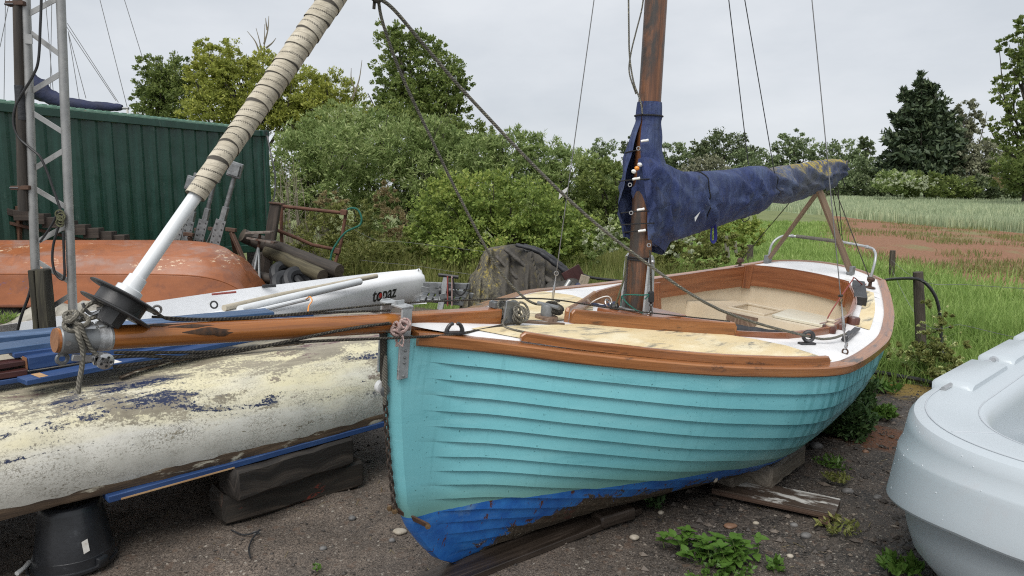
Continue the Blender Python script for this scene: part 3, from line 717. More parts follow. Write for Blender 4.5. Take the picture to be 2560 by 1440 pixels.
def soil_zone(x, y):
    left = np.interp(y, [9, 11, 13.4, 18.7, 30, 46], [8.6, 8.0, 7.8, 8.4, 13.0, 20.7])
    return np.clip((x - left) / 3.0 + .5, 0, 1) * np.clip((y - 8.8) / 2.5, 0, 1) * np.clip((60 - y) / 10, 0, 1)
def wheat_zone(x, y):
    xb = np.interp(y, [22, 26, 29, 45, 60, 83, 120], [40, 30, 21.5, 21.0, 24.5, 30, 38])
    xb2 = np.interp(y, [45, 60, 83, 110], [21, 20, 22, 24])
    return np.clip((x - np.where(y > 45, xb2, xb)) / 2.0 + .5, 0, 1)
ys = np.concatenate([np.linspace(-4, 20, 97), np.linspace(20.5, 60, 80), np.linspace(62, 130, 46), np.geomspace(135, 1500, 14)])
xs_ = np.concatenate([-np.geomspace(900, 42, 12), np.linspace(-40, -15, 26), np.linspace(-14, 40, 217), np.linspace(41, 80, 40), np.geomspace(84, 1100, 12)])
X, Y_ = np.meshgrid(xs_, ys); Z = terrain(X, Y_)
n, m_ = X.shape; idx = np.arange(n * m_).reshape(n, m_)
fa_ = np.stack([idx[:-1, :-1], idx[:-1, 1:], idx[1:, 1:], idx[1:, :-1]], -1).reshape(-1, 4)
me = big_mesh(np.stack([X, Y_, Z], -1).reshape(-1, 3), fa_, M_ground, 'ground', True)
at = me.attributes.new('zone', 'FLOAT_VECTOR', 'POINT')
at.data.foreach_set('vector', np.stack([soil_zone(X, Y_), wheat_zone(X, Y_), X * 0], -1).astype(np.float32).ravel())
setting('field', me)
# gravel yard
gx, gy = np.arange(-14, 9, .075), np.arange(-3, 17, .075)
X, Y_ = np.meshgrid(gx, gy); Z = bumps(X, Y_, .010, 1.3) + bumps(X + 3, Y_, .004, 5) 
edge = np.zeros(X.shape)
for i in range(1, 11):
    (x1, y1), (x2, y2) = YARD[i], YARD[(i + 1) % 12]; d = np.array([x2 - x1, y2 - y1]); L = np.hypot(*d); t = np.clip(((X - x1) * d[0] + (Y_ - y1) * d[1]) / L ** 2, 0, 1)
    dist = np.hypot(X - x1 - t * d[0], Y_ - y1 - t * d[1]); edge = np.maximum(edge, np.clip(1 - dist / .35, 0, 1))
Z = Z - .06 * edge ** 2 - .012
n, m_ = X.shape; idx = np.arange(n * m_).reshape(n, m_)
q = np.stack([idx[:-1, :-1], idx[:-1, 1:], idx[1:, 1:], idx[1:, :-1]], -1).reshape(-1, 4)
cx, cy = X[:-1, :-1].ravel() + .037, Y_[:-1, :-1].ravel() + .037
q = q[inside(cx, cy, YARD)]
setting('gravel_yard', big_mesh(np.stack([X, Y_, Z], -1).reshape(-1, 3), q, M_gravel, 'gravel_yard', True))
def yard_z(x, y): return bumps(x, y, .010, 1.3) + bumps(x + 3, y, .004, 5) - .012
# loose stones
NS = 90000
r_ = np.random.default_rng(31)
Ys = 1.9 + 6.2 * r_.random(NS * 2) ** 1.7; Xs = (r_.random(NS * 2) * 1.62 - .84) * (Ys + .5)
k = inside(Xs, Ys, YARD); Xs, Ys = Xs[k][:NS], Ys[k][:NS]; NS = len(Xs)
sz = .0015 + .0020 * r_.pareto(2.4, NS); sz = np.clip(sz, .0015, .016) * (.8 + .10 * Ys); sz = np.where(Xs < .35, sz * .68, sz * 1.25)
ov = np.array([(1, 0, 0), (-1, 0, 0), (0, 1, 0), (0, -1, 0), (0, 0, 1), (0, 0, -1)], float)
of = np.array([(0, 2, 4), (2, 1, 4), (1, 3, 4), (3, 0, 4), (2, 0, 5), (1, 2, 5), (3, 1, 5), (0, 3, 5)])
sc_ = r_.uniform(.55, 1.35, (NS, 6, 1)) * sz[:, None, None]
an = r_.uniform(0, 6.28, NS); ca, sa = np.cos(an), np.sin(an)
vv = ov[None] * sc_ * np.array([1.25, .9, .62]); vx = vv[..., 0] * ca[:, None] - vv[..., 1] * sa[:, None]; vy = vv[..., 0] * sa[:, None] + vv[..., 1] * ca[:, None]
sv = np.stack([vx + Xs[:, None], vy + Ys[:, None], vv[..., 2] + (yard_z(Xs, Ys) + sz * .22)[:, None]], -1).reshape(-1, 3)
sf_ = (of[None] + (np.arange(NS) * 6)[:, None, None]).reshape(-1, 3)
setting('loose_gravel', big_mesh(sv, sf_, M_stone, 'loose_gravel', False), kind='stuff')
r_ = np.random.default_rng(55); nl = 420
Yl = 2.3 + 4.5 * r_.random(nl); Xl = (r_.random(nl) * 1.5 - .75) * Yl; kk = inside(Xl, Yl, YARD); Xl, Yl = Xl[kk], Yl[kk]; nl = len(Xl)
al = r_.uniform(0, 6.28, nl); ll = r_.uniform(.008, .035, nl); wl_ = r_.uniform(.0012, .004, nl); zl = yard_z(Xl, Yl) + .006
cl, sl = np.cos(al), np.sin(al)
lv = np.stack([np.stack([Xl + a * ll * cl - b * wl_ * sl, Yl + a * ll * sl + b * wl_ * cl, zl + c * .004], -1) for a, b, c in ((-1, -.4, 0), (1, -.4, 1), (1, .4, 1), (-1, .4, 0))], 1).reshape(-1, 3)
setting('dry_litter', big_mesh(lv, np.arange(nl * 4).reshape(nl, 4), ML_straw, 'dry_litter', False), kind='stuff')
# single pebbles one can pick out
def pebble(px, py, rpx, mat, label, sq=.6):
    c = PZ(px, py, 0); c[2] = float(yard_z(c[0], c[1])); r = rpx * (np.linalg.norm(c - _O)) / FPX
    rd = random.Random(px * 7 + py); g = []; ph = [rd.uniform(0, 6.28) for _ in range(4)]
    for i in range(9):
        a = math.pi * i / 8
        g.append([c + V(r * math.sin(a) * math.cos(b) * (1 + .12 * math.sin(2 * b + ph[0])), r * math.sin(a) * math.sin(b) * .8 * (1 + .12 * math.sin(3 * b + ph[1])), r * .25 + r * sq * math.cos(a)) for b in np.linspace(0, 2 * math.pi, 13)])
    return single('pebble', label, 'pebble', MB().sheet(g), mat, loc=c, group='larger pebbles on the gravel', angle=180)
for a in ((1826, 1313, 15, M_pebble_brown, 'flat reddish-brown pebble on the bare gravel above the nettles', .35), (1652, 1275, 8, M_pebble_pale, 'small pale pebble in the dark soil by the end of the keel plank'), (1890, 1298, 7, M_pebble_pale, 'creamy pebble below the plywood board'),
          (1985, 1305, 9, M_pebble_grey, 'grey stone close under the plywood board'), (1586, 1342, 11, M_pebble_pale, 'oval tan pebble left of the nettles'), (2164, 1128, 8, M_pebble_brown, 'pinkish pebble beside the rusty soil patch'), (2040, 1120, 15, M_pebble_grey, 'squarish grey stone right of the timber block'),
          (1000, 1332, 16, M_pebble_pale, 'broad pale stone left of the keel foot', .4), (980, 1352, 9, M_pebble_grey, 'grey pebble just below the broad pale stone'), (880, 1290, 10, M_pebble_grey, 'dark pebble in the open gravel right of the sleepers'), (808, 1366, 9, M_pebble_grey, 'rounded dark pebble at the lower middle of the gravel'),
          (2120, 1222, 12, M_pebble_grey, 'shiny grey stone right of the plywood end'), (1975, 1390, 8, M_pebble_pale, 'pale pebble right of the nettles'), (2195, 1232, 10, M_pebble_grey, 'grey stone close to the grey plastic boat'), (2015, 1335, 12, M_pebble_grey, 'brown-grey stone on the bare gravel below the plywood'), (640, 1330, 8, M_pebble_grey, 'dark clod below the lower sleeper')):
    pebble(*a)
single('twig', 'dark bent twig and root on the gravel below the sleepers', 'twig', MB().tube(smooth_path([PZ(578, 1325, .006), PZ(610, 1337, .01), PZ(640, 1330, .012), PZ(650, 1325, .02), PZ(632, 1345, .01), PZ(622, 1370, .006), PZ(626, 1395, .006)], 4), .004, 5), M_blackcord)

# ================================================================== blades
def blades(px_, py_, pz_, h, w, mat, name, seed, lean=.35, kind='stuff'):
    r = np.random.default_rng(seed); n = len(px_)
    a = r.uniform(0, 2 * math.pi, n); la = r.uniform(0, 2 * math.pi, n); le = np.abs(r.normal(0, lean, n)) * h
    dx, dy = np.cos(a) * w / 2, np.sin(a) * w / 2; lx, ly = np.cos(la) * le, np.sin(la) * le
    def lay(f, ww, hz): return [np.stack([px_ + sg * dx * ww + lx * f, py_ + sg * dy * ww + ly * f, pz_ + h * hz], -1) for sg in (-1, 1)]
    b0, b1 = lay(0, 1, -.02); m0_, m1_ = lay(.35, .75, .58); t0, _ = lay(1, 0, np.sqrt(np.clip(1 - (le / h) ** 2 * .5, .2, 1)))
    v = np.stack([b0, b1, m0_, m1_, t0], 1).reshape(-1, 3)
    f = (np.array([(0, 1, 3), (0, 3, 2), (2, 3, 4)])[None] + (np.arange(n) * 5)[:, None, None]).reshape(-1, 3)
    return setting(name, big_mesh(v, f, mat, name, False), kind=kind)
r_ = np.random.default_rng(41)
N_ = 170000
Yg = 5.0 + 33 * r_.random(N_) ** 2.0; Xg = Yg * (r_.random(N_) * .80 - .02)
k = ~inside(Xg, Yg, YARD) & (r_.random(N_) > soil_zone(Xg, Yg) * 1.15) & (wheat_zone(Xg, Yg) < .5)
Xg, Yg = Xg[k], Yg[k]
tuft = .55 + .9 * (bumps(Xg, Yg, .5, .7) * .5 + .5).clip(0, 1)
hg = r_.uniform(.14, .34, len(Xg)) * tuft * np.interp(Yg, [5, 7, 12, 22, 38], [.9, 1.15, 1.1, .85, .7])
blades(Xg, Yg, terrain(Xg, Yg), hg, .0035 + .0011 * Yg, ML_grass, 'meadow_grass', 1, .55)
N_ = 26000
Yg = 9.0 + 8 * r_.random(N_); Xg = -5.5 + 8.5 * r_.random(N_); k = ~inside(Xg, Yg, YARD); Xg, Yg = Xg[k], Yg[k]
blades(Xg, Yg, terrain(Xg, Yg), r_.uniform(.25, .75, len(Xg)), .010, ML_weed, 'rough_weeds', 2, .4)
N_ = 30000
Yg = 9 + 38 * r_.random(N_) ** 1.5; Xg = Yg * (.35 + .42 * r_.random(N_)); k = (soil_zone(Xg, Yg) > .45) & (wheat_zone(Xg, Yg) < .5) & (bumps(Xg, Yg, .5, .35) > .12)
Xg, Yg = Xg[k], Yg[k]; blades(Xg, Yg, terrain(Xg, Yg), r_.uniform(.05, .22, len(Xg)), .02, ML_soilgrass, 'thin_grass', 3, .5)
N_ = 110000
Yg = 26 + 92 * r_.random(N_) ** 1.35; Xg = 18 + (Yg * .80 - 14) * r_.random(N_); k = (wheat_zone(Xg, Yg) > .5) & (Xg < Yg * .78); Xg, Yg = Xg[k], Yg[k]
blades(Xg, Yg, terrain(Xg, Yg), r_.uniform(.45, .68, len(Xg)), .0012 * Yg, ML_wheat, 'wheat', 4, .18)
# grass tufts at the gravel edge
N_ = 9000
i_ = r_.integers(2, 9, N_); t_ = r_.random(N_); P0 = np.array(YARD)[i_]; P1 = np.array(YARD)[i_ + 1]
Pe = P0 + (P1 - P0) * t_[:, None] + r_.normal(0, .16, (N_, 2))
blades(Pe[:, 0], Pe[:, 1], np.full(N_, -.03), r_.uniform(.08, .28, N_), .007, ML_grass, 'edge_grass', 6, .6)

# ================================================================== trees and bushes
def leaves(blobs, n, ln, wd, seed, clump=.22, droop=0.0, shell=.5, up=.3, nclump=None, low=-1.0):
    """n leaf faces gathered in clumps through the given ellipsoids (c, (rx, ry, rz))"""
    r = np.random.default_rng(seed)
    c = np.array([b[0] for b in blobs], float); R3 = np.array([b[1] for b in blobs], float)
    wgt = (R3[:, 0] * R3[:, 2]); wgt /= wgt.sum()
    nc = nclump or max(40, n // 38)
    bi = r.choice(len(blobs), nc, p=wgt)
    d = r.normal(size=(nc, 3)); d /= np.linalg.norm(d, axis=1)[:, None]; d[:, 2] = np.maximum(d[:, 2], low)
    rad = shell + (1 - shell) * r.random(nc) ** .6; rad *= r.uniform(.86, 1.12, nc)
    cc = c[bi] + d * R3[bi] * rad[:, None]
    cs = clump * R3[bi].mean(1) * r.uniform(.5, 1.3, nc)
    li = r.integers(0, nc, n)
    g = r.normal(size=(n, 3)); g /= (np.linalg.norm(g, axis=1)[:, None] + 1e-9); g *= (r.random(n) ** .5)[:, None]
    p = cc[li] + g * cs[li][:, None] * np.array([1, 1, .75])
    ax = g * .8 + d[li] * .6 + r.normal(size=(n, 3)) * .7; ax[:, 2] += up - droop; ax /= np.linalg.norm(ax, axis=1)[:, None]
    t = r.normal(size=(n, 3)) * .75 + d[li] * .7; t[:, 2] += .55; s = np.cross(ax, t); s /= np.linalg.norm(s, axis=1)[:, None] + 1e-9
    k_ = r.uniform(.45, 1.5, n)[:, None] / 2; L = ln * k_; W = wd * k_ * r.uniform(.8, 1.2, n)[:, None]
    v = np.stack([p - ax * L, p + s * W, p + ax * L, p - s * W], 1).reshape(-1, 3)
    f = np.arange(n * 4).reshape(n, 4)
    return v, f
def bpx(px, py, Y, rx, rz, ry=None):
    c = PY(px, py, Y); k = Y / FPX * 1.0
    return (c, (rx * k, (ry or rx) * k, rz * k))
def plant(name, label, cat, Y, blobs, mat, ln, wd, seed, cover=4.5, clump=.22, trunk=True, group=None, base=None, r0=.10, limbs=6, shell=.5, bark=None, droop=0.0, extra=(), low=-1.0, base_px=None):
    B = [bpx(*b) if len(b) == 6 else bpx(b[0], b[1], Y, *b[2:]) for b in blobs]
    area = sum(b[1][0] * b[1][2] * math.pi for b in B)
    n = int(min(56000, cover * area / (ln * wd * .5)))
    c = np.mean([b[0] for b in B], 0) if base is None else np.asarray(base, float)
    if base_px is not None: c = PY(base_px, 600, Y)
    zb = float(terrain(c[0], c[1])); root = V(c[0], c[1], max(zb, -.02))
    t = thing(name, label, cat, root, group)
    v, f = leaves(B, n, ln, wd, seed, clump, droop, shell, low=low)
    k = v[:, 2].reshape(-1, 4).min(1) > zb - .02
    v = v.reshape(-1, 4, 3)[k].reshape(-1, 3); f = np.arange(len(v)).reshape(-1, 4)
    part('crown' if 'tree' in name else 'foliage', big_mesh(v - root, f, mat, name), None, t)
    rd = random.Random(seed)
    if trunk:
        m = MB(); top = np.mean([b[0] for b in B], 0) + V(0, 0, .2 * max(b[1][2] for b in B))
        tp_ = smooth_path([root - V(0, 0, .1), root + (top - root) * .4 + V(rd.uniform(-.1, .1), 0, 0) * np.linalg.norm(top - root), top], 6)
        m.tube(tp_, np.linspace(r0, r0 * .3, len(tp_)), 9); part('trunk', m, bark or M_bark, t, angle=60)
        m = MB()
        for b in B:
            for q in range(max(1, limbs // 2)):
                f0 = rd.uniform(.25, .85); s_ = tp_[int(f0 * (len(tp_) - 1))]
                e = b[0] + V(rd.uniform(-1, 1) * b[1][0], rd.uniform(-1, 1) * b[1][1], rd.uniform(-.3, 1) * b[1][2]) * .8
                mid = (s_ + e) / 2 + V(rd.uniform(-.1, .1), rd.uniform(-.1, .1), rd.uniform(-.12, .05)) * np.linalg.norm(e - s_)
                pth = smooth_path([s_, mid, e], 4); m.tube(pth, np.linspace(r0 * .42, r0 * .07, len(pth)), 5)
        part('limbs', m, bark or M_bark, t, angle=60)
    for nm, (vv, ff), mt in extra: part(nm, big_mesh(vv - root, ff, mt, nm), None, t)['kind'] = 'stuff'
    return t
TG, BGp, FT_, FH = 'trees behind the yard', 'bushes behind the yard', 'trees at the far side of the field', 'hedge bushes at the far edge of the wheat'
plant('broadleaf_tree', 'dark grey-green tree right behind the container, leftmost tree with sky gaps', 'tree', 26, [(400, 210, 55, 55), (380, 170, 40, 30), (440, 250, 80, 60), (370, 260, 40, 50), (440, 190, 60, 50)], ML_dark, .10, .045, 51, 4.6, .22, group=TG, r0=.16)
OLIVE = plant('broadleaf_tree', 'yellow-green tree above the container with bare twigs at its top', 'tree', 25, [(545, 150, 62, 55), (520, 200, 60, 60), (600, 215, 90, 70), (560, 270, 100, 50), (660, 180, 60, 55), (690, 250, 70, 60), (640, 290, 90, 40)], ML_olive, .095, .048, 52, 5.0, .18, group=TG, r0=.18)
plant('broadleaf_tree', 'olive tree right of the slanting canvas-covered tube', 'tree', 25.5, [(760, 225, 70, 55), (830, 240, 70, 60), (800, 290, 100, 60), (880, 290, 60, 55), (730, 300, 70, 50)], ML_olive, .095, .045, 53, 5.0, .18, group=TG, r0=.16)
tw_ = MB(); rd = random.Random(5)
for (x0, y0, x1, y1) in ((655, 190, 662, 60), (655, 150, 640, 70), (660, 110, 672, 40), (648, 130, 618, 78), (665, 120, 690, 95), (880, 250, 905, 150), (890, 230, 878, 170), (668, 75, 664, 45)):
    tw_.tube(smooth_path([PY(x0, y0, 25), PY((x0 + x1) / 2 + rd.uniform(-6, 6), (y0 + y1) / 2, 25), PY(x1, y1, 25)], 4), np.linspace(.035, .008, 9), 5)
bt_ = part('bare_twigs', tw_, M_twig, OLIVE); bt_['kind'] = 'stuff'
plant('broadleaf_tree', 'tall tree with an open crown standing above the willow bushes', 'tree', 28, [(985, 100, 55, 48), (1050, 120, 70, 50), (1090, 190, 85, 65), (990, 190, 65, 60), (1040, 250, 110, 60), (1110, 270, 70, 55), (960, 265, 45, 40), (1150, 215, 36, 50), (1030, 320, 85, 45)], ML_tall, .11, .058, 54, 4.4, .18, group=TG, r0=.22, base_px=1060, shell=.15)
plant('willow_bush', 'big grey-green willow bush right beside the container end', 'bush', 18.5, [(745, 420, 75, 90), (800, 470, 100, 80), (850, 380, 90, 70), (720, 500, 60, 60)], ML_willow, .12, .030, 55, 4.5, .20, group=BGp)
plant('willow_bush', 'rounded willow bush between the container and the tall tree', 'bush', 20.5, [(770, 350, 70, 60), (850, 320, 85, 60), (930, 330, 75, 60), (900, 400, 110, 80)], ML_willow, .12, .032, 56, 4.5, .20, group=BGp)
plant('willow_bush', 'dense willow bush below the tall tree', 'bush', 19.5, [(1010, 370, 90, 70), (1090, 350, 70, 60), (960, 450, 100, 80), (1090, 430, 110, 80), (980, 550, 90, 70), (1080, 540, 80, 60)], ML_willow, .12, .030, 57, 4.5, .20, group=BGp)
plant('willow_bush', 'dark green bush in the gap under the tall tree trunk', 'bush', 23, [(1000, 310, 70, 45), (1090, 330, 80, 40), (1180, 345, 60, 40), (1160, 400, 90, 60)], ML_dark, .12, .05, 58, 4.0, .22, group=BGp)
plant('willow_bush', 'silvery willow bush behind the yellow-green thorn bush', 'bush', 19, [(1200, 390, 80, 55), (1290, 370, 75, 50), (1250, 450, 110, 70)], ML_willow, .12, .030, 59, 4.5, .20, group=BGp)
plant('willow_bush', 'willow bush left of the mast, its top against the far trees', 'bush', 18.5, [(1360, 395, 75, 55), (1420, 430, 85, 70), (1340, 470, 90, 70), (1500, 480, 75, 80)], ML_willow, .12, .030, 60, 4.5, .20, group=BGp)
plant('willow_bush', 'dark willow bush directly behind the mast', 'bush', 17.5, [(1500, 450, 70, 65), (1560, 520, 70, 70), (1480, 560, 90, 70), (1600, 560, 60, 60)], ML_dark, .10, .04, 61, 4.5, .22, group=BGp)
v1 = leaves([bpx(1180, 440, 12.4, 90, 20), bpx(1300, 500, 12.2, 120, 60)], 160, .05, .05, 4)
THORN = plant('thorn_bush', 'broad yellow-green thorn bush in the middle, behind the tarpaulin heap', 'bush', 12.6, [(1130, 520, 100, 90), (1210, 490, 110, 70), (1310, 520, 120, 75), (1390, 570, 95, 75), (1430, 610, 60, 50), (1250, 600, 190, 80), (1090, 600, 80, 70)], ML_haw, .055, .034, 62, 5.4, .15, group=BGp, r0=.06, limbs=10)
sp_ = MB(); rd = random.Random(9)
for k in range(26):
    x = rd.uniform(1060, 1420); y = np.interp(x, [1040, 1110, 1210, 1310, 1420], [470, 432, 420, 440, 510])
    a = PY(x, y + 30, 12.5); b = PY(x + rd.uniform(-22, 22), y - rd.uniform(6, 34), 12.4); sp_.tube(smooth_path([a, (a + b) / 2 + V(.03, 0, 0), b], 3), np.linspace(.008, .003, 7), 4)
bt_ = part('shoots', sp_, M_stem, THORN); bt_['kind'] = 'stuff'
vs_ = leaves([bpx(1240, 440, 12.4, 190, 40)], 900, .06, .035, 77, .12, up=.8)
setting_ = None
plant('dead_hogweed', 'pale dry weed stand under the willow, left one', 'weeds', 13.2, [(800, 590, 90, 55), (870, 560, 70, 60), (900, 620, 90, 60)], ML_weed, .07, .022, 63, 2.8, .20, trunk=False, group='pale weeds in front of the willows')
plant('dead_hogweed', 'straw-coloured dry weed plume left of the thorn bush', 'weeds', 13.4, [(968, 500, 34, 50), (985, 560, 40, 50), (830, 505, 40, 30)], ML_straw, .06, .022, 64, 2.2, .22, trunk=False, group='pale weeds in front of the willows')
plant('dead_hogweed', 'light green weeds at the foot of the willows above the white dinghy', 'weeds', 12.4, [(930, 640, 100, 45), (1010, 630, 60, 45), (860, 660, 60, 35)], ML_weed, .07, .022, 65, 2.6, .20, trunk=False, group='pale weeds in front of the willows')
st_ = MB(); rd = random.Random(3)
for k in range(46):
    x = rd.uniform(690, 790); y1 = rd.uniform(390, 560) if x < 750 else rd.uniform(520, 600)
    a = PY(x + rd.uniform(-10, 30), 660, 13.0); b = PY(x + rd.uniform(-22, 14), y1, 13.2); mid = (a + b) / 2 + V(rd.uniform(-.12, .12), 0, 0)
    st_.tube(smooth_path([a, mid, b], 4), np.linspace(.010, .003, 9), 4)
    for q in range(2):
        s_ = a + (b - a) * rd.uniform(.4, .9); e = s_ + V(rd.uniform(-.3, .3), 0, rd.uniform(.05, .3)); st_.tube([s_, e], [.005, .002], 4)
single('dead_shrub', 'thicket of bare pale twigs beside the container corner', 'shrub', st_, M_twig)
plant('elder_bush', 'bush with white flower heads just left of the mast', 'bush', 12.2, [(1490, 610, 50, 45), (1540, 590, 40, 50)], ML_willow, .07, .035, 66, 3.5, .22, trunk=False, group='flowering bushes by the mast', extra=[('flowers', leaves([bpx(1490, 600, 12.1, 45, 40), bpx(1530, 590, 12.1, 40, 40)], 1500, .05, .03, 12, .10), ML_flower)])
plant('elder_bush', 'pale flowering bush seen between the mast and the sail cover', 'bush', 11.8, [(1670, 640, 40, 55), (1720, 620, 50, 45), (1770, 660, 50, 50)], ML_weed, .06, .03, 67, 3.2, .22, trunk=False, group='flowering bushes by the mast', extra=[('flowers', leaves([bpx(1690, 610, 11.7, 60, 35)], 1300, .045, .03, 13, .10), ML_flower)])
plant('small_bush', 'small round green bush under the boom, at the fence', 'bush', 17.5, [(1840, 560, 55, 40), (1880, 580, 45, 35), (1800, 590, 50, 40)], ML_haw, .06, .035, 68, 3.8, .2, trunk=False)
plant('small_bush', 'light green bush low behind the far cockpit coaming', 'bush', 13.5, [(1760, 610, 60, 50), (1830, 620, 40, 40)], ML_weed, .06, .03, 69, 3.2, .2, trunk=False)

# far side of the field
far_ = [('round-topped dark tree, highest dome in the middle of the far row', ML_fardark, 112, [(1810, 362, 68, 40), (1760, 385, 50, 35), (1860, 385, 45, 30)], 1.0),
        ('open pale tree of the far row, right of the sail cover lines', ML_far, 104, [(1985, 365, 52, 46), (1955, 395, 45, 35), (2020, 395, 45, 35)], .6),
        ('thin grey-green tree at the left end of the far row, left of the mast', ML_far, 118, [(1510, 368, 45, 28), (1490, 385, 35, 22)], .6),
        ('dark tree of the far row just left of the mast', ML_fardark, 116, [(1585, 365, 32, 34), (1600, 395, 40, 28)], 1.0),
        ('tree of the far row immediately right of the mast', ML_far, 112, [(1680, 385, 48, 38), (1720, 400, 35, 28), (1665, 410, 50, 30)], .7),
        ('olive-brown rounded tree below the dark dome', ML_brown, 102, [(1765, 425, 60, 42), (1720, 440, 45, 32)], 1.0),
        ('green tree of the far row behind the boom, right of the dome', ML_far, 104, [(1885, 415, 65, 45), (1840, 435, 50, 35), (1930, 430, 50, 36)], 1.0),
        ('broad open tree of the far row above the boom end', ML_far, 106, [(2080, 385, 58, 46), (2120, 410, 50, 40), (2050, 420, 50, 38)], .75),
        ('tree at the right end of the far row, next to the conifer', ML_far, 98, [(2150, 425, 55, 42), (2190, 440, 45, 36), (2100, 450, 55, 32)], 1.0)]
for k, (lb, mt, Y, bl, cv) in enumerate(far_):
    plant('broadleaf_tree', lb, 'tree', Y, [(b[0], b[1] + 4, b[2], b[3]) for b in bl], mt, .32, .20, 80 + k, 4.6 * cv, .20, group=FT_, r0=.30, limbs=5, shell=.3)
hd = [(1500, 440, 70, 40), (1600, 450, 60, 36), (1690, 460, 60, 30), (1790, 462, 60, 28), (1890, 468, 60, 22), (1990, 470, 60, 22), (2080, 462, 60, 28), (2160, 464, 60, 26)]
for k, b in enumerate(hd):
    plant('hedge_bush', ('first', 'second', 'third', 'fourth', 'fifth', 'sixth', 'seventh', 'eighth')[k] + ' low bush from the left along the foot of the far tree row', 'bush', 96 - k, [b, (b[0] + 40, b[1] + 8, b[2], b[3] * .8)], (ML_far, ML_fardark, ML_brown)[k % 3], .30, .19, 100 + k, 5.0, .22, trunk=False, group='bushes under the far tree row')
# big conifer
Yc = 88
bl = []
for k in range(15):
    f = k / 14; y = 200 + (445 - 200) * f; w = 12 + 108 * f ** .72
    bl.append((2312 + 6 * math.sin(k * 2.1), y, w * (.92 + .12 * math.sin(k * 1.7)), 20 + 8 * f, w * .8))
bl += [(2265, 240, 18, 26), (2258, 290, 30, 24), (2235, 350, 22, 20), (2380, 330, 26, 30), (2225, 400, 26, 24)]
CON = plant('conifer_tree', 'big dark conifer with an uneven pointed top beyond the wheat field', 'tree', Yc, bl, ML_conifer, .70, .30, 120, 12.0, .34, r0=.45, limbs=2, shell=.1, base_px=2312)
sp_v, sp_f = leaves([bpx(2305 + d, y, Yc, 7, 16) for d, y in ((0, 195), (14, 205), (-10, 215), (28, 225), (52, 245), (-45, 235), (-60, 300), (70, 290), (85, 330), (-85, 345))], 900, .9, .22, 121, .3, up=1.2)
part('tips', big_mesh(sp_v - LOC[CON.name], sp_f, ML_conifer, 'tips'), None, CON)
plant('conifer_tree', 'small distant conifer showing above the far tree row', 'tree', 125, [(2160, 358, 12, 20), (2165, 372, 22, 22), (2180, 380, 20, 20)], ML_fardark, .7, .3, 122, 4, .3, r0=.3, limbs=2)
plant('broadleaf_tree', 'brownish pine-like tree close behind the right flank of the conifer', 'tree', 92, [(2420, 280, 34, 28), (2440, 300, 26, 26), (2400, 330, 40, 40), (2430, 370, 50, 40)], ML_brown, .32, .18, 123, 4.2, .22, group=FT_, r0=.3, base_px=2415)
plant('broadleaf_tree', 'brown-green tree between the conifer and the tall tree at the right edge', 'tree', 84, [(2440, 410, 55, 45), (2490, 400, 50, 50), (2480, 440, 70, 40)], ML_brown, .32, .2, 124, 5, .22, group=FT_, r0=.3)
plant('poplar_tree', 'tall loose-crowned tree cut by the right edge of the picture', 'tree', 58, [(2555, 70, 26, 40), (2535, 110, 38, 34), (2560, 170, 50, 50), (2520, 230, 45, 45), (2550, 290, 60, 55), (2500, 330, 38, 36), (2545, 370, 65, 50), (2600, 150, 60, 60), (2605, 290, 60, 70)], ML_dark, .24, .14, 125, 3.4, .20, r0=.28, base_px=2585, shell=.25)
plant('broadleaf_tree', 'dark green tree at the right edge below the tall loose one', 'tree', 66, [(2540, 430, 60, 50), (2590, 420, 60, 60)], ML_dark, .26, .15, 126, 5, .22, group=FT_, r0=.2)
hb_ = [(2235, 455, 55, 30, ML_willow), (2300, 462, 60, 30, ML_dark), (2370, 465, 60, 32, ML_dark), (2440, 468, 60, 30, ML_fardark), (2510, 474, 60, 22, ML_far), (2570, 470, 50, 30, ML_dark)]
for k, b in enumerate(hb_):
    ex = [('flowers', leaves([bpx(b[0], b[1] - 6, 74, 45, 20)], 500, .16, .12, 140 + k, .15), ML_flower)] if k in (0, 1) else []
    plant('hedge_bush', ('pale-flowered bush at the left foot of the conifer', 'dark bush with a few pale flowers below the conifer', 'dark bush right of the flowered ones below the conifer', 'very dark bush at the field corner', 'low light green bush near the right edge of the far hedge', 'dark bush touching the right edge of the picture')[k], 'bush', 76, [b[:4], (b[0] + 25, b[1] + 8, b[2] * .8, b[3] * .7)], b[4], .26, .15, 130 + k, 5.0, .20, trunk=False, group=FH, extra=ex)
pm_ = MB(); rd = random.Random(8)
for k in range(16):
    a = PY(2505 + rd.uniform(-4, 4), 470, 73); b = PY(2505 + rd.uniform(-24, 24), 444 + rd.uniform(-3, 6), 73); pm_.tube([a, (a + b) / 2 + V(0, 0, .1), b], [.03, .05, .10], 5)
single('pampas_grass', 'tuft of pale pampas plumes at the far hedge', 'plant', pm_, ML_straw)

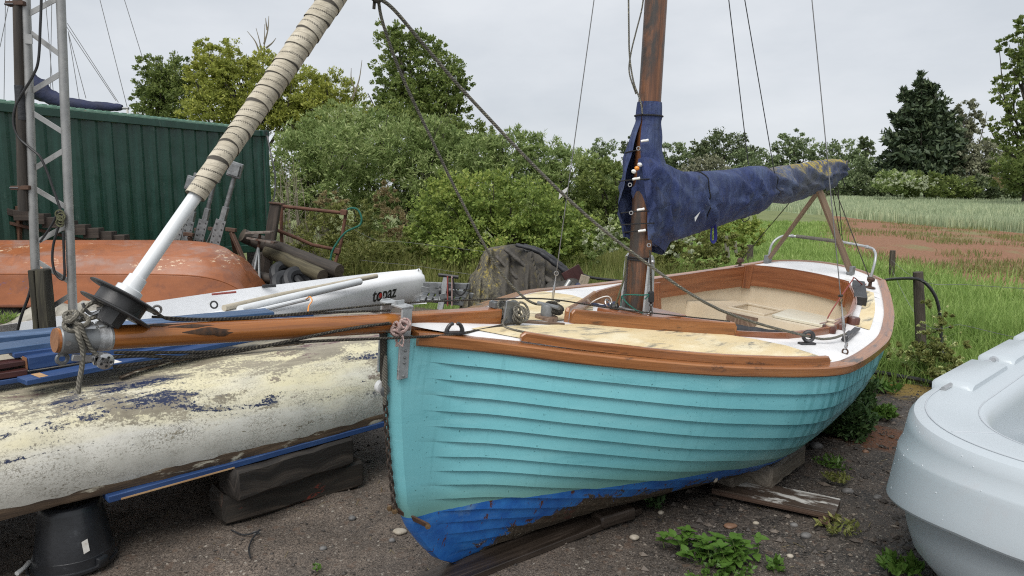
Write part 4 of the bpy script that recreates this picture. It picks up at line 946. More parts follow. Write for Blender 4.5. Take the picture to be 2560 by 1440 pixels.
# ================================================================== small plants near the boats
def leaf_mesh(name, mat, L=1.0, W=.62, serr=.06):
    m = MB(); n = 9; left, right, mid = [], [], []
    for i in range(n):
        f = i / (n - 1); w = W * .5 * (math.sin(math.pi * f ** .72) ** .8) * (1 - .15 * f) if 0 < f < 1 else .012
        w += serr * (i % 2) * (0 < f < .95); z = -.16 * f * f
        mid.append(V(f * L, 0, z)); left.append(V(f * L - .03 * (i % 2), w, z + w * .28)); right.append(V(f * L - .03 * (i % 2), -w, z + w * .28))
    m.sheet([right, mid, left])
    return mesh_of(m, (0, 0, 0), mat, None, name)
LM_n = leaf_mesh('nettle_leaf', ML_nettle)
def put_leaf(me, p, direction, size, parent, roll=0.0, name='leaf'):
    o = bpy.data.objects.new(name, me); C.objects.link(o); o.parent = parent; LOC[o.name] = LOC[parent.name]
    d = unit(direction); u = V(0, 0, 1) - d * d[2]; u = unit(u); s_ = np.cross(u, d)
    s2 = s_ * math.cos(roll) + u * math.sin(roll); u2 = np.cross(d, s2)
    q = np.asarray(p, float) - LOC[parent.name]
    o.matrix_basis = Matrix(((d[0] * size, s2[0] * size, u2[0] * size, q[0]), (d[1] * size, s2[1] * size, u2[1] * size, q[1]), (d[2] * size, s2[2] * size, u2[2] * size, q[2]), (0, 0, 0, 1)))
    return o
def nettle(name, label, spots, seed, size=.055):
    rd = random.Random(seed); c0 = PZ(*spots[0][:2], 0); t = thing(name, label, 'plant', c0, 'nettle clumps on the gravel')
    for (px, py, n, hgt) in spots:
        for k in range(n):
            b = PZ(px + rd.uniform(-34, 34), py + rd.uniform(-14, 14), 0); h = hgt * rd.uniform(.6, 1.1); tip_ = b + V(rd.uniform(-.04, .04), rd.uniform(-.04, .02), h)
            part('stem', MB().tube(smooth_path([b, (b + tip_) / 2 + V(rd.uniform(-.01, .01), 0, 0), tip_], 3), [.0025] * 7, 5), M_stem, t)
            lv = max(2, int(h / .032))
            for q in range(lv):
                f = (q + 1) / lv; a0 = rd.uniform(0, 6.28); p = b + (tip_ - b) * f
                for w in range(2 if f < .99 else 4):
                    a = a0 + w * math.pi / (1 if f < .99 else 2) + q * 1.57
                    put_leaf(LM_n, p, V(math.cos(a), math.sin(a), rd.uniform(-.25, .35) if f < .99 else rd.uniform(.1, .6)), size * rd.uniform(.75, 1.25) * (1.1 - .35 * f), t, rd.uniform(-.4, .4))
    return t
nettle('nettle_plant', 'bright green nettle clump with serrated leaves, smaller left one on the gravel', [(1678, 1368, 6, .075), (1715, 1385, 4, .06)], 3)
nettle('nettle_plant', 'bright green nettle clump with serrated leaves, bigger right one at the bottom edge', [(1775, 1405, 5, .09), (1815, 1410, 7, .12), (1862, 1400, 6, .11), (1845, 1430, 4, .06)], 4)
def weed(label, px, py, r, h, n, mat, seed, ln=.035, wd=.012, cat='plant', name='weed', group='small weeds on the gravel'):
    c = PZ(px, py, 0); v, f = leaves([(c + V(0, 0, h * .5), (r, r, h * .55))], n, ln, wd, seed, .35, up=.5); v[:, 2] = np.maximum(v[:, 2], .002)
    t = thing(name, label, cat, c, group); part('foliage', big_mesh(v - c, f, mat, name), None, t); return t
weed('dark ferny plant growing under the stern of the turquoise boat', 2105, 1085, .20, .34, 3400, ML_hemlock, 201, .05, .018)
weed('dark ferny plant further back under the stern, against the planking', 2135, 1030, .14, .26, 1600, ML_hemlock, 202, .05, .018)
weed('small leafy weed in the middle of the gravel beside the grey plastic boat', 2208, 1040, .09, .07, 260, ML_nettle, 203, .06, .03)
weed('little weed tuft right of the timber block', 2085, 1165, .10, .04, 200, ML_nettle, 204)
weed('yellowish weed tuft between timber block and plastic boat', 2095, 1200, .08, .035, 120, ML_weed, 205)
weed('low yellow-green weed under the end of the plywood board', 2100, 1320, .10, .03, 160, ML_weed, 206)
weed('seedling at the bottom edge right of the nettles', 1935, 1425, .04, .05, 60, ML_nettle, 207, .04, .02)
weed('green weed at the bottom edge near the plastic boat', 2250, 1425, .09, .05, 160, ML_nettle, 208, .05, .02)
weed('delicate green weed along the bottom edge below the nettles', 1800, 1440, .14, .05, 500, ML_nettle, 209, .022, .012)
weed('long-leaved weed in the yellow moss at the gravel edge', 2215, 975, .13, .06, 160, ML_nettle, 210, .10, .025)
weed('pale seedling on the gravel right of the sleepers', 792, 1425, .02, .03, 30, ML_nettle, 211, .02, .01)
weed('dark little plant in the shade under the keel', 1640, 1265, .06, .06, 90, ML_hemlock, 212)
weed('white-flowered weed behind the white dinghy', 740, 718, .22, .16, 420, ML_flower, 213, .05, .04, group='weeds behind the dinghy')
weed('grass tuft on the gravel at the left edge beside the cable', 10, 808, .14, .12, 220, ML_grass, 214, .10, .012)
def umbel_plant(label, stems, Y, seed, mat=None):
    rd = random.Random(seed); c = PY(stems[0][0], stems[0][1], Y); root = V(c[0], c[1], 0)
    t = thing('cow_parsley', label, 'plant', root, 'cow parsley by the fence')
    m = MB(); V_, U_ = [], []
    for (x0, y0, x1, y1) in stems:
        a, b = PY(x0, y0, Y), PY(x1, y1, Y); pth = smooth_path([a, (a + b) / 2 + V(rd.uniform(-.03, .03), 0, 0), b], 4); m.tube(pth, np.linspace(.006, .0025, len(pth)), 5)
        L = np.linalg.norm(b - a)
        for q in range(int(6 + L * 9)):
            s_ = pth[rd.randint(2, len(pth) - 1)]; e = s_ + V(rd.uniform(-.14, .14), rd.uniform(-.12, .12), rd.uniform(.0, .12)); m.tube([s_, e], [.002, .0012], 4)
            if rd.random() < .55: V_.append((e, (.05, .05, .035)))
            else: U_.append((e, (.035, .035, .012)))
        U_.append((b, (.05, .05, .018)))
    part('stem', m, M_stem, t)
    if V_: v, f = leaves(V_, 80 * len(V_), .034, .014, seed, .5); part('foliage', big_mesh(v - root, f, ML_weed if mat is None else mat, 'foliage'), None, t)
    v, f = leaves(U_, 55 * len(U_), .014, .012, seed + 1, .45); part('umbel', big_mesh(v - root, f, ML_umbel, 'umbel'), None, t)
umbel_plant('tall cow parsley in front of the thick fence post, cream flower heads', [(2318, 935, 2335, 790), (2310, 940, 2300, 830), (2330, 940, 2360, 845), (2300, 945, 2285, 870), (2335, 940, 2380, 860), (2322, 930, 2345, 815)], 6.3, 301)
umbel_plant('leafy cow parsley bush at the foot of the thick fence post', [(2300, 955, 2290, 880), (2330, 960, 2325, 880), (2280, 950, 2262, 895), (2350, 955, 2372, 900), (2315, 960, 2310, 900), (2345, 960, 2350, 885)], 6.1, 302)
umbel_plant('small cow parsley between the turquoise boat and the fence post', [(2215, 935, 2225, 875), (2225, 940, 2240, 890), (2205, 935, 2195, 895)], 6.6, 303)
umbel_plant('yellowish cow parsley along the gravel edge beside the plastic boat', [(2370, 965, 2380, 925), (2400, 950, 2420, 920), (2350, 962, 2345, 930), (2385, 960, 2400, 930)], 5.7, 304)
umbel_plant('flowering cow parsley behind the far cockpit coaming', [(1735, 700, 1740, 640), (1755, 700, 1765, 650), (1790, 695, 1795, 665), (1720, 700, 1712, 655)], 10.8, 305)
# ================================================================== turquoise sailing boat
QX0, QY0, QZ0 = -0.4189, 2.5598, 1.1240
YAW, TRIM, HEEL, BL_, SAG, SCURVE = 0.85256, 0.03396, 0.0968, 4.6867, 0.18665, 0.2079
KN = np.array([0, .06, .15, .3, .45, .6, .75, .9, 1.0])
KB = np.array([0.05, 0.1357, 0.3913, 0.7714, 1.0008, 0.9665, 0.8425, 0.6471, 0.4842])
def pchip(kx, ky, x):
    h = np.diff(kx); d = np.diff(ky) / h
    m = np.zeros_like(ky)
    m[1:-1] = np.where(d[:-1] * d[1:] > 0, 2 * d[:-1] * d[1:] / (d[:-1] + d[1:] + 1e-12), 0); m[0] = d[0]; m[-1] = d[-1]
    x = np.asarray(x, float)
    i = np.clip(np.searchsorted(kx, x) - 1, 0, len(h) - 1); t = np.clip((x - kx[i]) / h[i], 0, 1)
    return (1 + 2 * t) * (1 - t) ** 2 * ky[i] + t * (1 - t) ** 2 * h[i] * m[i] + t * t * (3 - 2 * t) * ky[i + 1] + t * t * (t - 1) * h[i] * m[i + 1]
def half(s): return pchip(KN, KB, np.asarray(s, float) / BL_)
def sheer(s): r = np.asarray(s, float) / BL_; return -4 * SAG * r * (1 - r)
_ca, _sa = math.cos(YAW), math.sin(YAW)
def BL(s, t, z):
    """boat frame (aft, to the near side, up) -> world"""
    s, t, z = np.broadcast_arrays(np.asarray(s, float), np.asarray(t, float), np.asarray(z, float))
    ch, sh = math.cos(HEEL), math.sin(HEEL); t2 = t * ch + z * sh; z2 = -t * sh + z * ch
    ct, st = math.cos(TRIM), math.sin(TRIM); s2 = s * ct + z2 * st; z3 = -s * st + z2 * ct
    return np.stack([QX0 + s2 * _ca + t2 * _sa, QY0 + s2 * _sa - t2 * _ca, QZ0 + z3], -1)
def dz(s, t, cam=.05):
    b = np.maximum(half(s), .05)
    return sheer(s) + cam * np.clip(1 - (np.asarray(t) / b) ** 2, 0, 1)
def DK(s, t, h=0.0):
    """point h above the deck"""
    return BL(s, t, dz(s, t) + h)
def CP(px, py):
    """point seen at a pixel, on the boat's upright centre plane"""
    o = BL(0, 0, 0); n = unit(BL(0, 1, 0) - o)
    d = ray(px, py); return _O + d * (((o - _O) @ n) / (d @ n))
BUP = unit(BL(0, 0, 1) - BL(0, 0, 0)); BAFT = unit(BL(1, 0, 0) - BL(0, 0, 0)); BNEAR = unit(BL(0, 1, 0) - BL(0, 0, 0))

_stem = np.array([(-.03, 0), (-.011, -.187), (.014, -.364), (.04, -.516), (.078, -.692), (.127, -.81), (.196, -.904), (.297, -1.02), (.42, -1.09)])
def hull_pt(r, g, side=1, off=0.0):
    """r along the boat, g down the girth (arrays of g); local coordinates"""
    def raw(r, g):
        n = np.interp(r, [0, .15, .4, 1], [1.6, 1.6, 1.95, 1.85]); m = np.interp(r, [0, .15, .4, 1], [2, 2, 2.15, 2.15])
        ph = np.linspace(0, math.pi / 2, 140); t = np.cos(ph) ** (2 / m); v = np.sin(ph) ** (2 / n)
        s = r * BL_; b = float(half(s)); zs = float(sheer(s)); D = zs - np.interp(s, [.0, .42, 1.0, 2.0, 4.69], [-1.085, -1.095, -1.08, -1.06, -.96])
        gl = np.concatenate([[0], np.cumsum(np.hypot(np.diff(t) * b, np.diff(v) * D))]); gl /= gl[-1]
        tt, vv = np.interp(g, gl, t), np.interp(g, gl, v); z = zs - vv * D
        s0 = np.interp(-z, -_stem[:, 1], _stem[:, 0])
        return np.stack([s0 + r * (BL_ - s0), np.maximum(tt * b, .05 * (1 - g) ** .3 * (r < .5)), z], -1)
    g = np.asarray(g, float)
    P = raw(r, g)
    if np.any(off):
        e = 1e-3
        du = raw(min(r + e, 1), g) - raw(max(r - e, 0), g); dv = raw(r, np.clip(g + e, 0, 1)) - raw(r, np.clip(g - e, 0, 1))
        N = np.cross(dv, du); N /= np.linalg.norm(N, axis=1)[:, None] + 1e-12
        N *= np.sign(N[:, 1:2] + 1e-9)
        P = P + N * np.asarray(off)[:, None]
    P[:, 1] *= side
    return P

boat = thing('sailing_boat', 'turquoise clinker sailing boat with varnished rub rail and cream deck panels, bow towards the camera', 'boat', (QX0, QY0, 0))
gw = np.array([1.45] + [1.0] * 15); gb = np.concatenate([[0], np.cumsum(gw)]); gb /= gb[-1]
RS = np.concatenate([np.linspace(0, .12, 14), np.linspace(.14, 1, 36)])
for side in (1, -1):
    for k in range(16):
        g0, g1 = gb[k], gb[k + 1]
        gs = np.array([g0, g0 + (g1 - g0) * .35, g0 + (g1 - g0) * .7, g1 - 1e-4, g1])
        rows, uvs = [], []
        for r in RS:
            f = np.clip((r * BL_ - .10 - .012 * (k % 3)) / .16, 0, 1); f = f * f * (3 - 2 * f)
            st = .0150 * f
            off = np.array([-.40, .28, .68, 1.0, -.62]) * st
            P = hull_pt(r, gs, side, off + 1e-5)
            rows.append(BL(P[:, 0], P[:, 1], P[:, 2])); uvs += [(p[0], p[2]) for p in P]
        part('strake', MB().sheet(rows, uvs, flip=side < 0), M_hull, boat, angle=30)
# rounded stem face joining both sides
rows, uvs = [], []
for g in np.linspace(0, 1, 26):
    P = hull_pt(0.0, np.array([g]))[0]
    w = max(P[1], .02); row = []
    for a in np.linspace(-1, 1, 9):
        row.append(BL(P[0] - .028 * (1 - a * a) * (w / .05), a * w, P[2])); uvs.append((P[0], P[2]))
    rows.append(row)
part('stem', MB().sheet(rows, uvs, flip=True), M_hull, boat, angle=60)
# transom
rows, uvs = [], []
for g in np.linspace(0, 1, 14):
    P = hull_pt(1.0, np.array([g]))[0]; row = []
    for a in np.linspace(-1, 1, 9):
        row.append(BL(P[0] + SCURVE * (1 - a * a), a * P[1], P[2])); uvs.append((P[0], P[2]))
    rows.append(row)
part('transom', MB().sheet(rows, uvs), M_hull, boat, angle=60)
kb = MB()
kp = [BL(s, 0, z) for s, z in ((.55, -1.085), (.8, -1.10), (1.2, -1.10), (2, -1.08), (3.2, -1.035), (4.5, -.985))]
kb.tube(smooth_path(kp, 5), .026, 8); part('keel', kb, M_hullmud, boat)

# rub rail, one timber a side
for side in (1, -1):
    rings = []
    for s in np.concatenate([np.linspace(0.035, .5, 12), np.linspace(.55, BL_, 50)]):
        e = .01
        tb = np.array([float(half(min(s + e, BL_)) - half(max(s - e, 0))), 2 * e]); nrm = unit(np.array([-tb[0], tb[1]]))   # (s, t) outward
        b = float(half(s)); z = float(sheer(s)); ins, ou = -.035, .030
        prof = [(ins, .013), (ou - .006, .011), (ou, .005), (ou, -.030), (ou - .006, -.037), (.0, -.040), (ins, -.03)]
        rings.append([BL(s + nrm[0] * p, side * (b + nrm[1] * p), z + h) for p, h in prof])
    part('rub_rail', MB().loft(rings, flip=side > 0), M_varnish, boat, angle=28)

# deck with a cockpit opening
S0, S1 = 1.92, 4.08
def cock(s):
    """half width of the cockpit opening"""
    return float(np.interp(s, [1.92, 2.2, 2.7, 3.2, 3.7, 4.08], [.46, .62, .72, .68, .565, .40]))
dm = MB()
def deck_rows(ss, lo, hi, n):
    rows = []
    for s in ss:
        a, b = lo(s), hi(s)
        tt = np.linspace(a, b, n); rows.append(DK(np.full(n, s), tt, 0.0))
    return rows
hb = lambda s: max(float(half(s)) - .02, .03)
dm.sheet(deck_rows(np.concatenate([np.linspace(0.0, .3, 8), np.linspace(.35, S0, 22)]), lambda s: -hb(s), hb, 17), flip=True)
dm.sheet(deck_rows(np.linspace(S0, S1, 30), cock, hb, 5), flip=True)
dm.sheet(deck_rows(np.linspace(S0, S1, 30), lambda s: -hb(s), lambda s: -cock(s), 5), flip=True)
rows = []
for k in np.linspace(0, 1, 8):
    row = []
    for a in np.linspace(-1, 1, 17):
        s_in = S1 + .10 * (1 - a * a); s_out = BL_ + SCURVE * (1 - a * a)
        s = s_in + (s_out - s_in) * k
        w = cock(S1) + (float(half(BL_)) - .02 - cock(S1)) * k
        w = (1 - k) * hb(S1) + k * hb(BL_) if False else np.interp(k, [0, 1], [hb(S1), hb(BL_)])
        row.append(BL(s, a * w, float(sheer(min(s, BL_))) + .05 * (1 - a * a)))
    rows.append(row)
dm.sheet(rows, flip=True)
part('deck', dm, M_deck, boat, angle=50)
# stern capping
cap = []
for a in np.linspace(-1, 1, 21):
    s = BL_ + SCURVE * (1 - a * a); z = float(sheer(BL_)) + .05 * (1 - a * a)
    cap.append([BL(s + ds, a * .484, z + h) for ds, h in ((-.03, .012), (.02, .012), (.022, -.03), (-.03, -.02))])
part('stern_rail', MB().loft(cap, flip=True), M_varnish_pale, boat)

# cream non-slip panels, a few mm proud of the deck
def panel(t_in, t_out, ss, side):
    rows = [DK(np.full(7, s), side * np.linspace(t_in(s), t_out(s), 7), .004) for s in ss]
    uv = [(s, t) for s in ss for t in np.linspace(t_in(s), t_out(s), 7)]
    return MB().sheet(rows, uv, flip=side > 0)
ti = lambda s: float(np.interp(s, [.28, .36, 1.06, 1.30, 1.55, 1.75, 1.95, 2.05], [.085, .075, .045, .10, .195, .33, .50, .70]))
to = lambda s: float(half(s)) - .062
for side in (1, -1):
    part('deck_panel', panel(ti, to, np.linspace(.30, 2.05, 24), side), M_panel, boat, angle=80)
    part('deck_panel', panel(lambda s: float(np.interp(s, [3.05, 3.2, 4.0, 4.2], [.755, .735, .545, .445])),
                             lambda s: float(half(s)) - .095, np.linspace(3.08, 4.2, 14), side), M_panel, boat, angle=80)

# cockpit coaming boards and liner
def coam_path(side):
    return [(s, side * (cock(s))) for s in np.linspace(S0 + .02, S1, 22)]
def coam_z(s): return np.interp(s, [1.9, 3.0, 4.1], [.028, .045, .055])
for side in (1, -1):
    rings = []
    for s, t in coam_path(side):
        z = float(dz(s, abs(t))) ; h = float(coam_z(s))
        rings.append([BL(s, t + side * d, z + hh) for d, hh in ((-.010, -.115), (-.010, h), (.010, h), (.010, -.115))])
    part('coaming_board', MB().loft(rings, flip=side < 0), M_mahogany, boat)
rings = []
for a in np.linspace(-1, 1, 19):
    s = S1 + .10 * (1 - a * a); t = a * cock(S1); z = float(sheer(S1)) + .05 * (1 - (t / .8) ** 2)
    rings.append([BL(s + d, t, z + hh) for d, hh in ((-.010, -.115), (-.010, .06), (.012, .06), (.012, -.115))])
part('coaming_board', MB().loft(rings), M_mahogany, boat)
for side in (1, -1):
    part('coaming_corner', MB().beam(BL(S1 - .012, side * (cock(S1) - .016), float(sheer(S1)) - .10), BL(S1 - .012, side * (cock(S1) - .016), float(sheer(S1)) + .093), .07, .018, up=BAFT + BNEAR * side), M_mahogany, boat)
# liner: walls, aft bench with a recess, sole
def liner_ring(z, ins):
    L = [(s, cock(s) - ins) for s in np.linspace(S0 + .03, S1 - .0, 14)]
    pts = [(S0 + .03, a * (cock(S0) - ins)) for a in np.linspace(-1, 1, 5)[:-1]] + L
    pts += [(S1 + .10 * (1 - a * a) - ins, a * (cock(S1) - ins)) for a in np.linspace(1, -1, 9)[1:-1]]
    pts += [(s, -t) for s, t in L[::-1]]
    return [BL(s, t, (float(dz(s, abs(t))) - .06 if z is None else z)) for s, t in pts]
lm = MB()
lm.loft([liner_ring(None, -.008), liner_ring(-.30, -.02), liner_ring(-.62, .05)], closed=True, caps=False, flip=False)
part('cockpit_liner', lm, M_cream, boat, angle=50)
sole = liner_ring(-.60, .03); part('cockpit_sole', MB().add(sole, [tuple(range(len(sole)))]), M_cream, boat)
ZB = -.298
def bench_face(zt, s_lo, s_hi, t_lo, t_hi): return [BL(s, t, zt) for s, t in ((s_lo, t_lo), (s_lo, t_hi), (s_hi, t_hi), (s_hi, t_lo))]
bm = MB()
BF, BA = 3.52, 4.20
# bench top as four strips round the recess, recess floor and walls, front face
rs0, rs1, rt0, rt1 = 3.585, 3.95, -.30, -.02
def fw(s): return cock(min(s, S1)) + .015
def quad(a, b, c, d): bm.add([a, b, c, d], [(0, 1, 2, 3)], [(0, 0), (0, .3), (.3, .3), (.3, 0)])
for (sa, sb) in ((BF, rs0), (rs0, rs1), (rs1, BA)):
    for (ta, tb) in ((-1, 'r0'), ('r0', 'r1'), ('r1', 1)):
        if (sa, sb) == (rs0, rs1) and (ta, tb) == ('r0', 'r1'): continue
        def tv(q, s): return {-1: -fw(s), 1: fw(s), 'r0': rt0, 'r1': rt1}[q]
        quad(BL(sa, tv(ta, sa), ZB), BL(sb, tv(ta, sb), ZB), BL(sb, tv(tb, sb), ZB), BL(sa, tv(tb, sa), ZB))
rz = ZB - .10
quad(BL(rs0 + .03, rt0 + .03, rz), BL(rs1 - .03, rt0 + .03, rz), BL(rs1 - .03, rt1 - .03, rz), BL(rs0 + .03, rt1 - .03, rz))
co = [(rs0, rt0), (rs1, rt0), (rs1, rt1), (rs0, rt1)]; ci = [(rs0 + .03, rt0 + .03), (rs1 - .03, rt0 + .03), (rs1 - .03, rt1 - .03), (rs0 + .03, rt1 - .03)]
for i in range(4):
    j = (i + 1) % 4
    quad(BL(*co[i], ZB), BL(*co[j], ZB), BL(*ci[j], rz), BL(*ci[i], rz))
bm.sheet([[BL(BF, t, ZB), BL(BF - .06, t, -.60)] for t in np.linspace(-fw(BF), fw(BF), 9)])
part('cockpit_bench', bm, M_cream, boat, angle=25)
rim = MB(); rp = [BL(s, t, ZB + .006) for s, t in (co + co[:1])]; rim.tube(rp, .011, 6); part('recess_rim', rim, M_cream, boat)
hm = MB()
hp = [(3.60, .06), (3.62, .03), (4.02, .00), (4.06, .03), (4.05, .26), (4.02, .33), (3.66, .43), (3.62, .40)]
hm.loft([[BL(s, t, ZB + .003) for s, t in hp], [BL(s, t, ZB + .018) for s, t in hp], [BL(3.83 + (s - 3.83) * .95, .2 + (t - .2) * .95, ZB + .023) for s, t in hp]], flip=True)
part('locker_lid', hm, M_lid, boat)
pl = [(.0, 0.0), (.24, 0.0), (.24, -.05), (.20, -.10), (.13, -.115), (.06, -.10), (.0, -.05)]
pm = MB().loft([[BL(BF - .014 - .05 * (-z) / .3, -.27 + t, ZB - .012 + z) for t, z in pl], [BL(BF + .004 - .05 * (-z) / .3, -.27 + t, ZB - .012 + z) for t, z in pl]], flip=True)
part('bench_board', pm, M_oldwood, boat)
part('knee', MB().beam(BL(3.02, -.655, -.12), BL(3.02, -.60, -.42), .05, .10, up=BAFT), M_mahogany, boat)

# breakwater boards and toe rails
def strip(path, h0, h1, w, z0=0.0):
    n = len(path); rings = []
    for i, (s, t) in enumerate(path):
        a = path[max(i - 1, 0)]; b = path[min(i + 1, n - 1)]
        d = unit(np.array([b[0] - a[0], b[1] - a[1]])); nn = np.array([-d[1], d[0]])
        h = h1 if 0 < i < n - 1 else h0
        z = float(dz(s, abs(t))) + z0
        rings.append([BL(s + nn[0] * q, t + nn[1] * q, z + hh) for q, hh in ((-w / 2, 0), (-w / 2, h - .006), (-w / 2 + .005, h), (w / 2 - .005, h), (w / 2, h - .006), (w / 2, 0))])
    return rings
for side in (1, -1):
    pth = [(1.057 + (1.943 - 1.057) * k, side * (.012 + (.458 - .012) * k)) for k in np.concatenate([[0, .015], np.linspace(.05, .95, 10), [.985, 1.0]])]
    part('breakwater_board', MB().loft(strip(pth, .052, .070, .022), flip=side < 0), M_varnish, boat)
    if side < 0: continue
    pth = [(s, side * (float(half(s)) - .028)) for s in np.concatenate([[.46, .475], np.linspace(.52, 1.88, 22), [1.915, 1.93]])]
    part('toe_rail', MB().loft(strip(pth, .022, .038, .026, .01), flip=side < 0), M_varnish, boat)

# bowsprit: round spar outboard, squared inboard
bs = MB()
ax0, ax1 = BL(.535, 0, .032), BL(-1.107, 0, .115)
tips = [CP(128, 850), CP(985, 826)]
A, B_ = CP(985, 807), CP(140, 851)
sp_n = lambda f: A + (B_ - A) * f
rings = []; us = []
spd = unit(B_ - A); spn = unit(BUP - (BUP @ spd) * spd); spx = np.cross(spd, spn)
for f, r in [(-.02, .036), (.0, .0365), (.2, .036), (.45, .034), (.7, .0325), (.9, .032), (1.0, .0315)]:
    c = sp_n(f); rings.append([c + r * (math.cos(a) * spx + math.sin(a) * spn) for a in np.linspace(0, 2 * math.pi, 20, endpoint=False)])
bs.loft(rings, flip=True)
bow = part('bowsprit', bs, M_spar, boat, angle=40)
IB = CP(1242, 789)
part('bowsprit_heel', MB().beam(sp_n(-.0), IB, .064, .066, up=BUP, ch=.006), M_spar_square, boat)
def fpx(x):
    return min(np.linspace(0, 1.1, 900), key=lambda f: abs(1280 + FPX * ((sp_n(f) - _O)[0]) / ((sp_n(f) - _O) @ _F) - x))
end = MB().lathe(sp_n(.965), spd, [(-.052, .0325), (-.050, .0365), (.030, .0355), (.033, .033), (.033, .029)], 24, caps=False)
part('end_cap', end, M_galv, bow)
part('end_grain', MB().lathe(sp_n(1.0), spd, [(.0, .030), (.004, .030)], 24), M_endgrain, bow)
tpL = float(np.linalg.norm(sp_n(fpx(276)) - sp_n(fpx(192))))
tape = MB().lathe(sp_n(fpx(276)), spd, [(0, .0325)] + [(tpL * k / 12, .0345 + .0010 * math.sin(k * 2.3)) for k in range(1, 12)] + [(tpL, .0325)], 24, caps=False)
part('tape_wrap', tape, M_tape, bow)
eye = MB().torus(sp_n(.985) - spn * .048, spx, .012, .005, 16, 6); eye.rod(sp_n(.985) - spn * .030, sp_n(.985) - spn * .040, .010)
part('lower_eye', eye, M_galv, bow)
e2 = MB().beam(sp_n(.965) + spn * .032, sp_n(.965) + spn * .066, .02, .008, up=spd); part('upper_lug', e2, M_galv, bow)
part('screw', MB().lathe(sp_n(.985) + spx * .0355 * (1 if spx @ (_O - sp_n(1)) > 0 else -1), spx, [(0, .007), (.003, .006)], 10), M_steel, bow)

for x, q, ln_, r in ((505, .35, .055, .012), (540, .1, .03, .009), (392, .95, .04, .008), (470, .8, .05, .007)):
    f = fpx(x); a = math.asin(max(-.9, min(.95, q))); n_ = spx * -math.cos(a) + spn * math.sin(a); n_ = n_ if n_ @ (_O - sp_n(f)) > 0 else spx * math.cos(a) + spn * math.sin(a)
    c = sp_n(f) + n_ * .0325; part('knot', MB().tube([c + spd * d for d in (-ln_ * 1.5, -ln_ * .8, -.01, .01, ln_ * .7, ln_ * 1.3)], [.001, r * .4, r, r * .9, r * .5, .001], 12, flat=.16, up=n_), M_blackwood, bow)
# stem fitting
sf = thing_pt = None
ss_c = CP(1004, 815)
fit = MB()
top = BL(.035, 0, .105); 
fit.beam(BL(-.014, .058, .098), BL(-.012, .057, -.168), .048, .010, up=BNEAR, ch=.003)
fit.beam(BL(-.014, -.058, .098), BL(-.012, -.057, -.168), .048, .010, up=BNEAR, ch=.003)
fit.beam(BL(-.014, -.064, .100), BL(-.014, .064, .100), .056, .010, up=BUP, ch=.003)
fit.beam(BL(-.02, .022, .10), BL(-.02, .022, .120), .042, .006, up=BNEAR, ch=.001)
fit.beam(BL(-.02, -.055, .10), BL(-.02, -.055, .110), .042, .006, up=BNEAR, ch=.001)
stemfit = part('stem_fitting', fit, M_galv_pale, boat)
for z in (-.06, -.085, -.105, -.155):
    part('rivet', MB().lathe(BL(-.012, .063, z), BNEAR, [(0, .006), (.003, .005), (.005, .002)], 10), M_galv, stemfit)
# heel plates and staple of the bowsprit
part('heel_plate', MB().beam(IB - spd * .0 + BNEAR * .040 + BUP * .02, IB - spd * .075 + BNEAR * .038 + BUP * .018, .010, .105, up=BUP, ch=.003), M_galv, boat)
part('heel_plate', MB().beam(IB + spd * .01 - BNEAR * .040 + BUP * .01, IB - spd * .085 - BNEAR * .038, .010, .10, up=BUP, ch=.003), M_galv, boat)
part('staple', MB().beam(IB + spd * .03 + BUP * .035, IB + spd * .03 + BUP * .062, .034, .020, up=spd, ch=.003), M_galv, boat)

# bobstay: rope tail, block, chain and shackle plate down the stem
def stem_front(z, d=.034): return BL(float(np.interp(-z, -_stem[:, 1], _stem[:, 0])) - d, 0.006, z)
part('bobstay_strop', MB().tube([stem_front(z, .045) + BNEAR * j for z, j in ((.02, .0), (-.06, .004), (-.15, -.003), (-.20, .0))], [.014, .013, .011, .010], 8), M_darkrope, boat)
part('bobstay_strop', MB().tube([stem_front(z, .050) + BNEAR * (.018 + j) for z, j in ((-.08, .004), (-.15, -.003), (-.22, -.006), (-.27, -.01))], [.006, .011, .010, .006], 8), M_greyrope, boat)
blk = MB().lathe(stem_front(-.205, .05) + BNEAR * -.02, BNEAR, [(0, .012), (.002, .024), (.012, .026), (.022, .024), (.024, .012)], 16)
part('block', blk, M_whiteplastic, boat)
part('block_cheek', MB().lathe(stem_front(-.215, .05) + BNEAR * .012, BNEAR, [(0, .020), (.004, .022), (.006, .018)], 14), M_galv, boat)
chain = part('chain', MB().tube([stem_front(-.25, .04), stem_front(-.28, .04)], .006, 6), M_rustchain, boat)
zs = np.linspace(-.27, -.705, 19)
link_me = None
for i in range(len(zs)):
    c = stem_front(zs[i], .041); nx = stem_front(zs[i] - .01, .041); d = unit(nx - c)
    lm_ = MB(); side = BNEAR if i % 2 else unit(np.cross(d, BNEAR)); Ln, Wn = .014, .008
    pts = [c + d * (Ln * math.copysign(1, math.sin(a)) * (abs(math.sin(a)) ** .7)) + side * (Wn * math.cos(a)) for a in np.linspace(0, 2 * math.pi, 13)]
    lm_.tube(pts, .0042, 6); part('chain_link', lm_, M_rustchain, chain)
sh0 = stem_front(-.725, .040)
shk = MB().beam(sh0 - BNEAR * .028, BL(.16, .075, -.795), .024, .008, up=unit(np.cross(BNEAR, BUP)), ch=.002)
shk.beam(sh0 - BNEAR * .045 + BUP * .0, BL(.16, -.075, -.795), .024, .008, up=unit(np.cross(BNEAR, BUP)), ch=.002)
shp = part('bobstay_plate', shk, M_rustbrown, boat)
for p in (sh0 + BNEAR * .0 - BAFT * .006, BL(.158, .080, -.795), sh0 - BNEAR * .03 - BAFT * .006):
    part('bolt', MB().lathe(p - BNEAR * .004, BNEAR - BAFT * .6, [(0, .012), (.010, .012), (.011, .006), (.018, .006)], 6), M_bronze, shp)

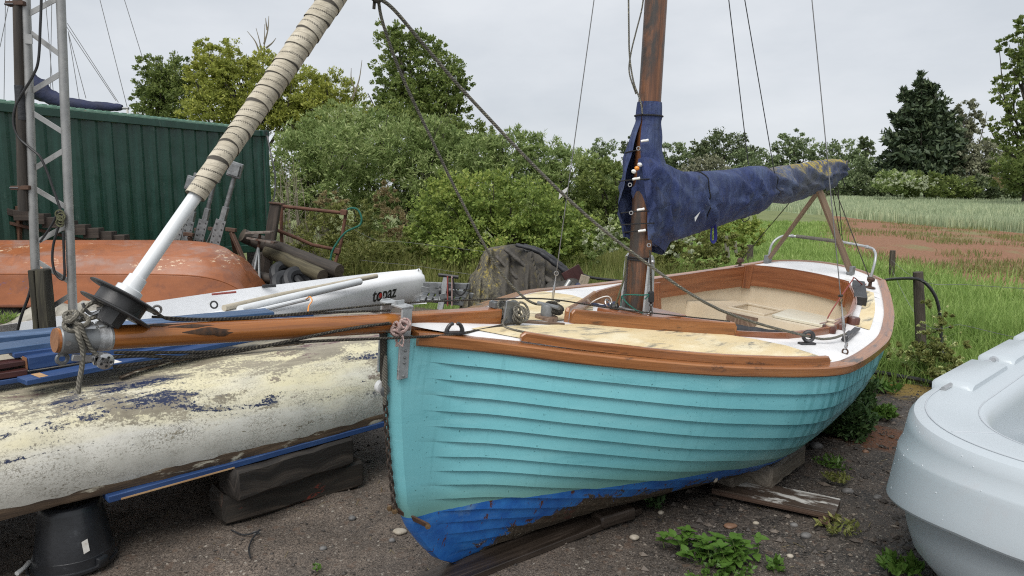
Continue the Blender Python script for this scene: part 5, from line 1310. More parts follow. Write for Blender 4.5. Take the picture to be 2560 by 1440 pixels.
# mast and tabernacle
mb_ = BL(1.70, 0, -.16)
m0 = PY(1590, 800, mb_[1]); m1 = PY(1640, 0, mb_[1] - .02); mtop = m0 + (m1 - m0) * (6.3 / (m1 - m0)[2])
mm = MB(); mpts = [m0 + (mtop - m0) * f for f in np.linspace(0, 1, 8)]
mm.tube(mpts, [.060, .060, .058, .057, .055, .052, .048, .044], 20, up=(1, 0, 0)); mast = part('mast', mm, M_mast, boat, angle=60)
md = unit(mtop - m0)
for sgn, top_h in ((1, .37), (-1, .36)):
    base = m0 + BNEAR * (sgn * .072); hgt = md * top_h
    prof = [(-.055, 0.0), (.045, 0.0), (.040, .12), (.028, .30), (.018, .355), (0.0, .372), (-.018, .358), (-.028, .32), (-.045, .12)]
    ra = [base + BAFT * a + md * b * (top_h / .372) + BNEAR * -.006 for a, b in prof]; rb = [p + BNEAR * .012 for p in ra]
    ch = part('tabernacle_cheek', MB().loft([ra, rb], flip=False), M_galv_pale, boat, angle=30)
    for hh in (.335, .055):
        part('bolt', MB().lathe(base + md * hh + BNEAR * (.006 * sgn), BNEAR * sgn, [(0, .014), (.006, .013), (.012, .008)], 8), M_steel, ch)
part('tabernacle_pin', MB().rod(m0 + md * .060 - BNEAR * .075 - BAFT * .06, m0 + md * .060 + BNEAR * .075 - BAFT * .06, .008), M_steel, boat)
part('mast_step', MB().beam(BL(1.52, 0, float(dz(1.52, 0)) + .02), BL(1.98, 0, float(dz(1.9, 0)) + .012), .30, .035, up=BUP), M_mahogany, boat)

# deck hardware
def fairlead(s, t, name='fairlead'):
    m = MB(); c = DK(s, t, .014); ang = math.atan2(float(half(s + .05) - half(s - .05)), .1); ax = unit(BAFT * math.cos(ang) + BNEAR * math.sin(ang))
    m.beam(c - ax * .042, c + ax * .042, .024, .010, up=BUP)
    for sg in (1, -1):
        m.tube(smooth_path([c + ax * sg * .034, c + ax * sg * .030 + BUP * .018, c + ax * sg * .019 + BUP * .033, c + ax * sg * .006 + BUP * .036], 4), [.009] * 4 + [.008] * 4 + [.007] * 4 + [.004], 8)
    return part(name, m, M_darkmetal, boat)
fairlead(.195, .098); fairlead(.195, -.098)
def cylinder(s, t, r, h, mat, name, h0=0.0, n=18):
    return part(name, MB().lathe(DK(s, t, h0), BUP, [(0, r), (h * .85, r), (h, r * .9), (h * 1.001, r * .3)], n), mat, boat)
cylinder(.975, -.07, .055, .022, M_oldwood, 'winch_pad'); cylinder(.975, -.07, .030, .055, M_galv, 'mooring_bitt', .02)
part('bitt_bar', MB().rod(DK(.975, -.13, .072), DK(.975, .0, .072), .010), M_galv, boat)
part('deck_block', MB().beam(DK(.55, -.02, .012), DK(.68, -.02, .012), .07, .024, up=BUP), M_oldwood, boat)
part('deck_batten', MB().beam(DK(.70, -.01, .006), DK(.95, .055, .006), .014, .012, up=BUP), M_oldwood, boat)
w1 = cylinder(2.72, .705, .040, .042, M_brownpad, 'winch_pad')
part('winch_drum', MB().lathe(DK(2.72, .705, .042), BUP, [(0, .026), (.008, .026), (.012, .017), (.024, .017), (.028, .024), (.034, .022)], 16), M_cream, w1)
cylinder(2.89, .715, .034, .036, M_brownpad, 'cleat_pad'); cylinder(3.12, .725, .040, .046, M_brownpad, 'cleat_pad')
part('black_block', MB().beam(DK(3.70, .60, .034), DK(4.19, .44, .034), .085, .062, up=BUP, ch=.004), M_blackrubber, boat)
# ring fairlead on its plate
rg = MB().beam(DK(2.19, .72, .006), DK(2.30, .76, .006), .030, .010, up=BUP)
rg.torus(DK(2.245, .742, .045), BAFT * .9 - BNEAR * .5, .026, .010, 18, 8); part('ring_fairlead', rg, M_darkmetal, boat)
# jamming cleat with a long arm
jm = MB().beam(DK(2.58, .835, .012), DK(2.95, .80, .02), .034, .012, up=BUP)
jm.beam(DK(2.57, .838, .03), DK(2.72, .825, .034), .030, .026, up=BUP, ch=.006); part('sheet_cleat', jm, M_darkmetal, boat)
# horned cleat on the quarter
def horn(s, t):
    m = MB(); c = DK(s, t, 0)
    m.lathe(c, BUP, [(0, .045), (.006, .042), (.012, .014), (.045, .012)], 14)
    m.lathe(c + BUP * .045, BUP, [(0, .012), (.008, .028), (.024, .030), (.036, .02), (.04, .008)], 14)
    m.tube([c - BAFT * .05 + BUP * .052, c + BAFT * .05 + BUP * .058], .009, 8); return part('quarter_cleat', m, M_rustbrown, boat)
horn(4.33, .49); horn(4.30, -.56)
# stern pulpit
pf = [DK(4.655, -.455, 0), DK(4.66, -.45, .15), BL(4.72, -.41, float(sheer(4.68)) + .235), BL(4.80, -.33, float(sheer(4.68)) + .255), BL(4.86, 0, float(sheer(4.68)) + .26), BL(4.80, .30, float(sheer(4.68)) + .25), BL(4.72, .385, float(sheer(4.68)) + .225), DK(4.66, .415, .14), DK(4.64, .41, 0)]
pul = part('stern_pulpit', MB().tube(smooth_path(pf, 8), .0105, 8), M_galv_pale, boat)
for p in (pf[0], pf[-1]):
    part('foot_flange', MB().lathe(p, BUP, [(0, .032), (.008, .03), (.012, .014), (.03, .013)], 14), M_stainless, pul)
for p in (pf[3], BL(4.845, .08, float(sheer(4.68)) + .262), pf[5]):
    part('clamp', MB().lathe(p - BNEAR * .012, BNEAR, [(0, .016), (.024, .016)], 10), M_stainless, pul)
part('pulpit_binding', MB().tube([BL(4.80 + .06 * (1 - (t / .33) ** 2), t, float(sheer(4.68)) + .258) for t in np.linspace(-.30, .05, 8)], .0155, 8), M_greyrope, pul)
# mud and barnacle crust along the keel
cr_ = np.random.default_rng(3); m = MB()
for i in range(520):
    r = cr_.uniform(.05, .5); g = min(cr_.normal(.93, .035), .985)
    p = hull_pt(r, np.array([g]), 1, np.array([.009]))[0]; w = BL(*p); rr = cr_.uniform(.0010, .0030)
    m.lathe(w - BNEAR * .002, BNEAR - BUP * .5, [(0, rr * 1.3), (rr, rr * .8), (rr * 1.2, rr * .2)], 5)
o = part('barnacles', m, M_barnacle, boat); o['kind'] = 'stuff'
# shell stuck on the planking
P_ = hull_pt(.345, np.array([.555]), 1, np.array([.012]))[0]
part('limpet', MB().lathe(BL(*P_), BNEAR - BUP * .3, [(0, .018), (.006, .012), (.010, .003)], 12), M_shell, boat)
# V timber fore hatch lining on the far side of the mast: low mahogany coaming beside the mast
part('mast_chock', MB().beam(DK(1.90, .10, .012), DK(2.15, .36, .012), .05, .028, up=BUP), M_mahogany, boat)
# ================================================================== rig
def pixel(p):
    p = np.asarray(p, float) - _O; d = p @ _F; return np.array([1280 + FPX * p[0] / d, 720 - FPX * (p @ _U) / d])
FA = CP(300, 760)
best = min(np.linspace(2.5, 6.2, 200), key=lambda h: abs((lambda q: (q[0] - 300) - (830 - 300) / -760.0 * (q[1] - 760))(pixel(m0 + md * h))))
FT = m0 + md * best
FD = unit(FT - FA)
def FS(py):
    lo, hi = -.5, 6.0
    for _ in range(50):
        mid = (lo + hi) / 2
        if pixel(FA + FD * mid)[1] > py: lo = mid
        else: hi = mid
    return (lo + hi) / 2
jib = thing('furled_jib', 'headsail furled in dirty cream canvas, white tube and black drum at the bowsprit end', 'sail', FA + FD * 0)
u0, u1 = FS(492), float(np.linalg.norm(FT - FA)) * .93
T0 = FD; N0 = unit(BUP - (BUP @ T0) * T0); B0 = np.cross(T0, N0)
wr = np.random.default_rng(5)
rows, uvs = [], []
u, ph = u0, 0.0
na = 26
ub = [u0]
while ub[-1] < u1: ub.append(ub[-1] + wr.uniform(.046, .060) * (1 + .25 * (ub[-1] - u0)))
for k in range(len(ub) - 1):
    tilt0, tilt1 = wr.normal(0, .006, 2)
    for f in (0.02, .12, .3, .5, .7, .88, .98):
        uu = ub[k] + (ub[k + 1] - ub[k]) * f
        q = (uu - u0)
        r = .0265 + .030 * min(q / 1.5, 1) + .004 * math.sin(q * 5 + 1) * min(q, 1)
        r *= 1 - .3 * max(0, (q - 2.2) / 2.2)
        row = []
        for j in range(na + 1):
            a = 2 * math.pi * j / na
            rr = r * (1.05 - .085 * f + .012 * math.sin(3 * a + k * 1.7) + .008 * math.sin(7 * a + k)) * (1 + .05 * math.cos(a - .5))
            row.append(FA + FD * (uu + tilt0 * math.cos(a) + tilt1 * math.sin(a) + .010 * math.cos(a - 2.2)) + rr * (math.cos(a) * N0 + math.sin(a) * B0)); uvs.append((k + f, a * r * 20))
        rows.append(row)
part('canvas_sleeve', MB().sheet(rows, uvs, flip=True), M_canvas, jib, angle=40)
part('luff_tube', MB().tube([FA + FD * .045, FA + FD * (u0 + .08)], .0185, 18), M_whitetube, jib)
part('luff_tube', MB().tube([FA + FD * u1, FT], .010, 10), M_whitetube, jib)
dr = MB().lathe(FA - FD * .022, FD, [(0, .030), (0.0, .090), (.003, .094), (.006, .092), (.010, .062), (.040, .062), (.043, .092), (.046, .094), (.049, .090), (.052, .03)], 40)
drum = part('furler_drum', dr, M_drum, jib, angle=30)
part('drum_collar', MB().lathe(FA + FD * .03, FD, [(0, .034), (.016, .034), (.020, .025), (.052, .0235), (.054, .019)], 24), M_whitetube, drum)
part('drum_housing', MB().lathe(FA - FD * .062, FD, [(0, .018), (.004, .034), (.040, .036)], 8), M_drum, drum)
lug = sp_n(.965) + spn * .060
part('toggle', MB().lathe(FA - FD * .062, unit(lug - FA), [(0, .012), (.006, .014), (.02, .014), (.022, .010), (.026, .010), (.028, .017), (.062, .017), (.066, .012)], 14), M_stainless, jib)
tg = MB(); tdir = unit(lug - FA)
for sg in (1, -1): tg.beam(FA + tdir * .115 + BNEAR * .012 * sg, lug + BNEAR * .012 * sg, .004, .026, up=np.cross(tdir, BNEAR))
tg.rod(lug - BNEAR * .022, lug + BNEAR * .022, .007); part('toggle_fork', tg, M_stainless, jib)
gs_ = MB(); g0_ = FA - FD * .01
gs_.tube(smooth_path([g0_ - BAFT * .05, CP(262, 768), CP(232, 785), CP(215, 775), CP(206, 757)], 5), .0045, 6); part('line_guide', gs_, M_stainless, jib)
part('drum_shackle', MB().torus(CP(392, 775), BNEAR, .012, .0035, 12, 6), M_stainless, jib)

def pathpx(pts, Y0, Y1, n=6):
    ys = np.linspace(0, 1, len(pts))
    return smooth_path([PY(x, y, Y0 + (Y1 - Y0) * k) for (x, y), k in zip(pts, ys)], n)
def rope(name, label, pts, r, mat, cat='rope', group=None, n=7):
    return single(name, label, cat, MB().tube(pts, r, n), mat, loc=pts[0], group=group)
clew = PY(945, -6, 2.72)
rp1 = [clew] + [PY(x, y, Y) for x, y, Y in ((958, 60, 2.76), (1005, 190, 2.86), (1080, 350, 3.0), (1150, 495, 3.12), (1235, 655, 3.26), (1290, 725, 3.34), (1340, 760, 3.40))] + [DK(1.24, -.20, .07)]
rope('jib_sheet', 'slack jib sheet from the furled sail to the bitts on the foredeck', smooth_path(rp1, 6), .0062, M_rope, group='ropes of the turquoise boat')
rp2 = [clew] + [PY(x, y, Y) for x, y, Y in ((985, 24, 2.75), (1060, 112, 2.82), (1180, 250, 2.92), (1400, 478, 3.08), (1590, 638, 3.2), (1800, 775, 3.30))] + [DK(2.235, .735, .046), DK(2.42, .80, .03), DK(2.60, .832, .045)]
rope('jib_sheet', 'taut jib sheet crossing the mast and running to the near side deck', smooth_path(rp2, 6), .0072, M_rope, group='ropes of the turquoise boat')
kn = MB()
for k in range(5): kn.torus(clew + V(random.uniform(-.012, .012), 0, random.uniform(-.006, .03)), unit(V(random.uniform(-1, 1), .4, random.uniform(-1, 1))), .017, .0072, 14, 6)
kn.tube([clew + V(-.012, 0, 0), clew + V(-.016, 0, -.04)], .006, 6)
single('rope_knot', 'dark knot joining the two jib sheets at the top edge', 'knot', kn, M_darkrope)

tipY = pixel  # keep
def tip(px, py, k=0.0): return CP(px, py) + BNEAR * (.042 + k)
rope('control_line', 'taut dark line under the bowsprit running aft past the stem fitting', smooth_path([tip(268, 907), tip(420, 888), tip(600, 862), tip(760, 846), tip(985, 829, .05), tip(1100, 820, .06), DK(.62, .06, .02)], 6), .0050, M_darkrope, group='ropes of the turquoise boat')
rope('control_line', 'slack dark line from the bowsprit tip to the pink knot', smooth_path([tip(250, 884), tip(340, 880), tip(470, 884), tip(620, 862), tip(800, 825), tip(900, 808), tip(950, 800, .02)], 6), .0052, M_darkrope, group='ropes of the turquoise boat')
rope('control_line', 'second slack line under the bowsprit, just above the lower one', smooth_path([tip(270, 872), tip(400, 872), tip(560, 868), tip(700, 846), tip(830, 820), tip(945, 798, .02)], 6), .0045, M_darkrope, group='ropes of the turquoise boat')
rope('furling_line', 'black furling line running aft along the top of the bowsprit', smooth_path([CP(380, 792) + BUP * .0, CP(520, 797), CP(700, 788), CP(985, 766) + BUP * .01, CP(1235, 748), DK(1.0, -.07, .10), DK(1.35, .08, .08), DK(1.9, .44, .075)], 6), .0036, M_darkrope, group='ropes of the turquoise boat')
rope('furling_line', 'shorter black line from the drum shackle lying just below the furling line', smooth_path([CP(395, 786), CP(440, 800), CP(600, 797), CP(800, 783), CP(975, 776)], 6), .0040, M_darkrope, group='ropes of the turquoise boat')
kn = MB()
kc = CP(185, 800) + BNEAR * .01
for k in range(6): kn.torus(kc + V(random.uniform(-.016, .016), random.uniform(-.01, .01), random.uniform(-.010, .016)), unit(V(random.uniform(-1, 1), .6, random.uniform(-1, 1))), .016, .0058, 14, 6)
kn.tube(smooth_path([kc, CP(205, 780), CP(218, 765), CP(240, 756), CP(262, 772), CP(240, 792), CP(200, 800)], 5), .0055, 6)
ko = thing('lashing', 'grey braided rope knotted round the tip of the bowsprit with a hanging tail', 'rope', kc - V(0, 0, .2), group='ropes of the turquoise boat')
part('knot', kn, M_greyrope, ko)
part('rope_tail', MB().tube(smooth_path([kc, tip(182, 830), tip(192, 862), tip(190, 905), tip(184, 940), tip(180, 972)], 5), .0066, 8), M_greyrope, ko)
part('rope_tail', MB().tube(smooth_path([kc + BNEAR * .03, tip(200, 838), tip(215, 866), tip(246, 892)], 5), .0052, 8), M_greyrope, ko)
bk = thing('rope_block', 'small steel pulley block hanging under the bowsprit tip', 'pulley', tip(225, 892), group=None)
bd = unit(tip(262, 893) - tip(172, 884)); bu = unit(np.cross(BNEAR, bd))
part('block_strap', MB().beam(tip(165, 884), tip(222, 886), .010, .016, up=bu), M_stainless, bk)
part('block_cheek', MB().beam(tip(216, 884), tip(262, 893), .020, .036, up=bu, ch=.014), M_stainless, bk)
part('sheave', MB().lathe(tip(246, 892) - BNEAR * .008, BNEAR, [(0, .018), (.002, .021), (.016, .021), (.018, .018)], 18), M_stainless, bk)
for q in range(5): part('sheave_hole', MB().lathe(tip(246, 892) + BNEAR * .010 + .012 * (bd * math.cos(q * 1.257) + bu * math.sin(q * 1.257)), BNEAR, [(0, .0035), (.001, .0035)], 8), M_blackrubber, bk)
kn = MB(); kc = CP(965, 812) + BNEAR * .075
for k in range(7): kn.torus(kc + V(random.uniform(-.022, .022), random.uniform(-.008, .008), random.uniform(-.022, .022)), unit(V(random.uniform(-1, 1), .8, random.uniform(-1, 1))), .018, .0055, 12, 6)
for k in range(5): kn.tube(smooth_path([kc + V(random.uniform(-.015, .015), 0, 0), kc + V(random.uniform(-.03, .02), -.01, -.035), kc + V(random.uniform(-.02, .02), -.01, -.06)], 4), .0028, 5)
single('rope_knot', 'frayed pinkish knot beside the stem fitting', 'knot', kn, M_pinkrope)
# coil on the foredeck
kn = MB(); kc = DK(.60, .03, .045)
for k in range(9):
    a = BAFT * random.uniform(.02, .045); b = unit(V(random.uniform(-.4, .4), random.uniform(-.4, .4), 1))
    kn.torus(kc + BAFT * random.uniform(-.03, .06) + BNEAR * random.uniform(-.03, .03) + BUP * random.uniform(-.02, .03), unit(BNEAR * random.uniform(.4, 1) + BUP * random.uniform(.1, .8)), random.uniform(.022, .045), .0052, 16, 6)
kn.tube(smooth_path([kc, CP(1222, 790), CP(1270, 765), CP(1275, 788), CP(1240, 808), DK(.55, .05, .03)], 5), .005, 6)
kn.tube(smooth_path([kc - BAFT * .02, DK(.50, .07, .01), DK(.50, .12, .008), DK(.55, .16, .008)], 5), .005, 6)
single('rope_coil', 'coiled grey rope made off on the foredeck behind the bowsprit heel', 'rope', kn, M_greyrope, group='ropes of the turquoise boat')
kn = MB()
for k in range(5): kn.torus(DK(.985, -.06, .055) + BUP * random.uniform(-.01, .02) + BAFT * random.uniform(-.02, .04), unit(BUP + BNEAR * random.uniform(-.4, .4)), .036, .0095, 16, 6)
single('mooring_rope', 'thick dark rope wound round the foredeck bitts', 'rope', kn, M_darkrope, group='ropes of the turquoise boat')

# ---- sail cover over boom
bA, bB = CP(1640, 520), CP(2108, 418)
cover = thing('sail_cover', 'navy sail cover laced round the mast and wrapped along the boom, lichen on its end', 'sail cover', bA - BUP * .3)
top_k = [(1615, 392), (1640, 396), (1660, 408), (1690, 424), (1705, 429), (1760, 428), (1820, 424), (1880, 415), (1912, 414), (1922, 420), (1960, 414), (2000, 408), (2040, 402), (2080, 397), (2100, 398), (2112, 402)]
bot_k = [(1615, 610), (1640, 617), (1670, 607), (1700, 597), (1760, 577), (1820, 556), (1880, 538), (1912, 524), (1922, 506), (1960, 510), (2000, 500), (2040, 482), (2080, 462), (2100, 450), (2112, 440)]
xs = np.concatenate([np.linspace(1615, 1905, 70), np.linspace(1908, 1930, 9), np.linspace(1935, 2112, 46)])
ty = np.interp(xs, *zip(*top_k)); by = np.interp(xs, *zip(*bot_k))
rings = []
cr = np.random.default_rng(8)
NA = 48
for i, (x, a, b) in enumerate(zip(xs, ty, by)):
    pt, pb = CP(x, a), CP(x, b); c = (pt + pb) / 2; h = np.linalg.norm(pt - pb) / 2; up = unit(pt - pb)
    w = min(.105, h * .80) * (1 - .25 * max(0, (x - 1950) / 160))
    k = (x - 1615) / 497
    ring = []
    for j in range(NA):
        p = 2 * math.pi * j / NA
        cs, sn = math.cos(p), math.sin(p)
        # full at the top, hanging narrower below: a draped tube
        wid = w * (1 - .38 * max(0, -sn) ** 1.5 * (1 - k)) 
        side = abs(cs) ** .7
        def rg(q): return 1 - 2 * abs(math.sin(q)) ** .75          # sharp creases
        fold = .019 * rg(4.6 * k * 6.28 + 1.7 * p + .9 * math.sin(4 * k * 6.28)) * side
        fold += .011 * rg(9.5 * k * 6.28 - 1.6 * p + 1.4 * math.sin(2 * p + 9 * k)) * side * (.6 + .4 * math.sin(5 * k * 6.28))
        fold += .0035 * math.sin(41 * k * 6.28 + 6 * p) * side
        if x < 1740: fold += .026 * rg(3.2 * p + (x - 1615) * .028) * side * (1 - (x - 1615) / 125)
        for xc, am in ((1745, .014), (1917, .026), (2000, .006), (2060, .008)): fold -= am * math.exp(-((x - xc) / 7.0) ** 2)
        ring.append(c + BNEAR * (wid * cs + fold * cs) + up * (h * sn + fold * .35 * sn))
    rings.append(ring)
part('boom_cover', MB().loft(rings, flip=True), M_cover, cover, angle=180)
# neck of the cover: C-shaped rings open to the front
lev = [(256, .064, .064, .064, .064, 4), (268, .067, .067, .067, .067, 4), (296, .070, .070, .070, .070, 4), (304, .066, .066, .066, .066, 6), (330, .083, .088, .068, .088, 14), (360, .098, .105, .074, .102, 26), (400, .108, .17, .086, .120, 40),
       (440, .115, .23, .098, .130, 56), (480, .118, .29, .106, .140, 74), (520, .108, .30, .104, .128, 92), (556, .104, .28, .094, .124, 104), (590, .098, .24, .085, .10, 112), (612, .09, .20, .075, .09, 118)]
ly = [l[0] for l in lev]
fw_ = unit(-BAFT - (-BAFT @ md) * md); nr_ = unit(BNEAR - (BNEAR @ md) * md)
rows = []
for y in np.linspace(256, 596, 60):
    rf, ra, rn, rfar, gap = [np.interp(y, ly, [l[q] for l in lev]) for q in range(1, 6)]
    h = None
    lo, hi = 0, 3
    for _ in range(40):
        mid = (lo + hi) / 2
        if pixel(m0 + md * mid)[1] > y: lo = mid
        else: hi = mid
    c = m0 + md * lo
    row = []
    for j in range(57):
        a = R(gap / 2) + (2 * math.pi - R(gap)) * j / 56
        cs, sn = math.cos(a), math.sin(a)
        rl = rf if cs > 0 else ra; rs = rn if sn > 0 else rfar
        k = np.clip((y - 310) / 200, 0, 1)
        fold = k * (.014 * (1 - 2 * abs(math.sin(2.5 * a + y * .022))) + .010 * math.sin(3 * a - y * .055 + 1) + .005 * math.sin(11 * a + y * .05) + .016 * (1 - 2 * abs(math.sin(y * .040 + 1.3 * a))) * (cs < .5))
        lip = (.02 * k * math.sin(y * .05)) * (j < 3 or j > 53)
        row.append(c + fw_ * ((rl + fold) * cs) + nr_ * ((rs + fold * .7) * sn) + md * (-.10 * k * max(0, -cs) + .0))
    rows.append(row)
part('mast_cover', MB().sheet(rows, flip=True), M_cover, cover, angle=180)
part('collar_tie', MB().tube([m0 + md * 0 + (rows[6][j] - m0) + unit(np.asarray(rows[6][j]) - np.mean(rows[6], 0)) * .004 for j in range(57)], .0042, 6), M_blackcord, cover)
for (x, y) in ((1611, 352), (1590, 447), (1601, 524), (1604, 577)):
    p = PY(x, y, m0[1] - .125)
    part('toggle', MB().tube([p - V(.018, 0, .003), p - V(.006, 0, 0), p + V(.006, 0, .001), p + V(.020, 0, .004)], [.006, .0065, .006, .007], 10), M_whiteplastic, cover)
for (x, y), mt in (((1583, 428), M_whiteplastic), ((1591, 420), M_orangeplastic), ((1598, 411), M_whiteplastic)):
    p = PY(x, y, m0[1] - .11); part('float_bead', MB().lathe(p - V(0, 0, .012), V(.3, 0, 1), [(0, .003), (.003, .010), (.011, .014), (.019, .010), (.022, .003)], 14), mt, cover)
for (y, w) in ((380, .085), (452, .115), (530, .10), (560, .105), (578, .085)):
    c = PY(1600 + (480 - y) * .02, y, m0[1]); lc = []
    for a in np.linspace(-1.9, 1.9, 13): lc.append(c + fw_ * (w * math.cos(a)) + nr_ * (w * math.sin(a)) + V(0, 0, .012 * math.sin(a)))
    part('lacing', MB().tube(lc, .0032, 6), M_blackcord, cover)
for (x, y) in ((1596, 371), (1575, 462), (1578, 532), (1622, 613)):
    part('eyelet', MB().torus(PY(x, y, m0[1] - .115), V(-.35, -.9, .1), .009, .0026, 14, 6), M_stainless, cover)
c = m0 + md * .335
for dzz in (0, .012): part('lacing', MB().torus(c + md * dzz, md, .064, .0042, 24, 6), M_blackcord, cover)
q = CP(1765, 560) + BNEAR * .05
part('strap_loop', MB().tube(smooth_path([q + V(0, 0, .03), q + V(-.012, 0, -.03), q + V(-.013, 0, -.085), q + V(.0, 0, -.105), q + V(.014, 0, -.085), q + V(.012, 0, -.03), q + V(.0, 0, .03)], 5), .011, 6, flat=.22, up=BNEAR), M_bluestrap, cover)
q = CP(1686, 537) + BNEAR * .125
part('maker_patch', MB().add([q, q + BAFT * .06 + BUP * .035, q + BAFT * .012 - BUP * .025], [(0, 1, 2)]), M_whitepatch, cover)
for x in (1745, 1917):
    i = int(np.argmin(abs(xs - x))); rr = rings[i]; cc = np.mean(rr, 0)
    part('tie', MB().tube([p + unit(p - cc) * .004 for p in rr] + [rr[0] + unit(rr[0] - cc) * .004], .0035, 6), M_blackcord, cover)
part('reef_line', MB().tube(smooth_path([CP(1842, 545), CP(1850, 553), CP(1862, 545), CP(1858, 532)], 4) + BNEAR * .03, .003, 6), M_blackcord, cover)
be = MB().lathe(CP(2100, 412), unit(CP(2122, 406) - CP(2080, 418)), [(0, .03), (.05, .03), (.055, .022)], 14)
boomend = part('boom_end', be, M_galv, cover)
part('boom', MB().tube([bA, CP(2105, 420)], .032, 12), M_varnish, cover)
part('boom_end_knot', MB().torus(CP(2118, 406), BNEAR, .016, .006, 12, 6), M_greyrope, boomend)
fl_ = []
for i, (x, yt, yb) in enumerate(((2058, 440, 478), (2070, 436, 470), (2084, 430, 466), (2098, 420, 450), (2108, 412, 430))):
    pa_, pb_ = CP(x, yt), CP(x + 3, yb); fl_.append([pa_ + (pb_ - pa_) * v + BNEAR * (.060 - .035 * v - .008 * i + .012 * math.sin(i * 2 + v * 5)) for v in np.linspace(0, 1, 7)])
part('end_flap', MB().sheet(fl_), M_cover, cover, angle=180)
for k in range(7):
    t0 = CP(2072 + k * 5, 452 - k * 2) + BNEAR * random.uniform(-.03, .03)
    part('loose_cord', MB().tube(smooth_path([t0, t0 + V(random.uniform(-.02, .02), 0, -.04), t0 + V(random.uniform(-.03, .03), 0, -.075)], 4), .004, 5), M_blackcord, cover)

# ---- boom crutch: two timber legs on the stern
crt = thing('boom_crutch', 'pair of brown timber legs crossed under the boom end and standing on the stern deck', 'boom crutch', DK(4.60, -.1, 0))
fa, fb = DK(4.60, -.44, .02), DK(4.57, .27, .02)
ta, tb_ = CP(2062, 447), CP(2028, 462)
part('leg', MB().beam(fa, ta + BNEAR * .02, .022, .060, up=BAFT), M_crutch, crt)
part('leg', MB().beam(fb, tb_ + BNEAR * .045, .022, .060, up=BAFT + BNEAR * .3), M_crutch, crt)
for f in (fa, fb): part('foot_bracket', MB().beam(f - BUP * .02, f + BUP * .05, .045, .080, up=BAFT, ch=.004), M_galv, crt)

# ---- shrouds, topping lifts, mainsheet
def wire(name, label, a, b, r=.0028, mat=None, group='wires and lines of the rigging', cat='wire'):
    return single(name, label, cat, MB().tube([a, b], r, 6), mat or M_wire, loc=a, group=group)
def mast_on(pa, px, py):
    """point of the mast line that keeps the wire through the pixel"""
    a = pixel(pa)
    h = min(np.linspace(1.5, 7.5, 600), key=lambda h: abs((lambda q: (q[0] - a[0]) * (py - a[1]) - (px - a[0]) * (q[1] - a[1]))(pixel(m0 + md * h))))
    return m0 + md * h
cp_far = DK(1.62, -.70, .02)
sh_far = thing('shroud', 'thin wire shroud on the far side with a bottle screw, left of the mast', 'wire', PY(1378, 778, 4.2), group='wires and lines of the rigging')
a_ = PY(1378, 775, 4.2); b_ = mast_on(a_, 1485, 0)
part('wire', MB().tube([a_, b_], .0028, 6), M_wire, sh_far)
f1, f2 = a_ + (b_ - a_) * 0.0, unit(b_ - a_)
part('bottle_screw', MB().tube([a_, a_ + f2 * .05, a_ + f2 * .055, a_ + f2 * .15, a_ + f2 * .155, a_ + f2 * .21], [.004, .004, .0075, .0075, .004, .0035], 8), M_stainless, sh_far)
part('shackle', MB().torus(a_ + f2 * .225, V(0, 1, 0), .012, .003, 12, 6), M_stainless, sh_far)
part('ribbon', MB().add([a_ + f2 * .74, a_ + f2 * .74 + V(-.05, 0, -.035), a_ + f2 * .74 + V(-.055, .01, -.075), a_ + f2 * .74 + V(-.01, .004, -.03)], [(0, 1, 2, 3)]), M_whitepatch, sh_far)
cp_n = DK(2.303, .922, .0)
sh_n = thing('shroud', 'wire shroud on the near side rising from the shackle on the side deck', 'wire', cp_n, group='wires and lines of the rigging')
a_ = cp_n + BUP * .03; b_ = mast_on(a_, 2030, 0); f2 = unit(b_ - a_)
part('wire', MB().tube([a_ + f2 * .22, b_], .0028, 6), M_wire, sh_n)
part('chain_plate', MB().torus(cp_n + BUP * .012, BAFT, .014, .0045, 14, 6), M_rustbrown, sh_n)
part('shackle', MB().torus(cp_n + BUP * .042, BNEAR, .018, .0042, 14, 6), M_stainless, sh_n)
part('bottle_screw', MB().tube([a_ + f2 * .03, a_ + f2 * .09, a_ + f2 * .095, a_ + f2 * .17, a_ + f2 * .175, a_ + f2 * .24], [.004, .0045, .008, .008, .0045, .004], 8), M_stainless, sh_n)
part('shackle', MB().torus(a_ + f2 * .255, BNEAR, .014, .0038, 14, 6), M_bronze, sh_n)
part('lashing', MB().torus(a_ + f2 * .285, f2, .008, .006, 12, 6), M_darkrope, sh_n)
for (x0, y0, x1, nm) in ((1871, 412, 1822, 'dark topping lift rising from the middle of the boom, left of the pair'), (1918, 470, 1862, 'dark topping lift looped round the boom, right of the pair')):
    a_ = CP(x0, y0) + BNEAR * (.0 if x0 < 1900 else .07)
    b_ = mast_on(a_, x1, 0)
    wire('topping_lift', nm, a_, b_, .0030, M_darkwire)
a_ = CP(2086, 470); wire('mainsheet', 'thin line from the boom end to the cleat on the near quarter', a_, DK(4.33, .49, .05), .0040, M_darkrope, cat='rope')
wire('mainsheet', 'thin line from under the boom to the far quarter', CP(1975, 500) - BUP * .02, DK(4.30, -.56, .06), .0034, M_darkrope, cat='rope')
b2 = BL(4.84, .08, float(sheer(4.68)) + .25)
for k, (x, y) in enumerate(((2078, 462), (2094, 460))):
    wire('sheet_tackle', ('fore', 'after')[k] + ' part of the rope tackle between boom end and stern pulpit', CP(x, y), b2 + BNEAR * (.01 * k) + BAFT * .01, .0035, M_darkrope, cat='rope')
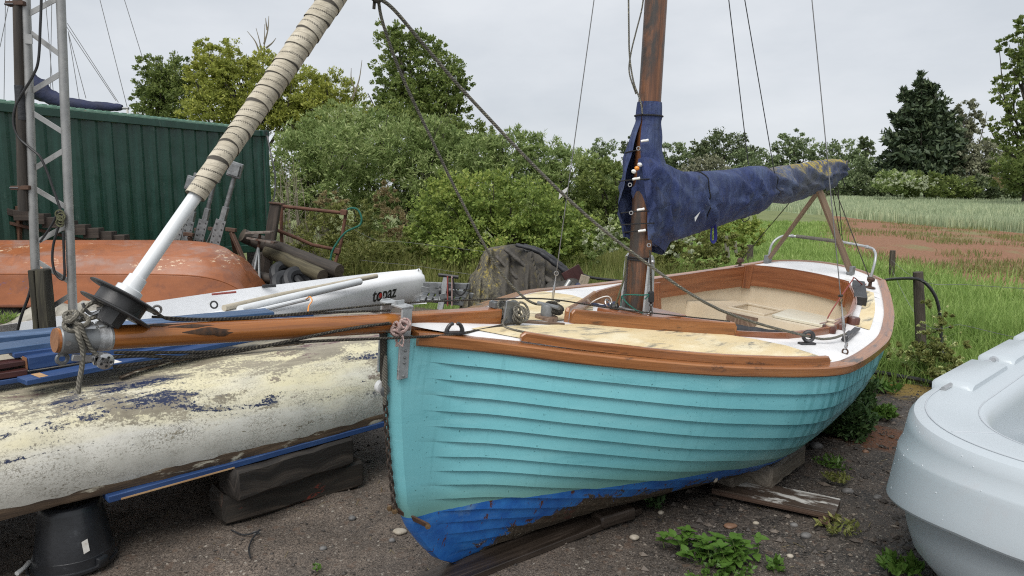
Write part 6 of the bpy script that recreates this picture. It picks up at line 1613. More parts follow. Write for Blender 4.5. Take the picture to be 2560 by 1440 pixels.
# halyards beside the mast
rope('halyard', 'dark halyard hanging in a bight to the left of the mast', smooth_path([PY(1571, -40, 3.8), PY(1572, 60, 3.8), PY(1574, 140, 3.8), PY(1584, 205, 3.79), PY(1601, 252, 3.77), PY(1606, 285, 3.76)], 6), .0045, M_rope, group='ropes of the turquoise boat')
rope('halyard', 'second halyard crossing behind the bight beside the mast top', smooth_path([PY(1612, -40, 3.84), PY(1605, 20, 3.84), PY(1590, 80, 3.83), PY(1578, 130, 3.82), PY(1573, 180, 3.81), PY(1590, 235, 3.79)], 6), .0040, M_rope, group='ropes of the turquoise boat')
rope('halyard', 'olive rope from the mast to the block left of the tabernacle', smooth_path([PY(1566, 640, 3.80), PY(1561, 690, 3.8), PY(1548, 735, 3.8), PY(1538, 765, 3.8)], 4), .0055, M_oliverope, group='ropes of the turquoise boat')
rope('halyard', 'black cord hanging from the sail cover right of the mast to a small block', smooth_path([PY(1624, 625, 3.74), PY(1627, 680, 3.74), PY(1628, 735, 3.74)], 4), .0055, M_darkrope, group='ropes of the turquoise boat')
bl = thing('deck_pulley', 'black pulley with a short chain at the foot of the tabernacle', 'pulley', PY(1628, 800, 3.74))
part('pulley_body', MB().beam(PY(1628, 728, 3.74), PY(1628, 757, 3.74), .030, .022, ch=.006, up=(0, 1, 0)), M_blackrubber, bl)
for k in range(4): part('chain_link', MB().torus(PY(1628 - k * .6, 762 + k * 9, 3.74), V(1, 0, 0) if k % 2 else V(0, 1, 0), .008, .003, 10, 5), M_rustchain, bl)
bl = thing('deck_pulley', 'black and white pulley lying left of the tabernacle', 'pulley', PY(1534, 775, 3.82))
part('pulley_body', MB().lathe(PY(1526, 770, 3.82), V(1, -.3, .2), [(0, .016), (.004, .024), (.012, .026), (.014, .020), (.030, .020), (.034, .026), (.042, .024), (.046, .016)], 16), M_blackrubber, bl)
part('shackle', MB().torus(PY(1520, 758, 3.82), V(.6, -.5, .4), .022, .005, 14, 6), M_stainless, bl)
rope('green_cord', 'green cord tied across the tabernacle', smooth_path([PY(1552, 765, 3.76), PY(1556, 740, 3.72), PY(1580, 737, 3.70), PY(1605, 738, 3.68), PY(1622, 737, 3.70), PY(1612, 748, 3.69)], 5), .0036, M_greencord, cat='cord')
rope('green_cord', 'green cord slanting down to the foot of the tabernacle', smooth_path([PY(1553, 740, 3.72), PY(1570, 760, 3.7), PY(1590, 775, 3.69), PY(1606, 783, 3.69)], 5), .0036, M_greencord, cat='cord')
# rolled cockpit cover along the near coaming
rc = [DK(s, t, -.008) for s, t in ((1.98, .02), (2.02, .15), (2.10, .31), (2.20, .45), (2.34, .57), (2.50, .68))]
P_ = smooth_path(rc, 8); m = MB(); rr_ = []
T, N, B = frames(P_)
for i, p in enumerate(P_):
    r = .026 + .002 * math.sin(i * 1.3)
    rr_.append([p + N[i] * (r * math.sin(a) * (1 + .10 * math.sin(3 * a + i * .4))) + B[i] * (r * .85 * math.cos(a) * (1 + .10 * math.sin(5 * a - i * .5))) for a in np.linspace(0, 2 * math.pi, 18, endpoint=False)])
m.loft(rr_); cv = thing('rolled_cover', 'black canvas cover rolled up along the near edge of the cockpit', 'cover', P_[len(P_) // 2] - BUP * .04)
part('roll', m, M_blackcanvas, cv, angle=180)
for k in (6, 18, 27, 38): part('press_stud', MB().lathe(P_[k] - V(.0, .024, -.002), V(0, -1, .4), [(0, .008), (.004, .008), (.006, .004)], 12), M_steel, cv)
part('roll_lash', MB().torus(P_[-1] + BUP * .012, BNEAR, .022, .004, 12, 6), M_greyrope, cv)
rope('red_cord', 'thin dark red shock cord looping over the cockpit edge to the quarter cleat', smooth_path([DK(2.75, .70, .05), DK(2.95, .62, .03), DK(3.2, .60, .12), DK(3.6, .55, .18), DK(3.95, .47, .13), DK(4.1, .50, .06), DK(4.25, .48, .04)], 6), .0042, M_redcord, cat='cord')
rope('pale_cord', 'pale pink cord led along the near cockpit coaming', smooth_path([DK(2.65, .67, .05), DK(2.85, .71, .065), DK(3.2, .69, .055), DK(3.6, .60, .055), DK(3.95, .46, .06)], 6), .0045, M_pinkrope, cat='cord')
# ================================================================== peeling upturned boat and the timber on it
g0 = V(-2.04, 2.68, 0); ge = V(.733, .680, 0); gn = V(-.680, .733, 0)
peel = thing('upturned_boat', 'upturned boat hull with cracked white and yellow paint peeling off navy, beneath the blue planks', 'boat', g0 + gn * .7)
SEC = [(0.0, .345), (-.022, .39), (-.038, .45), (-.040, .52), (-.018, .60), (.028, .668), (.10, .724), (.21, .764), (.36, .786), (.55, .796), (.75, .80)]
dv = np.concatenate([[0], np.cumsum(np.hypot(np.diff([p[0] for p in SEC]), np.diff([p[1] for p in SEC])))])
gg = np.linspace(0, 1, 19); secd = np.interp(gg * dv[-1], dv, [p[0] for p in SEC]); secz = np.interp(gg * dv[-1], dv, [p[1] for p in SEC])
rows, uvs = [], []
sst = np.linspace(-1.7, 2.32, 60)
def peel_k(s): return 1 - .10 * np.clip((s - 1.2) / 1.1, 0, 1) ** 2 - .12 * np.clip((-.6 - s) / 1.1, 0, 1) ** 2
hr = np.random.default_rng(2)
for s in sst:
    k = peel_k(s); row = []
    for i in list(range(19)) + list(range(17, -1, -1)):
        far = len(row) > 18
        d = .75 - (.75 - secd[i]) * k; d = d if not far else 1.5 - d
        z = secz[i] - .02 * (1 - k) * 3
        wob = .004 * math.sin(s * 6 + d * 5) + .003 * math.sin(s * 17 + d * 11)
        row.append(g0 + ge * s + gn * (d - wob) + V(0, 0, z + wob)); uvs.append((s, (gg[i] * dv[-1]) if not far else 2 * dv[-1] - gg[i] * dv[-1]))
    rows.append(row)
part('hull', MB().sheet(rows, uvs), M_peel, peel, angle=60)
for e, fl in ((rows[0], True), (rows[-1], False)):
    part('transom', MB().add(e, [tuple(range(len(e)))[::-1 if fl else 1]]), M_peel, peel)
for far in (0, 1):
    rings = []
    for s in sst:
        d = .75 - .75 * peel_k(s); d = d if not far else 1.5 - d; o = -1 if not far else 1
        c = g0 + ge * s + gn * d
        w = .003 * math.sin(s * 23) + .003 * math.sin(s * 51 + 1)
        rings.append([c + gn * (o * a) + V(0, 0, z) for a, z in ((.012 + w, .335), (.016, .352), (.014 + w, .382), (.0, .392 + w), (-.02, .385), (-.02, .335))])
    part('gunwale', MB().loft(rings, flip=not far), M_rotwood, peel)
mp = [PZ(x, y, z) for x, y, z in ((300, 945, .775), (360, 922, .795), (450, 900, .80), (540, 885, .803), (640, 870, .805), (760, 858, .805))]
part('bilge_strip', MB().tube(smooth_path(mp, 6), [.012] * 31, 8, flat=.6), M_rotwood, peel)
for q in range(5):
    x = 500 + q * 28; y = 925 - q * 6
dx = [PZ(x, y, .66 + .0) for x, y in ((690, 1018), (715, 1012))]

def plank(name, label, a, b, w, t, mat, cat='plank', group=None, up=(0, 0, 1), seg=4, jit=.001, ch=None):
    return single(name, label, cat, MB().beam(a, b, w, t, up=up, seg=seg, jit=jit, ch=ch), mat, loc=(np.asarray(a) + b) / 2 - V(0, 0, t / 2), group=group)
BG = 'blue painted planks stacked on the upturned boat'
pa, pb = PZ(54, 953, .835), PZ(640, 842, .845)
fp = thing('blue_plank', 'front blue plank with a pale sticker, lowest on the peeling hull', 'plank', (pa + pb) / 2, BG)
part('board', MB().beam(pa, pb, .105, .024, seg=5, jit=.001), M_blue, fp)
d_ = unit(pb - pa); x_ = unit(np.cross(d_, (0, 0, 1)))
for q, (u, l, mt) in enumerate(((.05, .035, M_rawwood), (.30, .09, M_whitepatch_old))):
    c = pa + d_ * u + V(0, 0, .0125)
    part('bare_patch', MB().sheet([[c - x_ * .047, c + x_ * .047], [c + d_ * l - x_ * .045, c + d_ * l + x_ * .048]], flip=True), mt, fp)
plank('blue_plank', 'blue plank half under the front stickered one, running off the picture edge', PZ(-150, 975, .822), PZ(380, 893, .822), .10, .022, M_blue, group=BG)
pa, pb = PZ(62, 908, .882), PZ(440, 848, .882)
fp = thing('blue_plank', 'thick square blue batten with a bare brown end', 'plank', (pa + pb) / 2, BG)
part('board', MB().beam(pa, pb, .062, .062, seg=4, jit=.001), M_blue, fp)
part('bare_end', MB().beam(pa - unit(pb - pa) * .0015, pa + unit(pb - pa) * .002, .058, .058), M_endgrain, fp)
c = pa + unit(pb - pa) * .12 + V(0, 0, .032); x_ = unit(np.cross(unit(pb - pa), (0, 0, 1)))
part('bare_patch', MB().sheet([[c - x_ * .028, c + x_ * .02], [c + unit(pb - pa) * .13 - x_ * .03, c + unit(pb - pa) * .12 + x_ * .022]], flip=True), M_rawwood, fp)
plank('blue_plank', 'thin blue plank resting above the square batten', PZ(28, 886, .915), PZ(420, 832, .915), .095, .022, M_blue, group=BG)
plank('blue_board', 'broad worn blue board, front one of the top layer', PZ(-90, 884, .935), PZ(530, 800, .935), .17, .026, M_bluewet, cat='board', group=BG)
plank('blue_board', 'broad worn blue board, rear one of the top layer, reaching nearest the white dinghy', PZ(-90, 852, .945), PZ(675, 780, .945), .17, .026, M_bluewet, cat='board', group=BG)
plank('blue_plank', 'narrow blue plank whose end pokes out right of the broad boards', PZ(300, 838, .915), PZ(776, 786, .915), .10, .022, M_blue, group=BG)
plank('blue_board', 'broad blue board lying low beneath the bowsprit', PZ(250, 893, .855), PZ(560, 838, .86), .16, .024, M_blue, cat='board', group=BG)
plank('maroon_plank', 'dark maroon plank end beside the square blue batten, upper one', PZ(-120, 930, .885), PZ(60, 903, .885), .09, .022, M_maroon, group='dark maroon offcuts')
plank('maroon_plank', 'dark maroon plank end under the upper maroon one', PZ(-140, 955, .85), PZ(64, 926, .85), .10, .026, M_maroon, group='dark maroon offcuts')
pa, pb = PZ(263, 1243, .318), PZ(975, 1050, .325)
fp = thing('blue_plank', 'long blue plank under the gunwale of the peeling hull, on the sleepers', 'plank', (pa + pb) / 2, BG)
part('board', MB().beam(pa, pb, .085, .030, seg=5, jit=.001), M_blue, fp)
x_ = unit(np.cross(unit(pb - pa), (0, 0, 1))); d_ = unit(pb - pa)
part('bare_edge', MB().beam(pa + d_ * .05 + x_ * .0425 - V(0, 0, .010), pa + d_ * .55 + x_ * .0425 - V(0, 0, .010), .003, .008), M_rawwood, fp)

def block3(name, label, front, back, right, z0, z1, mat, cat, group=None, L=None, seg=8, jit=.006, ch=.018):
    a, b, c = PZ(*front, z1), PZ(*back, z1), PZ(*right, z1)
    d = unit(c - a); w = (b - a) - ((b - a) @ d) * d; Ln = L or np.linalg.norm(c - a)
    m = a + w / 2 - V(0, 0, (z1 - z0) / 2); skew = ((b - a) @ d)
    return single(name, label, cat, MB().beam(m, m + d * Ln, np.linalg.norm(w), z1 - z0, seg=seg, jit=jit, ch=ch), mat, loc=m + d * Ln / 2 - V(0, 0, (z1 - z0) / 2), group=group)
SG = 'railway sleepers under the peeling hull'
block3('railway_sleeper', 'lower black sleeper with red paint marks, lying on the gravel', (555, 1245), (470, 1222), (912, 1150), 0.0, .150, M_sleeper_red, 'sleeper', SG)
block3('railway_sleeper', 'upper black sleeper stacked on the red-marked one', (588, 1182), (505, 1166), (888, 1092), .150, .303, M_sleeper, 'sleeper', SG)
# bucket
bc = V(-1.945, 2.975, 0)
bk = thing('bucket', 'upturned black plastic bucket with a small pale sticker at the end of the peeling hull', 'bucket', bc)
pr = [(.0, .186), (.004, .193), (.016, .194), (.020, .184), (.06, .181), (.062, .178), (.255, .142), (.275, .136), (.284, .128), (.286, .118), (.278, .114), (.279, .05), (.277, .001)]
m = MB()
n = 64; rings = []
for d, r in pr:
    rings.append([bc + V(0, 0, d) + V(math.cos(a), math.sin(a), 0) * (r * .86 * (1 + (.012 * (math.cos(a * 8) > .6) if .05 < d < .26 else 0) + .006 * math.sin(2 * a + 1))) for a in np.linspace(0, 2 * math.pi, n, endpoint=False)])
m.loft(rings, caps=False); part('tub', m, M_blackplastic, bk, angle=40)
for a in (-.35, math.pi - .2):
    dd = V(math.cos(a), math.sin(a), 0)
    part('handle_lug', MB().beam(bc + dd * .155 + V(0, 0, .03), bc + dd * .178 + V(0, 0, .03), .05, .045), M_blackplastic, bk)
part('handle', MB().torus(bc + V(0, 0, .008), V(0, 0, 1), .178, .006, 30, 6, R(-20), R(168)), M_blackplastic, bk)
tocam = unit(V(-bc[0], -bc[1], 0)); sdv = unit(np.cross(tocam, (0, 0, 1)))
c = bc + V(0, 0, .12) + unit(tocam + sdv * -.30) * .1490; sx = unit(np.cross(unit(tocam + sdv * -.3), (0, 0, 1))); upv = V(0, 0, 1) - unit(tocam + sdv * -.3) * .19
q_ = [c + sx * a + upv * b for a, b in ((-.010, .028), (.014, .022), (.012, -.03), (-.012, -.024))]
part('sticker', MB().add(q_ + [p - unit(tocam) * .002 for p in q_], [(0, 1, 2, 3), (3, 2, 1, 0)][:1]), M_whitepatch_old, bk)
single('plastic_pipe', 'short white plastic pipe stub on the gravel left of the bucket', 'pipe', MB().tube([PZ(42, 1434, .015), PZ(60, 1420, .018), PZ(74, 1406, .015)], [.010, .009, .012], 10), M_whiteplastic)

# ================================================================== timbers under the turquoise boat
single('keel_plank', 'long wet plank lying under the keel of the turquoise boat', 'plank', MB().beam(V(-.42, 2.70, .016), V(.62, 3.50, .016), .15, .030, seg=6, jit=.002), M_wetplank, group='timbers under the turquoise boat')
block3('timber_block', 'grey squared timber block under the bilge of the turquoise boat', (1930, 1172), (1838, 1150), (2016, 1110), 0.03, .155, M_greytimber, 'timber block', group='timbers under the turquoise boat', jit=.004)
single('wedge', 'small wooden wedge on top of the grey timber block', 'wedge', MB().beam(PZ(1905, 1150, .17), PZ(1960, 1128, .17), .07, .03), M_greytimber)
single('timber_block', 'darker inner timber block further under the turquoise hull', 'timber block', MB().beam(PZ(1800, 1195, .07), PZ(1905, 1150, .07), .16, .13, seg=3, jit=.004, ch=.012), M_greytimber, group='timbers under the turquoise boat')
pw = MB()
a, b = (PZ(1755, 1215, .03) + PZ(1830, 1200, .03)) / 2, (PZ(2085, 1290, .03) + PZ(2103, 1252, .03)) / 2
ply = thing('plywood_board', 'dark plywood board with white paint smears on the gravel beside the turquoise boat', 'board', (a + b) / 2 - V(0, 0, .03))
d = unit(b - a); w_ = unit(np.cross(d, (0, 0, 1)))
for k in range(4):
    part('ply_layer', MB().beam(a + V(0, 0, -.010 + k * .0085 - .01) + w_ * random.uniform(-.002, .002), b + V(0, 0, -.010 + k * .0085 - .01) + w_ * random.uniform(-.002, .002), .215, .0082, seg=4, jit=.0008, ch=.001), M_ply if k == 3 else M_plyedge, ply)
single('rusty_bracket', 'small rusty strip poking from under the plywood board', 'metal strip', MB().beam(PZ(2045, 1300, .012), PZ(2075, 1306, .012), .05, .012), M_rustbrown)
single('timber_block', 'timber end under the bow of the turquoise boat beside the long plank', 'timber block', MB().beam(PZ(1490, 1300, .04), PZ(1575, 1275, .04), .10, .06, ch=.01), M_wetplank, group='timbers under the turquoise boat')

# ================================================================== pale grey plastic boat
ga = V(.73, .68, 0); gp = V(.68, -.73, 0); gc = V(2.68, 2.94, 0)
grey = thing('plastic_boat', 'pale grey moulded plastic rowing boat with raindrops, blunt bow towards the camera', 'boat', gc)
def outline(n_side=26, n_bow=44, off=0.0, bl=.87, ext=2.9):
    B = .71 + off; Lb = bl + off; pts = []
    for k in np.linspace(1, 0, n_side)[:-1]: pts.append((-.4 + ext * k, -B))
    for a in np.linspace(0, math.pi, n_bow):
        c, s_ = math.cos(a), math.sin(a)
        p = 2 / 2.25
        pts.append((-.4 - Lb * abs(s_) ** p, -B * math.copysign(abs(c) ** p, c)))
    for k in np.linspace(0, 1, n_side)[1:]: pts.append((-.4 + ext * k, B))
    ALONG[:] = [x for x, y in pts]
    return [gc + ga * x + gp * y for x, y in pts]
ALONG = []
def lift(z):
    w = np.interp(z, [.03, .20, .40, .71], [.05, .13, .15, 0.0])
    return [w * min(max((-x - .50) / .77, 0), 1) ** 1.25 for x in ALONG]
prof = [(-.42, .15), (-.36, .20), (-.30, .66), (-.285, .705), (-.262, .728), (-.252, .731), (-.09, .742), (-.055, .740), (-.022, .728), (-.004, .700), (.002, .66), (.012, .59), (.026, .555), (.029, .54), (.033, .50), (.049, .37), (.056, .330), (.057, .318), (.052, .310), (.044, .308), (.0, .306), (-.010, .293), (-.024, .21), (-.05, .14), (-.12, .075), (-.30, .03)]
def pz_(o, z, pts=None): return [p + V(0, 0, z) for p in outline(off=o)]
rows = [[p + V(0, 0, z + l) for p, l in zip(outline(off=o), lift(z))] for o, z in prof]
part('hull', MB().sheet(rows), M_greyplastic, grey, angle=32)
inner = outline(off=-.40)
part('floor', MB().add([p + V(0, 0, .165) for p in inner], [tuple(range(len(inner)))]), M_greyplastic, grey)
o_in, o_out = outline(off=-.245), outline(off=-.075)
for i in (46, 37, 55, 64):
    part('rim_seam', MB().tube([o_in[i] + V(0, 0, .7325), (o_in[i] + o_out[i]) / 2 + V(0, 0, .738), o_out[i] + V(0, 0, .7425)], .0022, 6), M_greyseam, grey)
for off, zz in ((-.062, .7425), (-.250, .7325)):
    part('rim_groove', MB().tube([p + V(0, 0, zz) for p in outline(off=off)], .0025, 6), M_greyseam, grey)
for s0_, s1_ in ((-.33, .30), (.42, 1.05), (1.17, 1.8)):
    rings = []
    for k, dd in ((0, .03), (.02, .006), (.05, 0), (s1_ - s0_ - .05, 0), (s1_ - s0_ - .02, .006), (s1_ - s0_, .03)):
        rings.append([gc + ga * (s0_ + k) + gp * (-.71 + w) + V(0, 0, z) for w, z in ((.0 + dd * .3, .70), (.0 + dd * .3, .752 - dd), (.02, .768 - dd), (.15, .768 - dd), (.17, .757 - dd), (.175, .72))])
    part('gunwale_pad', MB().loft(rings, flip=True), M_greyplastic, grey, angle=40)
part('grab_rail', MB().tube([gc + ga * x + gp * -.63 + V(0, 0, .748) for x in (-.42, -.35, .2, 1.9)], .011, 10), M_stainless, grey)
for x in (.30, .42, 1.05, 1.17):
    part('rail_socket', MB().lathe(gc + ga * (x - .004) + gp * -.63 + V(0, 0, .746), ga, [(0, .022), (.008, .022)], 16), M_greyseam, grey)
part('thwart', MB().beam(gc + ga * .25 + gp * -.5 + V(0, 0, .46), gc + ga * .25 + gp * .5 + V(0, 0, .46), .26, .07, ch=.02), M_greyplastic, grey)
part('floor_bar', MB().beam(PZ(2482, 1088, .46), PZ(2600, 965, .52), .07, .07, ch=.02), M_greyplastic, grey)
# raindrops
dm_ = MB(); rr_ = np.random.default_rng(4)
ol = [[p + V(0, 0, l) for p, l in zip(outline(off=o), lift(z))] for o, z in prof]
for k in range(64):
    i = rr_.integers(30, 60); lv = rr_.integers(8, 16); f = rr_.uniform()
    p = (ol[lv][i] * (1 - f) + ol[lv + 1][i] * f) + V(0, 0, prof[lv][1] * (1 - f) + prof[lv + 1][1] * f)
    nrm_ = unit((ol[lv][i] - ol[0][i]) * V(1, 1, 0)); r = rr_.uniform(.0015, .0038)
    dm_.lathe(p - nrm_ * .0005, nrm_, [(0, r), (r * .5, r * .75), (r * .7, r * .2)], 6)
o = part('raindrops', dm_, M_drop, grey); o['kind'] = 'stuff'

# ================================================================== orange upturned boat
og = thing('upturned_boat', 'orange-brown upturned boat with flaking cream flecks in front of the green container', 'boat', V(-5.6, 10, 0))
osec = [(0, -.80, .14), (.0, -.82, .17), (.0, -.74, .56), (0, -.725, .575), (0, -.55, .80), (0, -.535, .812), (0, -.12, .93), (0, -.06, .935), (0, -.05, .975), (0, .05, .975), (0, .06, .935), (0, .535, .812), (0, .725, .575), (0, .82, .17), (0, .80, .14)]
rings, uvs = [], []
for x in np.concatenate([np.linspace(-9.6, -4.6, 34), np.linspace(-4.5, -3.72, 16)]):
    k = np.clip((x + 4.9) / 1.18, 0, 1); ky = 1 - .20 * k ** 2 - .22 * k ** 7; row = []
    for (_, y, z) in osec:
        zz = .14 + (z - .14) * (1 - .16 * k ** 2 - .56 * k ** 7)
        xx = x + (.15 - .20 * max(0, z - .3)) * k ** 3
        row.append(V(xx, 10.0 + y * ky + .12 * (x + 5.6) * 0, zz + .10 * np.clip((-6 - x) / 3, -1, 0) * 0))
    rings.append(row)
part('hull', MB().sheet(rings, flip=True), M_orange, og, angle=25)
part('transom', MB().add(rings[-1], [tuple(range(len(osec)))[::-1]]), M_orange, og)
part('rubbing_strip', MB().tube([r[1] + V(0, -.012, 0) for r in rings], .02, 6), M_orange_dark, og)
part('rubbing_strip', MB().tube([r[3] + V(0, -.004, 0) for r in rings], .010, 6), M_orange, og)
for x in (-9.0, -7.6, -6.0, -4.4):
    single('chock', {-9.0: 'leftmost', -7.6: 'second', -6.0: 'third', -4.4: 'rightmost'}[x] + ' of the dark chocks under the orange hull', 'chock', MB().beam(V(x, 9.3, .07), V(x, 10.7, .07), .2, .14), M_oldtimber, group='chocks under the orange hull')
# crumpled sheeting under it
def crumple(name, label, cat, c, w, d, h, mat, seed, nx=34, ny=16):
    r = np.random.default_rng(seed); ph = r.uniform(0, 6.28, (8, 3)); g = []
    for i in range(nx):
        row = []
        for j in range(ny):
            u, v = i / (nx - 1), j / (ny - 1)
            e = (math.sin(math.pi * u) ** .6) * (math.sin(math.pi * v) ** .5)
            z = sum(a * abs(math.sin(f * u * w + ph[k, 0]) * math.cos(f * .8 * v * d + ph[k, 1] + 2 * u)) for k, (f, a) in enumerate(((4, .5), (7, .35), (11, .25), (19, .16))))
            row.append(V(c[0] + (u - .5) * w + .03 * math.sin(9 * v + i), c[1] + (v - .5) * d + .05 * math.sin(5 * u * w), c[2] + h * e * (.35 + z) / 1.1))
        g.append(row)
    return single(name, label, cat, MB().sheet(g, flip=True), mat, angle=180)
crumple('crumpled_sheet', 'crumpled pale tarpaulin on the gravel below the orange hull', 'tarpaulin', PZ(190, 800, 0), 1.5, .7, .28, M_sheeting, 3)
crumple('crumpled_sheet', 'dirty grey sheet heap below the left part of the orange hull', 'tarpaulin', PZ(20, 785, 0), 1.1, .6, .20, M_sheeting_dark, 9)

# ================================================================== white sailing dinghy
top_ = thing('sailing_dinghy', 'white moulded sailing dinghy with black lettering, two spars lying on it', 'boat', V(-2.4, 7, 0))
nearl = [(-2.36, 4.95), (-2.06, 5.5), (-1.90, 6.05), (-1.74, 6.9), (-1.55, 7.6), (-1.32, 8.15), (-1.12, 8.48), (-1.06, 8.60)]
farl = [(-3.86, 5.05), (-3.66, 5.5), (-3.40, 6.05), (-2.96, 6.85), (-2.45, 7.52), (-1.95, 8.08), (-1.55, 8.5), (-1.22, 8.72)]
N_ = smooth_path([V(x, y, .65) for x, y in nearl], 5); F_ = smooth_path([V(x, y, .65) for x, y in farl], 5)
rows = []
for i, (p, q) in enumerate(zip(N_, F_)):
    k = i / (len(N_) - 1); w = unit(q - p); W = np.linalg.norm(q - p); b = .26 + .02 * k
    zb = .24 + .05 * k ** 2
    dep = .22 * (1 - k ** 3); sw = min(.30, W * .3)
    cr_ = .05
    row = [p + w * .22 + V(0, 0, zb - .65), p + w * .10 + V(0, 0, zb + .05 - .65), p + w * .03 + V(0, 0, -.22), p + V(0, 0, -.06), p + w * .012 + V(0, 0, -.015), p + w * .05 + V(0, 0, .012), p + w * sw + V(0, 0, .03 + cr_ * .4)]
    row += [p + w * (sw + .06) + V(0, 0, .03 + cr_ * .4 - dep), p + w * (W / 2) + V(0, 0, .02 + cr_ - dep), p + w * (W - sw - .06) + V(0, 0, .03 + cr_ * .4 - dep)]
    row += [p + w * (W - sw) + V(0, 0, .03 + cr_ * .4), p + w * (W - .05) + V(0, 0, .012), p + w * (W - .01) + V(0, 0, -.015), p + w * W + V(0, 0, -.06), p + w * (W - .03) + V(0, 0, -.22), p + w * (W - .22) + V(0, 0, zb - .65)]
    rows.append(row)
tip_ = [np.mean([r for r in rows[-1]], axis=0) * .5 + r * .5 + V(.03, .08, -.02) for r in rows[-1]]
rows.append([np.array([r[0], r[1], (r[2] - .5) * .92 + .5]) for r in tip_])
part('hull', MB().sheet(rows, flip=False), M_gelcoat, top_, angle=42)
part('bow_face', MB().add(rows[-1], [tuple(range(len(rows[-1])))]), M_gelcoat, top_)
part('bow_fitting', MB().torus(N_[-1] * .5 + F_[-1] * .5 + V(0, -.05, .05), V(1, 0, 0), .02, .006, 12, 6), M_stainless, top_)
part('toe_strap_eye', MB().beam(PZ(655, 716, .70), PZ(690, 714, .70), .03, .03), M_blackrubber, top_)
part('red_trim', MB().tube([PZ(530, 736, .70), PZ(590, 730, .70)], .010, 8), M_redcord, top_)
part('mainsheet_jammer', MB().torus(PZ(535, 762, .66), V(0, 1, 0), .03, .008, 14, 6), M_blackrubber, top_)
# lettering
def letters(txt, size, a, b, updir, mat, name, parent, out=.004, sx=1.0):
    cu = bpy.data.curves.new(name, 'FONT'); cu.body = txt; cu.size = size; cu.extrude = .001; cu.offset = size * .012
    cu.materials.append(mat); cu.fill_mode = 'BOTH'
    o = bpy.data.objects.new(name, cu); C.objects.link(o)
    x = unit(np.asarray(b) - a); n = unit(np.cross(x, updir)); y = np.cross(n, x)
    dg = bpy.context.evaluated_depsgraph_get(); me = bpy.data.meshes.new_from_object(o.evaluated_get(dg))
    C.objects.unlink(o)
    co = np.empty(len(me.vertices) * 3, np.float32); me.vertices.foreach_get('co', co); co = co.reshape(-1, 3)
    P = np.asarray(a) + np.outer(co[:, 0], x) + np.outer(co[:, 1], y)
    for k in range(len(P)):
        h = side_at(*pixel(P[k]))
        if h is not None:
            nn = unit(h[1]); nn = nn if nn @ (_O - h[0]) > 0 else -nn; P[k] = h[0] + nn * (out + co[k, 2])
    P -= LOC[parent.name]; me.vertices.foreach_set('co', P.astype(np.float32).ravel()); me.update()
    o2 = bpy.data.objects.new(name, me); C.objects.link(o2); o2.parent = parent; LOC[o2.name] = LOC[parent.name]
    return o2
# the side is the face between row points 2 and 3; find it at the pixels of the word
def side_at(px, py):
    d = ray(px, py); best = None
    for i in range(20, len(rows) - 1):
        for r0 in (1, 2, 3):
            for tri in ((rows[i][r0], rows[i][r0 + 1], rows[i + 1][r0]), (rows[i + 1][r0 + 1], rows[i + 1][r0], rows[i][r0 + 1])):
                a, b, c = tri; e1, e2 = b - a, c - a; h = np.cross(d, e2); det = e1 @ h
                if abs(det) < 1e-12: continue
                s_ = _O - a; u = (s_ @ h) / det; q = np.cross(s_, e1); v = (d @ q) / det
                if u < -1e-6 or v < -1e-6 or u + v > 1 + 1e-6: continue
                k = (e2 @ q) / det
                if best is None or k < best[2]: best = (_O + d * k, np.cross(e1, e2), k)
    return best
la, lb = side_at(930, 755), side_at(992, 741)
if la is not None and lb is not None:
    a, b = la[0], lb[0]; wl = np.linalg.norm(b - a); n = unit(np.cross(b - a, V(0, 0, 1)))
    updir = unit(rows[20][3] - rows[20][2])
    letters('topaz', wl / 2.35, a, b, updir, M_blackink, 'lettering', top_, out=.004)
    x = unit(b - a); nn = unit(np.cross(x, updir)); yy = np.cross(nn, x)
    part('red_dot', MB().lathe(a + x * wl * .285 + yy * wl * .115 + nn * .007, nn, [(0, wl * .055), (.002, wl * .055)], 18), M_redink, top_)
    letters('SAILING', wl / 9, a + x * wl * .46 - yy * wl * .13, b - yy * wl * .13, updir, M_blackink, 'small_lettering', top_, out=.004)
single('spar', 'beige spar lying along the far side of the white dinghy', 'spar', MB().tube([PZ(560, 770, .72), PZ(700, 738, .73), PZ(941, 690, .74)], .025, 12), M_beigespar, group='spars on the white dinghy')
single('spar', 'shorter white spar lying on the near side of the white dinghy', 'spar', MB().tube([PZ(600, 775, .72), PZ(740, 741, .735), PZ(899, 704, .74)], .036, 14), M_whitetube, group='spars on the white dinghy')
single('spar', 'thin white tube below the two thicker spars on the white dinghy', 'spar', MB().tube([PZ(640, 778, .70), PZ(770, 747, .71)], .02, 10), M_whitetube, group='spars on the white dinghy')
single('orange_cord', 'orange cord knotted on the spar of the white dinghy', 'cord', MB().tube(smooth_path([PZ(765, 748, .72), PZ(775, 742, .75), PZ(780, 752, .72), PZ(772, 765, .68), PZ(770, 780, .64)], 5), .006, 6), M_orangeplastic)
